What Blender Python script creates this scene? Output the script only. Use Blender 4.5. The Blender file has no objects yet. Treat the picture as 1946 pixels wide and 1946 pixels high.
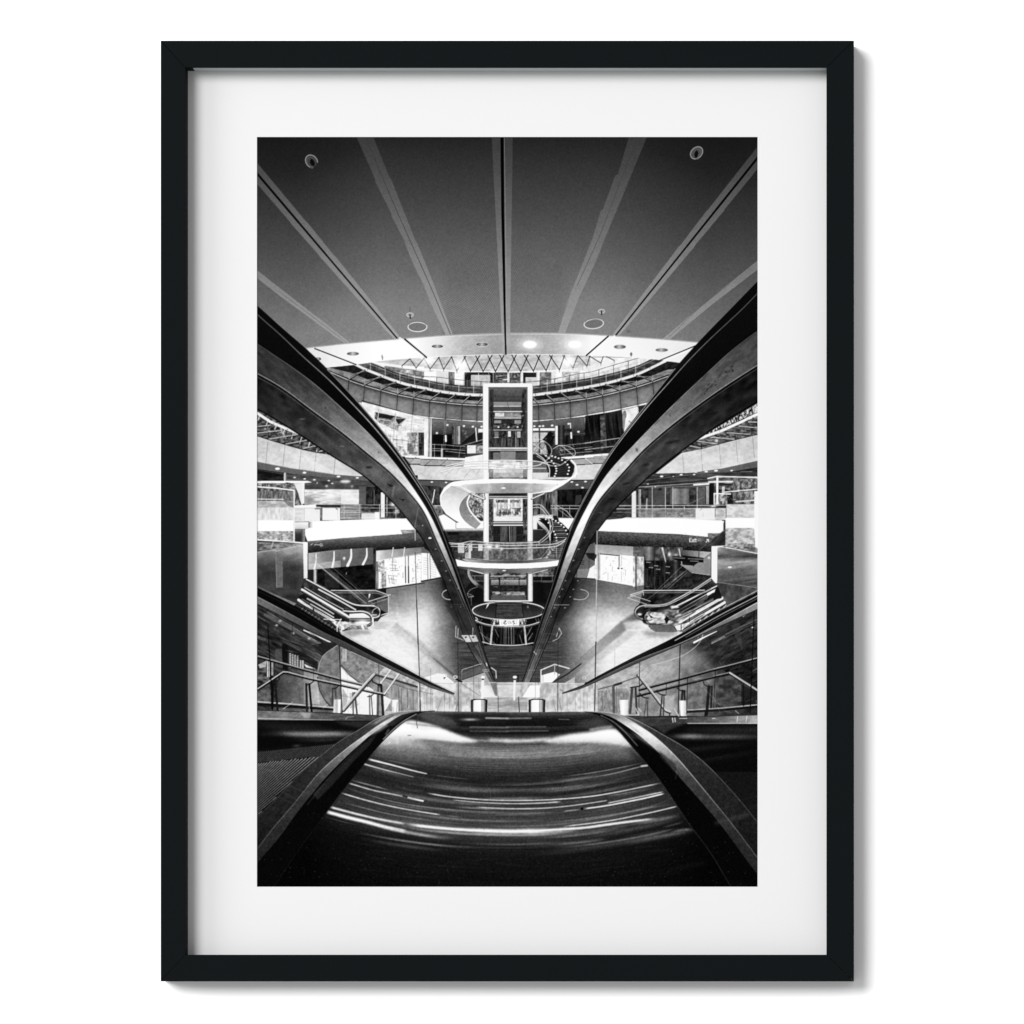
import numpy as np, math
# ---------------------------------------------------------------- the printed picture
# The print is one flat sheet of paper; its ink is drawn here stroke by stroke in
# millimetre-like sheet units and stored as the sheet's own colour attribute.
X0, Y0, PW, PH = 488, 260, 952, 1426
K = np.full((PH, PW), 20.0, np.float32)
XX = (np.arange(PW) + .5 + X0).astype(np.float32)[None, :]
YY = (np.arange(PH) + .5 + Y0).astype(np.float32)[:, None]
ST = [0.0, 0.0, 1.0]
rng = np.random.RandomState(7)

def T(ox, oy, s=6.0):
    ST[0], ST[1], ST[2] = ox, oy, s
def tp(pts):
    return [(ST[0] + p[0] / ST[2], ST[1] + p[1] / ST[2]) for p in pts]
def cr(pts, n=8):
    p = [np.array(q, float) for q in pts]
    if len(p) < 3: return [tuple(q) for q in p]
    p = [2 * p[0] - p[1]] + p + [2 * p[-1] - p[-2]]
    out = []
    for i in range(1, len(p) - 2):
        a, b, c, d = p[i - 1], p[i], p[i + 1], p[i + 2]
        t1 = max(np.linalg.norm(b - a), 1e-6) ** .5; t2 = max(np.linalg.norm(c - b), 1e-6) ** .5; t3 = max(np.linalg.norm(d - c), 1e-6) ** .5
        m1 = (c - b) + t2 * ((b - a) / t1 - (c - a) / (t1 + t2))
        m2 = (c - b) + t2 * ((d - c) / t3 - (d - b) / (t2 + t3))
        for k in range(n):
            u = k / n
            out.append(tuple((2*u**3-3*u*u+1)*b + (u**3-2*u*u+u)*m1 + (-2*u**3+3*u*u)*c + (u**3-u*u)*m2))
    out.append(tuple(p[-2]))
    return out
def box(x0, y0, x1, y1, m=2):
    a = max(0, int(math.floor(x0 - X0 - m))); b = min(PW, int(math.ceil(x1 - X0 + m)))
    c = max(0, int(math.floor(y0 - Y0 - m))); d = min(PH, int(math.ceil(y1 - Y0 + m)))
    return a, b, c, d
def gb(m, s):
    r = int(math.ceil(s * 2.6))
    if r < 1: return m
    k = np.exp(-.5 * (np.arange(-r, r + 1) / s) ** 2); k /= k.sum()
    k = k.astype(np.float32)
    q = np.pad(m, ((r, r), (0, 0)), mode='edge'); o = np.zeros_like(m)
    for i in range(2 * r + 1): o += k[i] * q[i:i + m.shape[0]]
    q = np.pad(o, ((0, 0), (r, r)), mode='edge'); o2 = np.zeros_like(m)
    for i in range(2 * r + 1): o2 += k[i] * q[:, i:i + m.shape[1]]
    return o2
def val(v, bx):
    a, b, c, d = bx
    return v(XX[:, a:b], YY[c:d]) if callable(v) else v
def comp(bx, m, v, al):
    a, b, c, d = bx
    m = m * al
    K[c:d, a:b] = K[c:d, a:b] * (1 - m) + m * val(v, bx)
def pmask(pts, bx):
    a, b, c, d = bx
    h, w = d - c, b - a
    if h <= 0 or w <= 0: return None
    M = np.zeros((h, w), np.float32)
    p = np.array(pts, float); q = np.roll(p, -1, axis=0)
    xs = np.arange(w) + X0 + a
    y1, y2 = p[:, 1], q[:, 1]
    S = 4
    for r in range(h * S):
        y = Y0 + c + (r + .5) / S
        k = (y1 <= y) != (y2 <= y)
        if not k.any(): continue
        x = p[k, 0] + (y - y1[k]) / (y2[k] - y1[k]) * (q[k, 0] - p[k, 0])
        x.sort()
        row = M[r // S]
        for i in range(0, len(x) - 1, 2):
            row += np.clip(np.minimum(xs + 1, x[i + 1]) - np.maximum(xs, x[i]), 0, 1) / S
    return M
def P(pts, v, al=1.0, sm=False, soft=0, raw=False):
    p = pts if raw else tp(pts)
    if sm: p = cr(p)
    x = [q[0] for q in p]; y = [q[1] for q in p]
    bx = box(min(x), min(y), max(x), max(y), 2 + soft * 3)
    M = pmask(p, bx)
    if M is None: return
    if soft: M = gb(M, soft)
    comp(bx, M, v, al)
def R(x0, y0, x1, y1, v, al=1.0, soft=0): P([(x0, y0), (x1, y0), (x1, y1), (x0, y1)], v, al, soft=soft)
def band(A, Bc, v, al=1.0, soft=0, raw=True, sm=True):
    """fills between two curves (sheet units)"""
    a = cr(A) if sm else A; b = cr(Bc) if sm else Bc
    P(list(a) + list(b)[::-1], v, al, soft=soft, raw=True)
def L(pts, w, v, al=1.0, sm=False, soft=0, raw=False, w2=None, fade=0):
    s = 1.0 if raw else ST[2]
    p = pts if raw else tp(pts)
    if sm: p = cr(p, 6)
    n = len(p)
    wa = w / s; wb = (w if w2 is None else w2) / s
    x = [q[0] for q in p]; y = [q[1] for q in p]
    mw = max(wa, wb)
    bx = box(min(x), min(y), max(x), max(y), 2 + mw + soft * 3)
    a, b, c, d = bx
    if b <= a or d <= c: return
    M = np.zeros((d - c, b - a), np.float32)
    for i in range(n - 1):
        (ax, ay), (ex, ey) = p[i], p[i + 1]
        hw0 = (wa + (wb - wa) * i / (n - 1)) / 2; hw1 = (wa + (wb - wa) * (i + 1) / (n - 1)) / 2
        sb = box(min(ax, ex), min(ay, ey), max(ax, ex), max(ay, ey), 2 + mw)
        sa, se, sc, sd = sb
        if se <= sa or sd <= sc: continue
        X = XX[:, sa:se] - ax; Y = YY[sc:sd] - ay
        dx, dy = ex - ax, ey - ay; l2 = dx * dx + dy * dy + 1e-9
        t = np.clip((X * dx + Y * dy) / l2, 0, 1)
        D = np.sqrt((X - t * dx) ** 2 + (Y - t * dy) ** 2)
        hw = hw0 + (hw1 - hw0) * t
        m = np.clip(hw + .5 - D, 0, 1) * np.minimum(1, 2 * hw)
        if fade:
            u = (i + t) / (n - 1); m = m * np.clip(np.minimum(u, 1 - u) / fade, 0, 1)
        sub = M[sc - c:sd - c, sa - a:se - a]
        np.maximum(sub, m, out=sub)
    if soft: M = gb(M, soft)
    comp(bx, M, v, al)
def E(cx, cy, rx, ry, v, al=1.0, w=None, rot=0, soft=0, a0=None, a1=None):
    if w is not None or a0 is not None:
        t = np.linspace(math.radians(a0 or 0), math.radians(360 if a1 is None else a1), 60)
        c, s = math.cos(math.radians(rot)), math.sin(math.radians(rot))
        pts = [(cx + rx * math.cos(u) * c - ry * math.sin(u) * s, cy + rx * math.cos(u) * s + ry * math.sin(u) * c) for u in t]
        L(pts, w, v, al, soft=soft); return
    t = np.linspace(0, 2 * math.pi, 48, endpoint=False)
    c, s = math.cos(math.radians(rot)), math.sin(math.radians(rot))
    P([(cx + rx * math.cos(u) * c - ry * math.sin(u) * s, cy + rx * math.cos(u) * s + ry * math.sin(u) * c) for u in t], v, al, soft=soft)
def G(cx, cy, rx, ry, v, al=1.0, rot=0):
    x, y = tp([(cx, cy)])[0]; rx /= ST[2]; ry /= ST[2]; m = max(rx, ry) * 2.6
    bx = box(x - m, y - m, x + m, y + m); a, b, c, d = bx
    if b <= a or d <= c: return
    co, si = math.cos(math.radians(rot)), math.sin(math.radians(rot))
    X = XX[:, a:b] - x; Y = YY[c:d] - y
    u = (X * co + Y * si) / rx; w = (-X * si + Y * co) / ry
    comp(bx, np.exp(-(u * u + w * w)), v, al)
def lin(x0, y0, v0, x1, y1, v1, *more):
    """grey ramp along a direction, in the current units; more = (t, v) stops"""
    (a, b), (c, d) = tp([(x0, y0), (x1, y1)])
    l2 = (c - a) ** 2 + (d - b) ** 2
    st = sorted([(0, v0), (1, v1)] + list(more))
    tx = [q[0] for q in st]; vx = [q[1] for q in st]
    return lambda X, Y: np.interp(((X - a) * (c - a) + (Y - b) * (d - b)) / l2, tx, vx).astype(np.float32)
def noise(sx, sy, rot=0, seed=0):
    r = np.random.RandomState(seed)
    N = r.rand(64, 64).astype(np.float32)
    co, si = math.cos(math.radians(rot)), math.sin(math.radians(rot))
    def f(X, Y):
        u = (X * co + Y * si) / sx; w = (-X * si + Y * co) / sy
        iu = np.floor(u); iw = np.floor(w); fu = u - iu; fw = w - iw
        fu = fu * fu * (3 - 2 * fu); fw = fw * fw * (3 - 2 * fw)
        i = iu.astype(int) % 64; j = iw.astype(int) % 64; i2 = (i + 1) % 64; j2 = (j + 1) % 64
        return (N[j, i] * (1 - fu) + N[j, i2] * fu) * (1 - fw) + (N[j2, i] * (1 - fu) + N[j2, i2] * fu) * fw
    return f
def busy(lo, hi, sx, sy, rot=0, seed=1, gain=1.6):
    """mottled tone between lo and hi (either may be a ramp); sx, sy in sheet units"""
    f = noise(sx, sy, rot, seed); g = noise(sx * .45, sy * .45, rot, seed + 50)
    def h(X, Y):
        n = np.clip(((f(X, Y) * .65 + g(X, Y) * .35) - .5) * gain + .5, 0, 1)
        a = lo(X, Y) if callable(lo) else lo; b = hi(X, Y) if callable(hi) else hi
        return a + (b - a) * n
    return h
def cat(*segs):
    out = []
    for (t, pts) in segs:
        o = list(ST); T(*t); out += tp(pts); ST[:] = o
    return out
def smc(c, r=9):
    p = np.array(cr(c, 10)); d = np.r_[0, np.cumsum(np.hypot(*np.diff(p, axis=0).T))]
    t = np.linspace(0, d[-1], 160); x = np.interp(t, d, p[:, 0]); y = np.interp(t, d, p[:, 1])
    k = np.hanning(2 * r + 3)[1:-1]; k /= k.sum()
    def sm(v):
        q = np.r_[2 * v[0] - v[r:0:-1], v, 2 * v[-1] - v[-2:-r - 2:-1]]
        return np.convolve(q, k, 'valid')
    x, y = sm(x), sm(y)
    return [(float(x[i]), float(y[i])) for i in range(0, 160, 4)] + [(float(x[-1]), float(y[-1]))]
def clutter(x0, y0, x1, y1, n, seed, vals, ln=(10, 60), w=(3, 9), ang=(0, 90), al=.7, soft=.35):
    r = np.random.RandomState(seed)
    for i in range(n):
        x = x0 + r.rand() * (x1 - x0); y = y0 + r.rand() * (y1 - y0)
        a = math.radians(ang[r.randint(len(ang))] + r.randn() * 3); l = ln[0] + r.rand() ** 2 * (ln[1] - ln[0])
        L([(x, y), (min(max(x + l * math.cos(a), x0), x1), min(max(y + l * math.sin(a), y0), y1))], w[0] + r.rand() ** 2 * (w[1] - w[0]), vals[r.randint(len(vals))], min(1, al * 1.5) * (.55 + .45 * r.rand()), soft=soft)
def off(c, dx, dy): return [(x + dx, y + dy) for x, y in c]
def yat(c, x):
    c = sorted(c); return float(np.interp(x, [q[0] for q in c], [q[1] for q in c]))
def xat(c, y):
    c = sorted(c, key=lambda q: q[1]); return float(np.interp(y, [q[1] for q in c], [q[0] for q in c]))
tA = (484, 256, 4.0083); tB = (962, 256, 4.0083)
C1 = (484, 580, 6); C2 = (804, 580, 6); C3 = (1122, 580, 6)
D1 = (484, 900, 6); D2 = (804, 900, 6); D3 = (1122, 900, 6)
E1 = (484, 1140, 6); E2 = (804, 1140, 6); E3 = (1122, 1140, 6)
F1 = (484, 1330, 4.0083); F2 = (962, 1330, 4.0083)
def ceiling():
    T(0, 0, 1)
    def base(X, Y):
        dx = np.abs(X - 958)
        y = Y - 65 * np.clip((dx - 240) / 150, 0, 1)
        v = np.interp(y, [190, 261, 310, 390, 460, 520, 578, 660], [24, 34, 48, 68, 88, 106, 127, 136])
        return (v * (1 - .08 * np.clip((125 - dx) / 20, 0, 1) * np.clip((Y - 480) / 60, 0, 1)) * (1 - .07 * np.clip((X - 1140) / 60, 0, 1))).astype(np.float32)
    P([(480, 255), (1450, 255), (1450, 760), (480, 760)], base)
    # perforated sheet: fine slanting rows of holes, strongest low in the middle panels
    def perf(X, Y):
        b = base(X, Y)
        r = np.hypot(X - 957, (Y - 200) * 1.15)
        a = np.sin(X * 1.9 + Y * 1.35 + r * .02) * np.sin(X * 1.25 - Y * 1.9)
        arcs = np.sin(np.hypot(np.abs(X - 957) - 178, Y - 440) * 1.8)
        wy = np.clip((Y - 430) / 150, 0, 1) * np.clip((150 - np.abs(X - 957)) / 40, 0, 1)
        vig = 1
        rows = np.sin(X * 1.5 + Y * 1.5) * np.clip((X - 1100) / 120, 0, 1) * np.clip((460 - Y) / 160, 0, 1)
        return (b + 5 * a + 13 * arcs * wy + 11 * rows) * vig
    P([(480, 255), (1450, 255), (1450, 760), (480, 760)], perf)
    T(*tA)
    bm = lin(0, 20, 57, 0, 1580, 166, (.13, 69), (.25, 84), (.5, 114), (.7, 139))
    P([(775, 15), (920, 345), (916, 352), (1045, 610), (1040, 616), (1145, 815), (1141, 822), (1215, 1000), (1285, 1140), (1340, 1280), (1460, 1534),
       (1512, 1530), (1420, 1290), (1365, 1140), (1310, 1000), (1237, 825), (1222, 800), (1145, 605), (1042, 345), (1025, 320), (903, 15)], bm)
    L([(845, 20), (975, 330), (1095, 610), (1190, 820), (1350, 1180), (1496, 1532)], 4, 48, .8, w2=5)
    def slitbeam(x0, y0, x1, y1):
        hs = ((y0, 17), (y0 + .3 * (y1 - y0), 15.5), (y0 + .31 * (y1 - y0), 16.5), (y0 + .5 * (y1 - y0), 14), (y0 + .51 * (y1 - y0), 15), (y0 + .75 * (y1 - y0), 11.5), (y1, 7))
        f = lambda y: x0 + (x1 - x0) * (y - y0) / (y1 - y0)
        hs = ((y0 - 40, 18),) + hs
        P([(f(y) - h, y) for y, h in hs] + [(f(y) + h, y) for y, h in hs[::-1]], bm, raw=True)
        L([(f(y), y) for y, h in hs], 4.6, 5, w2=2.6, raw=True)
    slitbeam(484.5, 325, 755.6, 644)
    P([(15, 1090), (200, 1235), (420, 1395), (600, 1530), (690, 1590), (728, 1587), (560, 1452), (400, 1330), (220, 1190), (15, 1030)], bm, .8)
    L([(180, 1190), (400, 1355), (560, 1475), (705, 1588)], 3, 70, .8)
    P([(1805, 15), (1830, 500), (1865, 1200), (1882, 1515), (1888, 1668), (1935, 1668), (1935, 15)], bm)
    T(*tB)
    bm = lin(0, 20, 56, 0, 1580, 162, (.13, 67), (.25, 82), (.5, 112), (.7, 136))
    P([(-30, 15), (50, 15), (42, 600), (36, 1000), (30, 1520), (30, 1670), (-30, 1670)], bm)
    P([(935, 15), (852, 300), (830, 310), (735, 570), (720, 580), (660, 780), (590, 960), (530, 1110), (480, 1240), (393, 1512),
       (448, 1512), (555, 1240), (615, 1110), (685, 960), (755, 780), (845, 570), (955, 300), (1072, 15)], bm)
    L([(1005, 20), (880, 330), (705, 790), (540, 1150)], 4, 55, .6)
    slitbeam(1444, 294.6, 1169.8, 637.6)
    P([(1915, 957), (1560, 1246), (1190, 1556), (1247, 1558), (1590, 1276), (1915, 1028)], bm, .8)
    L([(1700, 1140), (1480, 1310), (1225, 1556)], 3, 70, .7)
    G(930, 1498, 14, 14, 70, .5)
    # speaker rings, sprinklers
    T(*tA)
    E(1240, 1462, 68, 33, 118); E(1240, 1464, 72, 36, 235, w=7); E(1240, 1453, 66, 30, 70, .7, w=4, a0=190, a1=350)
    L([(1183, 1310), (1183, 1370)], 4, 70, .7); E(1183, 1372, 25, 15, 150); E(1183, 1372, 25, 15, 220, w=5); L([(1183, 1372), (1186, 1398)], 9, 25)
    E(433, 203, 42, 52, lin(400, 160, 70, 470, 250, 40), rot=-38); E(433, 203, 42, 52, 150, w=7, rot=-38, a0=150, a1=400); E(432, 206, 28, 36, 95, .6, w=5, rot=-38)
    E(440, 212, 16, 28, 12, rot=-20); E(436, 250, 13, 9, 90, .8)
    T(*tB)
    E(667, 1441, 70, 33, 114); E(667, 1441, 74, 36, 230, w=7, rot=-6); E(667, 1432, 66, 28, 66, .6, w=4, a0=190, a1=350)
    E(726, 1345, 24, 15, 150); E(726, 1345, 24, 15, 215, w=5); L([(726, 1345), (727, 1370)], 9, 25)
    E(1450, 138, 40, 52, 70, rot=45); E(1450, 138, 40, 52, 150, w=7, rot=45); E(1450, 138, 26, 34, 100, .6, w=5, rot=45)
    E(1448, 148, 14, 28, 12, rot=10); E(1455, 182, 11, 7, 95, .8)

SOT = cat((tA, [(395, 1624), (720, 1588), (1090, 1556), (1500, 1526), (1880, 1513)]), (tB, [(50, 1511), (450, 1513), (800, 1531), (1200, 1559), (1470, 1582)]))
SOB = cat((tA, [(500, 1776), (770, 1749), (1000, 1718), (1300, 1696), (1640, 1681), (1915, 1673)]), (tB, [(300, 1674), (600, 1680), (900, 1692), (1150, 1712), (1345, 1738)]))
def soffit():
    T(0, 0, 1)
    g = lin(570, 0, 225, 1320, 0, 235, (.12, 244), (.2, 255), (.29, 253), (.36, 226), (.41, 190), (.47, 168), (.52, 160), (.62, 168), (.68, 205), (.74, 250), (.85, 245))
    band(SOT, SOB, lambda X, Y: np.clip(g(X, Y) + (2.5 * np.sin(X * .9 + Y * 1.7) + 14 * (noise(3, 2, 0, 9)(X, Y) - .5)) * np.clip((235 - g(X, Y)) / 50, 0, 1), 0, 255))
    L(cr(SOT), 2.2, 165, .9, raw=True)
    L(off(cr(SOT), 0, 2.2), 1.4, 235, .55, raw=True)
    L(cr(SOB), 1.4, 250, .9, raw=True)
    T(*tA)
    P([(1884, 1515), (1935, 1515), (1935, 1672), (1890, 1672)], 168, .9)
    L([(458, 1629), (772, 1751)], 9, 18); L([(1143, 1557), (1308, 1696)], 13, 8)
    L([(1107, 1552), (1280, 1690)], 20, 252, .8)
    for x, y, rx, ry in ((748, 1668, 46, 14), (1392, 1612, 43, 13), (1732, 1597, 44, 15), (482, 1708, 24, 13)):
        E(x, y, rx + 4, ry + 4, 235, .8); E(x, y, rx, ry, lin(x - rx, 0, 46, x + rx, 0, 40, (.5, 185)))
    L([(970, 1680), (974, 1712)], 7, 60, .8); L([(962, 1694), (984, 1694)], 4, 120, .6)
    T(*tB)
    P([(-30, 1515), (30, 1515), (30, 1672), (-30, 1672)], 170, .9)
    L([(777, 1535), (610, 1682)], 11, 14); L([(825, 1535), (650, 1682)], 16, 250, .9)
    L([(1445, 1606), (1150, 1727)], 8, 22); L([(1440, 1622), (1180, 1734)], 10, 250, .7)
    for x, y, rx, ry in ((866, 1616, 44, 15), (1185, 1640, 46, 13)):
        E(x, y, rx + 5, ry + 4, 210, .8); E(x, y, rx, ry, lin(x - rx, 0, 56, x + rx, 0, 44, (.45, 190)))
    for x in (180, 523):
        G(x, 1600, 85, 50, 255, .75); E(x, 1598, 52, 29, 255, soft=.8)
    E(952, 1672, 10, 14, 80, .7); L([(952, 1660), (952, 1690)], 4, 40, .8)
    # slit of the middle beam runs on through the soffit
    T(*tA); L([(1885, 15), (1890, 600), (1900, 1100), (1906, 1400), (1913, 1672)], 27, 4, w2=12)
    L([(1901, 15), (1912, 900), (1918, 1600)], 4, 190, .5)

GB = cat((C1, [(1100, 650), (1240, 722), (1420, 795), (1580, 856), (1740, 906), (1932, 946)]), (C2, [(160, 978), (340, 1004), (520, 1020), (690, 1026), (960, 1030), (1250, 1024), (1420, 1004), (1600, 978), (1780, 950)]), (C3, [(0, 928), (200, 886), (380, 838), (550, 782), (710, 708), (850, 640)]))
GU = cat((C1, [(820, 745), (1080, 858), (1260, 920), (1440, 972), (1640, 1024), (1820, 1060)]), (C2, [(0, 1082), (260, 1114), (450, 1132), (690, 1144), (960, 1150), (1250, 1140), (1480, 1118), (1700, 1090)]), (C3, [(0, 1060), (130, 1033), (320, 988), (510, 938), (700, 878), (900, 806)]))
GL = cat((C1, [(1100, 1085), (1200, 1117), (1420, 1177), (1620, 1226), (1810, 1256)]), (C2, [(0, 1274), (300, 1306), (690, 1328), (960, 1334), (1250, 1322), (1500, 1306), (1700, 1284)]), (C3, [(0, 1250), (350, 1185), (640, 1120), (760, 1092)]))
GT = cat((C1, [(1120, 628), (1310, 652), (1500, 722), (1700, 772), (1932, 812)]), (C2, [(160, 820), (400, 850), (690, 872), (960, 880), (1250, 870), (1500, 838), (1780, 780)]), (C3, [(0, 762), (200, 702), (380, 650), (560, 600)]))
def gallery():
    # upper ring of the hall behind the soffit edge
    T(*C2)
    P([(-1000, 540), (1900, 540), (2900, 540), (2900, 1400), (-1000, 1400)], busy(205, 250, 5, 12, seed=3))
    # ceiling behind the lattice
    P([(-600, 600), (0, 560), (2000, 560), (2400, 600), (2400, 700), (1900, 690), (1560, 745), (970, 762), (380, 750), (0, 720), (-600, 700)], busy(175, 215, 9, 3, seed=4))
    G(60, 610, 90, 70, 255, 1); G(430, 680, 85, 70, 255, 1); G(1650, 640, 80, 70, 255, 1); G(1560, 790, 60, 110, 255, .9)
    clutter(-200, 600, 2100, 740, 90, 26, (150, 235, 255), (20, 120), (3, 10), ang=(90, 90, 0), al=.4)
    P([(-600, 690), (0, 735), (400, 760), (970, 770), (1560, 750), (1900, 700), (2400, 700), (2400, 600), (2000, 700), (1560, 735), (970, 755), (380, 745), (0, 715), (-600, 640)], 248, .9)
    # shop fronts
    for x0, y0, x1, y1, v in ((472, 765, 548, 940, 10), (545, 765, 770, 800, 22), (548, 795, 765, 940, 196), (765, 770, 818, 888, 14), (818, 765, 962, 888, 60), (962, 765, 985, 890, 225), (985, 768, 1112, 890, 74),
                              (1112, 765, 1140, 890, 235), (1140, 768, 1292, 826, 22), (1140, 800, 1170, 890, 18), (1168, 822, 1295, 905, 205), (1310, 765, 1330, 930, 245), (1330, 765, 1462, 935, 105), (1462, 765, 1512, 930, 225),
                              (1585, 760, 1780, 900, 175), (288, 762, 358, 930, 110), (358, 770, 455, 930, 252), (0, 760, 150, 880, 250), (150, 760, 290, 900, 226)):
        R(x0, y0, x1, y1, v)
    R(1000, 770, 1100, 885, busy(20, 150, 3, 3, seed=5)); R(830, 780, 955, 885, busy(10, 150, 8, 2, seed=6)); R(1335, 770, 1460, 930, busy(60, 160, 8, 3, seed=7)); R(295, 765, 360, 920, busy(50, 180, 3, 8, seed=8))
    R(480, 850, 545, 930, busy(5, 110, 2, 20, seed=9)); R(1590, 770, 1780, 890, busy(140, 240, 8, 6, seed=12))
    L([(850, 825), (955, 815)], 10, 5); L([(850, 845), (900, 850)], 9, 8); L([(920, 850), (960, 846)], 12, 240)
    clutter(480, 770, 1780, 930, 120, 21, (20, 90, 180, 250), (6, 50), (3, 8), al=.5); clutter(150, 760, 455, 900, 30, 22, (150, 200, 255), (6, 40), (3, 8), al=.5)
    for x in (632, 800, 968, 1122, 1300, 1480): L([(x, 770), (x + 3, 1000)], 8, 235, .7)
    # left stretch of the gallery wall, right stretch
    T(*C1); P([(1480, 690), (1800, 735), (1932, 760), (1932, 830), (1700, 790), (1480, 720)], busy(90, 150, 4, 4, seed=15))
    P([(1700, 690), (1932, 700), (1932, 740), (1700, 720)], 250)
    R(1660, 740, 1800, 860, busy(120, 240, 8, 8, seed=16))
    T(*C3); R(0, 600, 500, 760, busy(225, 255, 8, 8, seed=17))
    P([(0, 780), (200, 740), (500, 640), (500, 760), (0, 860)], busy(190, 250, 8, 8, seed=18))
    # lattice of crossed bars
    T(*C2)
    bt = [(-240, 690), (-80, 715), (80, 728), (235, 732), (385, 748), (540, 752), (685, 756), (825, 757), (970, 757), (1113, 756), (1258, 752), (1403, 746), (1555, 737), (1710, 716), (1868, 692), (2028, 660), (2180, 630)]
    cx = [(-150, 610), (10, 605), (180, 598), (325, 590), (475, 600), (620, 618), (760, 618), (898, 618), (1038, 616), (1178, 612), (1318, 606), (1462, 598), (1608, 588), (1765, 572), (1900, 582), (2060, 570)]
    for i, (bx, by) in enumerate(bt):
        for j in (i - 1, i):
            if 0 <= j < len(cx):
                x, y = cx[j]
                fade = 1.0 if 4 <= i <= 12 else .8
                L([(bx, by), (bx + (x - bx) * 1.55, by + (y - by) * 1.55)], 10, 14, fade)
        L([(bx, by), (bx, by + 25)], 7, 90, .8)
    for x, y in cx: E(x, y, 10, 9, 20, .8)
    for x, y, r in ((60, 620, 60), (430, 690, 70), (1655, 650, 55)): G(x, y, r, r, 255, .95)
    for x, y, r in ((60, 620, 120), (430, 690, 130), (1655, 650, 120), (1560, 800, 90)):
        for k in range(8):
            a = math.radians(k * 45 + 12); L([(x, y), (x + r * math.cos(a), y + r * .8 * math.sin(a))], 12, 255, .7, soft=.6, w2=2)
    # dark glazing behind the railing
    up = [(x, y - 17) for x, y in cr(GB)]; lo = [(x, y - 3) for x, y in cr(GB)]
    P(up + lo[::-1], busy(22, 82, 9, 3, seed=21), raw=True)
    P([(x, y - 14) for x, y in cr(GB)] + [(x, y - 12.6) for x, y in cr(GB)][::-1], 190, .6, raw=True)
    # railing
    L(cr(GT), 1.2, 60, .8, raw=True); L([(x, y + 8) for x, y in cr(GT)], .8, 90, .5, raw=True)
    gb_ = cr(GB); gt_ = cr(GT)
    for x in range(665, 1240, 7): L([(x, yat(gt_, x) + 3), (x, yat(gb_, x) - 4)], .6, 200 if x % 2 else 70, .4, raw=True)
    for x in list(range(690, 960, 14)) + list(range(1012, 1215, 14)):
        L([(x, yat(gt_, x)), (x, yat(gb_, x) - 1)], 1.2, 45 if (x // 14) % 2 else 225, .8, raw=True)
    # beam, recess with brackets, gutter, fascia panels
    gx = np.linspace(622, 1300, 100)
    CB = cr(GB); CU = cr(GU); CL = cr(GL)
    def mixc(A, Bc, t): return [(x, (1 - t) * yat(A, x) + t * yat(Bc, x)) for x in gx]
    P(mixc(CB, CU, 0) + mixc(CB, CU, 1)[::-1], 26, raw=True)
    P(mixc(CB, CU, .1) + mixc(CB, CU, .52)[::-1], busy(4, 34, 6, 3, seed=22), raw=True)
    P(mixc(CB, CU, .56) + mixc(CB, CU, .88)[::-1], busy(105, 165, 8, 3, seed=23), raw=True)
    sc_, sl_ = sorted(CU), sorted(CL)
    ux, uy = [q[0] for q in sc_], [q[1] for q in sc_]; lx, ly = [q[0] for q in sl_], [q[1] for q in sl_]
    def fas(X, Y):
        a = np.interp(X[0], ux, uy)[None, :]; b = np.interp(X[0], lx, ly)[None, :]
        t = (Y - a) / (b - a)
        return (np.interp(t, [0, .12, .35, .75, 1], [62, 88, 108, 118, 108]) + 22 * (noise(7, 5, 0, 24)(X, Y) - .5) + 16 * np.clip((np.abs(X - 960) - 90) / 60, 0, 1)).astype(np.float32)
    P(mixc(CU, CL, 0) + mixc(CU, CL, 1)[::-1], fas, raw=True)
    P([(x, y + 1) for x, y in cr(GU)] + [(x, y + 6) for x, y in cr(GU)][::-1], 45, .35, raw=True)
    L(cr(GU), 1.6, 205, raw=True); L([(x, y + 1.9) for x, y in cr(GU)], 1.2, 25, .9, raw=True)
    L([(x, y - 2.4) for x, y in cr(GU)], .9, 30, .8, raw=True)
    L(cr(GL), 2.6, 245, raw=True); L([(x, y - 2) for x, y in cr(GL)], 1, 50, .7, raw=True)
    L(cr(GB), 5.2, 232, raw=True); L([(x, y + 3.2) for x, y in cr(GB)], 1.3, 20, raw=True); L([(x, y - 2.8) for x, y in cr(GB)], .8, 60, .6, raw=True)
    gu_ = cr(GU); gl_ = cr(GL)
    seams = [484 + v / 6 for v in (1075, 1255, 1440, 1630, 1815)] + [804 + v / 6 for v in (78, 265, 447, 617, 1315, 1495, 1675, 1860)] + [1122 + v / 6 for v in (140, 335, 525, 710)]
    for x in seams:
        L([(x, yat(gu_, x) + 3), (x + (960 - x) * -.012, yat(gl_, x) - 2)], 7, 60, .3, raw=True, soft=2); L([(x, yat(gu_, x)), (x + (960 - x) * -.012, yat(gl_, x))], 1.2, 28, .9, raw=True)
        s = 1 if x < 960 else -1
        yb = yat(gb_, x); yu = yat(gu_, x)
        ln = 8 + 22 * min(1, abs(x - 960) / 260)
        bxx = x + s * ln
        L([(bxx, yat(gb_, bxx) + 2), (x, yu - 2)], 3.2, 24, raw=True); L([(bxx, yat(gb_, bxx) + 1), (x, yu - 3)], 1.4, 175, raw=True)
        if abs(x - 960) > 150:
            L([(bxx, yat(gb_, bxx) + 4), (x, yu - 10)], 1.2, 130, raw=True); L([(x, yu - 12), (x, yu - 2)], 1.4, 160, raw=True)
            L([(bxx - s * 3, yat(gb_, bxx) + 5), (x + s * 2, yu - 6)], .8, 30, .8, raw=True)
        L([(x + s * 6, yb - 1.0), (x + s * 5, yb + 2.2)], 1, 60, .8, raw=True)
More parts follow.
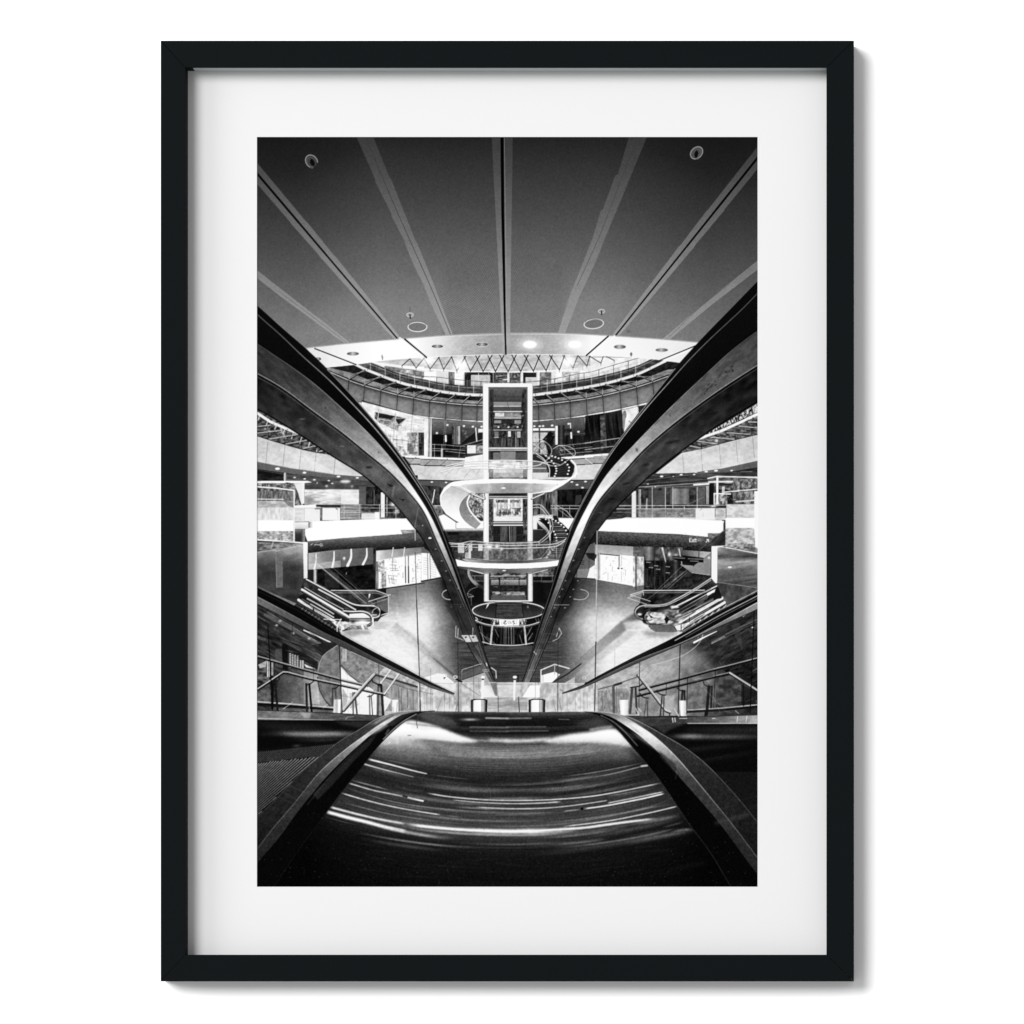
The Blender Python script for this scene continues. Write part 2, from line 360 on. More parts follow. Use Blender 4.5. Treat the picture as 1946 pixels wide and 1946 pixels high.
def level_two():
    T(*C2)
    # left part of the storey below the fascia
    P([(-700, 1080), (0, 1282), (690, 1336), (690, 1760), (-700, 1700)], busy(18, 62, 10, 10, seed=31))
    P([(90, 1300), (690, 1336), (690, 1450), (90, 1470)], lin(0, 1300, 120, 0, 1500, 45))
    P([(-700, 1100), (0, 1282), (60, 1290), (60, 1740), (-700, 1700)], busy(215, 255, 8, 12, seed=32))
    R(60, 1292, 96, 1735, lin(60, 0, 120, 96, 0, 250)); L([(85, 1296), (60, 1735)], 8, 60, .7)
    P([(105, 1478), (330, 1478), (330, 1715), (105, 1715)], 8); P([(330, 1560), (500, 1560), (500, 1720), (330, 1720)], 20)
    R(328, 1380, 440, 1585, lin(328, 0, 30, 440, 0, 40, (.3, 120), (.5, 45), (.75, 225), (.88, 70))); L([(385, 1385), (385, 1585)], 5, 230)
    for x in (262, 245): L([(x, 1310), (x - 15, 1735)], 5, 190, .7)
    L([(258, 1490), (260, 1550)], 20, 245)
    for x, y in ((278, 1366), (466, 1378), (568, 1385), (668, 1385), (458, 1430), (478, 1466), (495, 1498), (522, 1548), (158, 1458)): E(x, y, 14, 11, 250, soft=.5)
    P([(440, 1400), (590, 1400), (600, 1470), (450, 1580)], 70, .8); P([(455, 1560), (590, 1460), (680, 1470), (690, 1545), (520, 1610), (455, 1610)], 22)
    L([(455, 1565), (600, 1450)], 9, 12); L([(600, 1400), (612, 1550)], 13, 220); R(630, 1410, 690, 1450, 235); R(640, 1450, 690, 1530, 12)
    R(503, 1597, 605, 1690, 240); R(600, 1600, 690, 1690, busy(40, 200, 3, 5, seed=33)); R(555, 1690, 690, 1705, 30)
    # right part
    P([(1250, 1330), (1932, 1262), (2600, 1120), (2600, 1700), (1932, 1735), (1250, 1760)], busy(14, 60, 10, 14, seed=34))
    P([(1250, 1330), (1870, 1275), (1870, 1420), (1250, 1400)], lin(0, 1290, 100, 0, 1450, 50))
    R(1250, 1403, 1502, 1432, 245); R(1250, 1432, 1502, 1450, 60); R(1250, 1452, 1420, 1560, 205); R(1250, 1560, 1420, 1700, busy(90, 210, 4, 4, seed=35))
    L([(1325, 1340), (1330, 1680)], 16, 50, .9)
    R(1502, 1375, 1538, 1590, lin(1502, 0, 150, 1538, 0, 200, (.5, 250))); R(1538, 1370, 1612, 1600, lin(1538, 0, 5, 1612, 0, 10, (.5, 70)))
    P([(1370, 1530), (1450, 1445), (1505, 1470), (1500, 1640), (1440, 1720), (1400, 1600)], busy(3, 70, 3, 3, seed=36)); L([(1370, 1535), (1455, 1440)], 16, 12); P([(1410, 1500), (1450, 1445), (1490, 1480), (1480, 1560), (1440, 1690), (1410, 1640)], 8, .85, sm=True, soft=.5)
    R(1620, 1480, 1860, 1700, busy(5, 40, 3, 40, seed=37)); R(1700, 1340, 1830, 1460, lin(0, 1340, 90, 0, 1460, 40))
    for x, y0, y1, w in ((1680, 1345, 1400, 10), (1688, 1455, 1515, 18), (1868, 1465, 1540, 24), (1850, 1290, 1350, 12)): L([(x, y0), (x + 3, y1)], w, 245)
    for x, y in ((1268, 1380), (1368, 1378), (1472, 1372), (1660, 1352), (1772, 1443), (1330, 1380)): E(x, y, 15, 11, 248, soft=.5)
    L([(1700, 1350), (1705, 1730)], 4, 160, .6); L([(1810, 1300), (1830, 1480)], 3, 120, .6)
    # storey behind, seen right of the tower up to the rail
    T(*C3)
    P([(-60, 1262), (360, 1200), (385, 1440), (300, 1560), (-60, 1720)], busy(4, 46, 3, 40, rot=-8, seed=38))
    P([(110, 1260), (165, 1250), (190, 1640), (120, 1660)], busy(30, 110, 4, 5, seed=39))
    for x in (60, 235): L([(x, 1270), (x + 60, 1650)], 4, 110, .6)
    P([(360, 1195), (540, 1155), (560, 1210), (385, 1445)], busy(215, 250, 6, 10, seed=40)); E(390, 1250, 22, 50, 120); P([(365, 1240), (400, 1290), (385, 1440), (370, 1400)], 140)
    L([(552, 1160), (556, 1215)], 14, 20); L([(440, 1320), (470, 1345)], 7, 60)
    for y in ((1560, 1515), (1635, 1600)): L([(-60, y[0] + 12), (330, y[1])], 8, 190)
    L([(-60, 1720), (230, 1700)], 26, 245); P([(-60, 1735), (200, 1715), (150, 1800), (-60, 1805)], 165); L([(-60, 1806), (140, 1802)], 6, 25); P([(-60, 1812), (140, 1808), (60, 1960), (-60, 1960)], 214)
    L([(120, 1700), (190, 1760)], 9, 215); L([(0, 1745), (180, 1760)], 4, 60, .6)
    T(*C2); clutter(100, 1340, 690, 1720, 60, 23, (10, 40, 120, 220), (6, 60), (3, 7), ang=(0, 90, 60), al=.45); clutter(1250, 1430, 1930, 1710, 80, 24, (8, 50, 120, 210), (6, 70), (3, 7), ang=(0, 90, 60), al=.4)
    # left glazing strip next to the near rail
    T(*C1)
    P([(1190, 1130), (1420, 1185), (1620, 1235), (1932, 1285), (1932, 1715), (1690, 1715), (1500, 1480), (1340, 1290)], busy(215, 255, 10, 6, seed=41))
    P([(1370, 1215), (1730, 1290), (1640, 1390), (1640, 1440), (1420, 1340), (1365, 1290)], busy(70, 190, 6, 6, seed=42)); P([(1375, 1220), (1600, 1265), (1550, 1300), (1400, 1280)], 20); P([(1600, 1300), (1725, 1292), (1640, 1360)], 22); L([(1420, 1300), (1560, 1320)], 6, 240)
    for x0, y0, x1, y1 in ((1415, 1190, 1395, 1345), (1610, 1230, 1580, 1560), (1800, 1260, 1765, 1640)): L([(x0, y0), (x1, y1)], 12, 150, .8); L([(x0 + 3, y0), (x1 + 3, y1)], 5, 248)
    for y in (1340, 1370, 1430): L([(1650, y - 30), (1932, y + 10)], 4, 110, .5)
    R(1740, 1450, 1860, 1720, busy(90, 240, 5, 7, seed=43)); R(1865, 1450, 1932, 1715, busy(8, 90, 3, 10, seed=44))
    for x in (1545, 1620, 1830): L([(x, 1480), (x, 1660)], 6, 70, .6)
    L([(1570, 1525), (1932, 1575)], 6, 90, .7); L([(1600, 1580), (1932, 1612)], 5, 110, .6); L([(1640, 1640), (1932, 1660)], 4, 90, .5)
    P([(1560, 1590), (1700, 1610), (1740, 1715), (1690, 1715)], busy(150, 250, 4, 4, seed=45)); R(1760, 1620, 1812, 1700, 110)
    clutter(1480, 1230, 1930, 1700, 110, 25, (60, 140, 250, 20), (8, 80), (3, 8), ang=(0, 8, 90, 90), al=.45)
    # slab edge
    P([(1700, 1712), (1932, 1720), (1932, 1745), (1720, 1738)], 248); P([(1718, 1745), (1932, 1750), (1932, 1812), (1770, 1808)], 176); L([(1740, 1745), (1932, 1752)], 5, 40); L([(1760, 1810), (1932, 1814)], 6, 30)
    L([(1835, 1735), (1760, 1800)], 10, 60); L([(1838, 1732), (1765, 1796)], 5, 235)
    P([(1770, 1818), (1932, 1822), (1932, 1940), (1830, 1940)], 212)
    T(*C2)
    for y, y2 in ((1585, 1612), (1632, 1655), (1655, 1690)): L([(60, y), (250, y + 8), (480, y2)], 6, 205, .85)
    for x in (95, 130, 215): L([(x, 1590), (x, 1740)], 6, 220, .8)
    R(203, 1635, 230, 1735, 225, .8); R(225, 1645, 255, 1735, 10, .9)
    L([(450, 1600), (690, 1530)], 6, 215, .8); L([(440, 1640), (690, 1570)], 5, 190, .7); L([(430, 1600), (410, 1730)], 6, 200, .6)
    L([(-30, 1738), (480, 1757)], 24, 248); P([(-30, 1756), (470, 1772), (460, 1832), (-30, 1826)], 168); L([(-30, 1756), (440, 1772)], 5, 35); L([(-30, 1827), (300, 1832)], 6, 30)
    for x in (100, 275): L([(x, 1755), (x - 78, 1822)], 11, 60); L([(x, 1752), (x - 78, 1818)], 5, 240)
    P([(-30, 1834), (690, 1842), (690, 1990), (-30, 1990)], busy(205, 222, 10, 10, seed=46)); L([(22, 1840), (20, 1990)], 3, 170)
    P([(480, 1735), (690, 1700), (690, 1860), (455, 1860), (470, 1790)], busy(232, 250, 8, 8, seed=47))
    for y in (1590, 1640, 1690): L([(1560, y + 14), (1932, y - 25)], 6, 195, .8)
    L([(1585, 1745), (1932, 1722)], 26, 248); P([(1640, 1765), (1932, 1742), (1932, 1815), (1730, 1818)], 165); L([(1640, 1765), (1932, 1740)], 5, 40); L([(1730, 1820), (1932, 1812)], 6, 30)
    L([(1850, 1745), (1932, 1810)], 8, 225); P([(1730, 1826), (1932, 1818), (1932, 1990), (1700, 1990)], 214)
def floor():
    T(0, 0, 1)
    def f(X, Y):
        dx = np.abs(X - 958) - 24 * np.clip((X - 958) / 20, 0, 1) + (Y - 1150) * .1 * (Y > 1150)
        c = np.interp(dx, [0, 55, 80, 100, 130, 150, 185, 330], [.15, .17, .22, .32, .6, .82, 1, .88])
        v = np.interp(Y, [1085, 1110, 1129, 1147, 1165, 1182, 1209, 1253, 1300, 1330], [84, 94, 122, 150, 196, 230, 240, 236, 222, 205])
        return (c * v + 6).astype(np.float32)
    n = noise(22, 3, 0, 61); n2 = noise(4, 1.6, 0, 62)
    P([(480, 1085), (1450, 1085), (1450, 1360), (480, 1360)], lambda X, Y: np.clip(f(X, Y) + 9 * (n(X, Y) - .5) + 10 * (n2(X, Y) - .5), 0, 255))
    T(*D2)
    P([(200, 1200), (1760, 1200), (1700, 1500), (1560, 1700), (400, 1700), (260, 1480)], lin(0, 1200, 14, 0, 1700, 34), .9, soft=3)
    T(*E2)
    G(0, 200, 170, 300, 252, .7); G(1932, 300, 200, 240, 240, .6)
    P([(330, 460), (1600, 460), (1560, 950), (440, 950)], busy(44, 92, 26, 2, seed=63), .7, soft=5)
    for y in (560, 600, 655, 680, 740, 790, 850): L([(700, y), (1230, y + 4)], 5, 30 if y % 20 else 105, .35, soft=.6)
def mid_left():
    T(*C1)
    P([(20, 1150), (1300, 1950), (20, 1950)], 214)
    P([(20, 1180), (1000, 1720), (900, 1710), (720, 1684), (560, 1652), (380, 1602), (180, 1542), (20, 1492)], busy(14, 120, 7, 3, rot=-12, seed=71))
    for i in range(9):
        x = 60 + i * 95; y = 1250 + i * 52
        L([(x, y), (x - 20, y + 60)], 14, 225, .8); L([(x + 30, y + 10), (x + 15, y + 50)], 8, 5, .8)
    L([(20, 1225), (180, 1330), (340, 1400), (600, 1500), (640, 1520)], 30, 240)
    for a, b in (((20, 1385), (180, 1368)), ((20, 1460), (300, 1428)), ((160, 1528), (520, 1470)), ((350, 1585), (620, 1535)), ((560, 1632), (760, 1592)), ((740, 1668), (830, 1645))):
        L([a, b], 13, 175); L([(a[0], a[1] + 9), (b[0], b[1] + 9)], 5, 15)
    L([(300, 1410), (350, 1520)], 26, 190, .7)
    for x, y in ((155, 1490), (345, 1550), (535, 1600), (720, 1650)): L([(x, y - 40), (x, y + 30)], 9, 20, .8)
    L([(20, 1490), (180, 1540), (380, 1600), (560, 1650), (720, 1682), (900, 1706)], 8, 25)
    P([(20, 1500), (180, 1550), (380, 1610), (560, 1660), (720, 1692), (900, 1716), (1100, 1960), (20, 1800)], lin(0, 1500, 196, 0, 1900, 226), .9)
    for x in (150, 345, 530, 700, 920): L([(x, 1560 + (x - 150) * .22), (x - 22, 1560 + (x - 150) * .22 + 240)], 8, 120, .55)
    P([(550, 1700), (900, 1900), (700, 1900)], 238, .5)
    P([(20, 1785), (400, 1858), (900, 1930), (1300, 1960), (1300, 2100), (20, 2100)], 92)
    L([(20, 1783), (400, 1856), (900, 1928)], 7, 140, .8)
    L([(20, 1872), (400, 1925), (900, 1985), (1300, 2012)], 9, 12)
    P([(20, 1880), (360, 1930), (360, 2010), (20, 2010)], 16)
    for x, y, r in ((260, 1864, 28), (568, 1909, 22)): E(x, y, r, r * .5, 252, soft=.5)
    T(*D1)
    P([(370, 5), (1300, 85), (1400, 170), (1400, 190), (560, 190), (560, 100), (370, 60)], busy(38, 90, 20, 4, seed=72))
    P([(20, 5), (340, 5), (340, 80), (20, 85)], busy(8, 42, 12, 4, seed=73))
    for x, y, r in ((455, 45, 15), (570, 60, 16), (680, 70, 16), (845, 81, 15), (955, 33, 22), (1170, 48, 18), (885, 112, 13), (712, 108, 10)): E(x, y, r, r * .45, 250, soft=.4)
    for x, y in ((820, 148), (1110, 156)): G(x, y, 16, 18, 255, .95)
    E(1035, 90, 60, 15, 255, soft=1.5)
    L([(345, 0), (345, 85)], 24, 190); L([(340, 0), (340, 85)], 5, 245)
    P([(570, 178), (1195, 178), (1190, 352), (570, 352)], busy(165, 248, 14, 3, seed=74)); G(870, 240, 90, 70, 255, .8); R(985, 185, 1185, 350, 246, .6); R(570, 150, 1200, 178, 55, .8, soft=1)
    G(620, 330, 60, 60, 90, .6)
    P([(1190, 150), (1270, 150), (1270, 350), (1190, 350)], 88)
    P([(1270, 150), (1450, 150), (1900, 540), (1270, 540)], busy(6, 60, 5, 8, seed=75))
    L([(1362, 190), (1362, 360)], 5, 200); R(1438, 215, 1482, 500, 240); L([(1508, 260), (1508, 480)], 8, 190)
    P([(20, 100), (460, 100), (540, 370), (20, 380)], busy(20, 170, 6, 5, seed=76))
    P([(450, 110), (545, 110), (545, 370), (530, 360), (500, 230)], 232); P([(455, 160), (500, 240), (535, 360), (455, 360)], busy(10, 150, 3, 4, seed=77))
    R(538, 100, 568, 345, 242)
    P([(20, 85), (600, 82), (655, 100), (560, 108), (20, 108)], 248)
    R(20, 200, 440, 310, busy(60, 150, 2, 8, seed=78)); L([(20, 150), (240, 165), (450, 192)], 16, 240); L([(20, 160), (450, 204)], 4, 40)
    L([(20, 290), (325, 295)], 10, 235); R(20, 312, 440, 388, busy(150, 205, 10, 5, seed=79)); P([(320, 300), (440, 330), (440, 385), (380, 365)], 120)
    R(20, 385, 448, 535, busy(205, 236, 3, 12, seed=80)); P([(448, 365), (700, 350), (700, 390), (448, 390)], 246)
    R(455, 388, 570, 550, 214); R(568, 392, 745, 545, 236); L([(568, 390), (568, 548)], 4, 150); L([(690, 402), (742, 402)], 8, 40); L([(460, 380), (745, 384)], 8, 250)
    R(745, 385, 772, 540, busy(40, 150, 3, 10, seed=81)); R(772, 392, 975, 532, 242); L([(925, 395), (945, 410)], 8, 40); R(945, 400, 950, 525, 200)
    R(980, 350, 1200, 520, busy(96, 176, 20, 1.4, seed=82)); R(1200, 360, 1440, 455, busy(10, 90, 6, 4, seed=83)); R(1218, 452, 1420, 520, 226); R(1370, 440, 1420, 520, 250)
    for y in (352, 388, 440, 505): L([(700 if y < 400 else 980, y), (1650, y + 6)], 6, 215, .75)
    for x in (1020, 1195, 1210, 1425, 1610): L([(x, 350), (x, 515)], 7, 210, .8)
    G(1580, 350, 40, 30, 250, .9); G(1620, 430, 30, 30, 245, .8)
    P([(450, 545), (620, 545), (800, 538), (1200, 524), (1730, 512), (1830, 640), (1664, 645), (1690, 690), (1000, 738), (605, 775), (575, 700), (575, 625), (450, 630)], 255)
    R(458, 558, 612, 630, lin(0, 558, 245, 0, 640, 190)); L([(455, 552), (620, 550)], 6, 60); R(612, 552, 628, 620, 90); R(628, 552, 665, 620, lin(628, 0, 150, 665, 0, 255))
    R(20, 533, 455, 660, 255); R(20, 655, 455, 770, busy(100, 225, 5, 3, seed=84)); R(458, 632, 572, 780, lin(0, 632, 120, 0, 780, 24, (.4, 40))); R(530, 640, 572, 775, lin(530, 0, 40, 572, 0, 170), .8)
    R(440, 190, 458, 800, 235); L([(436, 200), (440, 400)], 4, 60, .8)
    P([(1664, 648), (1835, 640), (1835, 700), (1700, 690)], busy(110, 180, 8, 2, seed=85))
    # round underside beam
    P([(605, 772), (1000, 736), (1690, 688), (1840, 668), (1932, 700), (1932, 850), (1350, 842), (900, 872), (610, 908)], lambda X, Y: np.interp((Y - (900 + (905 - (X - 585) * .19) / 6)) , [-23, -12, 0], [84, 46, 12]).astype(np.float32) + 22 * (noise(4, 1, -5, 86)(X, Y) - .5))
    for x in (1040, 1100, 1290, 1480): L([(x, 742 - (x - 1000) * .07), (x + 40, 738 - (x - 1000) * .07)], 7, 150, .7)
    for i, x in enumerate((640, 680, 712, 735, 758)): L([(x, 815 - i), (x + (18 if i != 1 else 26), 800 + i * 6)], 8, 195, .9)
    L([(680, 780), (760, 772)], 8, 150, .7); E(757, 812, 12, 18, 190, w=6)
    # lit wall band, dark shop, bright shop
    P([(610, 908), (900, 872), (1352, 842), (1352, 1032), (900, 1072), (610, 1098)], lin(610, 0, 180, 1352, 0, 85, (.25, 140), (.5, 104)))
    P([(610, 1025), (980, 990), (980, 1065), (610, 1098)], 186, .7); L([(610, 1027), (990, 988)], 4, 90, .7)
    for x0, y0, x1, y1, w in ((905, 890, 885, 1065, 14), (1100, 866, 1060, 1050, 18), (1278, 855, 1235, 1035, 15), (700, 910, 680, 1090, 12)): L([(x0, y0), (x0 - 2, (y0 + y1) / 2), (x1, y1)], w, 248, .95, sm=True, w2=w * 1.8)
    G(1020, 968, 14, 18, 255)
    R(1352, 840, 1384, 1320, busy(10, 60, 4, 8, seed=87))
    P([(1384, 880), (1932, 838), (1932, 915), (1384, 990)], lin(1384, 0, 225, 1932, 0, 120, (.2, 170)))
    for x in (1580, 1710): L([(x, 845), (x - 14, 940)], 12, 240, .85)
    P([(705, 1095), (1352, 1035), (1375, 1320), (880, 1330), (600, 1200), (610, 1100)], busy(3, 26, 8, 6, seed=88)); R(668, 1095, 712, 1360, lin(668, 0, 90, 712, 0, 50, (.5, 235)))
    P([(600, 1095), (668, 1095), (668, 1300), (600, 1250)], 26); L([(1045, 1128), (1045, 1150)], 8, 160); R(800, 1130, 960, 1300, 48, .6)
    P([(1384, 990), (1932, 915), (1932, 1240), (1460, 1310), (1384, 1325)], 253)
    R(1384, 1000, 1412, 1325, busy(60, 150, 2, 10, seed=89)); P([(1410, 990), (1480, 985), (1480, 1120), (1412, 1120)], busy(120, 250, 3, 3, seed=90)); P([(1448, 1120), (1500, 1115), (1500, 1300), (1448, 1312)], busy(80, 220, 3, 4, seed=91))
    for x, w in ((1718, 10), (1752, 13)): L([(x, 935), (x + 3, 1245)], w, 110); L([(x, 1060), (x + 3, 1245)], w, 12)
    for x, y, l, a in ((1575, 960, 40, 90), (1560, 1010, 60, 0), (1545, 1040, 70, 4), (1540, 1080, 90, 2), (1550, 1105, 90, 0), (1570, 960, 150, 88), (1600, 1040, 60, 85), (1520, 1160, 110, 5), (1540, 1200, 80, 10), (1525, 1170, 80, 80), (1560, 1180, 70, 82), (1580, 1170, 80, 84), (1690, 1130, 60, 90), (1800, 1080, 40, 80), (1900, 1130, 40, 20), (1800, 1190, 20, 0), (1570, 1250, 30, 20)):
        L([(x, y), (x + l * math.cos(math.radians(a)), y + l * math.sin(math.radians(a)))], 7, 60, .55)
    clutter(1480, 950, 1700, 1280, 60, 1, (70, 130, 180, 215), (6, 34), (3, 7), al=.5); clutter(1770, 930, 1932, 1230, 40, 2, (60, 120, 180), (8, 60), (3, 7)); clutter(1415, 1000, 1500, 1300, 30, 3, (60, 120, 250), (6, 30), (4, 10))
    L([(1410, 985), (1932, 908)], 7, 190); L([(1410, 1322), (1932, 1246)], 16, 24, .9)
    P([(1384, 1320), (1500, 1300), (1500, 1380), (1384, 1350)], 12)
    clutter(720, 1110, 1340, 1300, 22, 4, (46, 60, 30), (8, 60), (3, 8)); clutter(25, 105, 440, 150, 40, 5, (10, 60, 200), (8, 40), (4, 10)); clutter(1275, 190, 1430, 350, 16, 6, (60, 90), (10, 60), (3, 6)); clutter(985, 360, 1650, 510, 50, 7, (30, 90, 180, 230), (6, 40), (3, 7), al=.5)
    clutter(25, 205, 435, 300, 40, 8, (50, 160, 190), (8, 50), (3, 8), al=.4); clutter(25, 660, 450, 760, 50, 9, (70, 120, 240), (8, 40), (3, 8), al=.5); clutter(620, 745, 1800, 850, 60, 10, (20, 110), (6, 26), (3, 5), ang=(0, 140), al=.35)
    # big steel box and its white corner post
    P([(20, 780), (550, 790), (550, 815), (240, 872), (20, 900)], busy(70, 160, 8, 3, seed=92))
    P([(20, 890), (550, 812), (556, 1290), (480, 1482), (20, 1290)], lambda X, Y: np.interp(Y, [1036, 1055, 1075, 1120, 1150], [168, 118, 62, 58, 44]).astype(np.float32) + 26 * (noise(14, 9, 0, 93)(X, Y) - .5))
    P([(550, 812), (380, 845), (310, 880), (400, 930), (550, 900)], 172, .45, soft=3); P([(240, 880), (320, 945), (322, 1300), (248, 1300)], 112, .85); L([(240, 875), (250, 1300)], 5, 190, .7); L([(245, 885), (550, 815)], 5, 210, .8)
    E(360, 1035, 46, 42, 75, .5); E(385, 1108, 20, 13, 105, .7, w=5)
    L([(20, 900), (240, 872)], 6, 200, .8)
    L([(20, 755), (250, 768), (550, 790)], 15, 248); L([(20, 765), (450, 790)], 5, 40)
    L([(210, 780), (190, 850)], 18, 190, .6)
    P([(548, 778), (606, 782), (604, 1192), (560, 1196)], lin(0, 780, 250, 0, 1200, 232)); L([(608, 785), (607, 1190)], 6, 8); L([(552, 800), (562, 1190)], 4, 150, .8)
def esc_left():
    T(*D1)
    # dark well behind the small escalator
    P([(560, 1195), (720, 1260), (880, 1325), (1420, 1330), (1530, 1385), (1530, 1590), (1440, 1640), (1360, 1740), (1180, 1760), (1000, 1800), (480, 1485)], busy(16, 74, 10, 8, rot=30, seed=101))
    P([(860, 1325), (1400, 1325), (1520, 1385), (1300, 1460), (1100, 1460)], busy(20, 60, 6, 6, seed=102), .8)
    P([(1390, 1440), (1525, 1420), (1525, 1590), (1440, 1620), (1400, 1500)], 120, .6)
    # crossing reflections of a handrail
    L([(620, 930), (1300, 1500)], 60, 150, .28); L([(700, 1020), (1270, 1480)], 7, 235, .7); L([(620, 945), (1180, 1430)], 5, 200, .6); L([(880, 1060), (1150, 1300), (1380, 1520)], 5, 215, .65); L([(920, 1060), (1200, 1320)], 4, 160, .5)
    L([(600, 840), (900, 1070)], 3, 140, .6)
    L([(870, 1333), (1385, 1335), (1525, 1385), (1525, 1590), (1440, 1612)], 9, 225); L([(915, 1360), (1390, 1362), (1515, 1400)], 6, 200, .8)
    L([(1300, 1458), (1550, 1380)], 9, 215); L([(1330, 1490), (1550, 1415)], 7, 180, .8); L([(1310, 1380), (1303, 1420)], 20, 235, w2=6)
    # escalator stripes, light steel and dark gaps
    def st(pts, w, v, al=1): L(pts, w, v, al, sm=True)
    st([(590, 1205), (850, 1345), (1020, 1440), (1130, 1490), (1200, 1503), (1360, 1506)], 14, 235); st([(600, 1225), (850, 1362), (1010, 1452), (1120, 1505), (1200, 1520), (1340, 1522)], 8, 20)
    st([(730, 1320), (900, 1410), (1060, 1500), (1150, 1552)], 16, 215); st([(720, 1335), (900, 1430), (1060, 1520), (1150, 1568)], 7, 10)
    P([(555, 1290), (620, 1310), (1010, 1540), (1120, 1572), (1120, 1660), (1080, 1680), (900, 1585), (700, 1460), (530, 1350)], 24)
    st([(540, 1322), (700, 1415), (880, 1520), (1000, 1590), (1080, 1640)], 26, 240); st([(570, 1298), (750, 1405), (930, 1505), (1010, 1548)], 9, 228); st([(555, 1345), (740, 1455), (930, 1570), (1070, 1650)], 10, 120)
    st([(590, 1335), (760, 1432), (960, 1550)], 5, 20, .8)
    P([(505, 1400), (560, 1370), (1080, 1690), (960, 1720), (820, 1650), (490, 1450)], 16)
    st([(500, 1440), (620, 1520), (760, 1600), (900, 1680), (960, 1720)], 30, 236); st([(600, 1425), (760, 1515), (900, 1600)], 14, 205); st([(500, 1465), (700, 1585), (850, 1675)], 8, 60); st([(540, 1430), (700, 1525), (900, 1640)], 7, 130)
    st([(640, 1490), (800, 1580), (900, 1640)], 12, 235); L([(668, 1520), (672, 1565)], 16, 12)
    P([(470, 1480), (520, 1500), (950, 1760), (990, 1830), (900, 1790), (440, 1520)], 30); 
    for i in range(11):
        x = 520 + i * 38; y = 1540 + i * 23
        L([(x, y + 26), (x + 30, y - 6)], 8, 150, .8)
    r = np.random.RandomState(77)
    for i in range(30):
        o = r.rand() * 250 - 10; u = r.rand() * .5; v_ = u + .2 + .4 * r.rand()
        p = lambda q: (575 - o * .32 + q * 500, 1300 + o + q * 300)
        L([p(u), p(min(1, v_))], 3 + 5 * r.rand(), (14, 60, 150, 230)[r.randint(4)], .6, soft=.4)
    L([(790, 1660), (985, 1665)], 9, 235); L([(840, 1690), (900, 1690)], 7, 20); P([(880, 1690), (1100, 1690), (1090, 1740), (1000, 1790), (930, 1740)], busy(150, 255, 4, 4, seed=103))
    L([(985, 1660), (945, 1730), (940, 1800)], 12, 240, sm=True); L([(1030, 1690), (995, 1750), (988, 1820)], 12, 240, sm=True); L([(960, 1690), (1030, 1695)], 9, 235)
    # rounded newel
    P([(1080, 1600), (1260, 1590), (1320, 1630), (1330, 1690), (1260, 1740), (1080, 1730)], lin(0, 1590, 250, 0, 1740, 210, (.35, 235), (.42, 40), (.5, 150), (.62, 60), (.7, 245)))
    G(1230, 1690, 60, 22, 255, .9); G(1120, 1690, 26, 20, 20, .8)
    st([(1010, 1565), (1100, 1572), (1240, 1572), (1310, 1600), (1342, 1650), (1325, 1705), (1270, 1735)], 14, 225); st([(1120, 1590), (1240, 1588), (1320, 1640), (1325, 1700), (1280, 1728)], 9, 12)
    st([(1340, 1508), (1400, 1520), (1432, 1570), (1420, 1620), (1375, 1640), (1345, 1640)], 16, 220); st([(1370, 1503), (1422, 1530), (1442, 1580), (1425, 1630)], 6, 12); st([(1340, 1590), (1350, 1560), (1390, 1530)], 8, 200); L([(1335, 1612), (1390, 1612)], 10, 240)
    P([(1432, 1548), (1505, 1585), (1430, 1615)], 14)
    P([(1360, 1690), (1615, 1680), (1515, 1782), (1290, 1772)], lin(1300, 0, 240, 1600, 0, 225, (.4, 190)), .95); L([(1360, 1690), (1615, 1680), (1515, 1782), (1300, 1775)], 5, 250, .7)
    L([(1350, 1650), (1350, 1740)], 12, 250); P([(1100, 1730), (1280, 1740), (1300, 1780), (1050, 1775)], busy(90, 190, 5, 3, seed=104)); L([(1225, 1735), (1240, 1770)], 26, 245)
    P([(1040, 1780), (1300, 1790), (1330, 1830), (1080, 1850), (1000, 1830)], 120, .6, soft=2.5)
    for i in range(6): L([(1400 + i * 70, 1850), (1430 + i * 70, 1880), (1440 + i * 70, 1940)], 3, 120, .5, sm=True)
def carpets():
    T(484, 900, 2.2656)
    P([(575, 674), (610, 640), (700, 705), (885, 880), (866, 895), (780, 830), (690, 750)], lin(600, 650, 190, 880, 890, 125), .55, soft=1.8); P([(745, 775), (800, 815), (885, 882), (872, 890)], 60, .6, soft=.8); L([(608, 645), (880, 882)], 2, 110, .5)
    P([(560, 640), (520, 690), (860, 900), (866, 893)], 215, .35, soft=2)
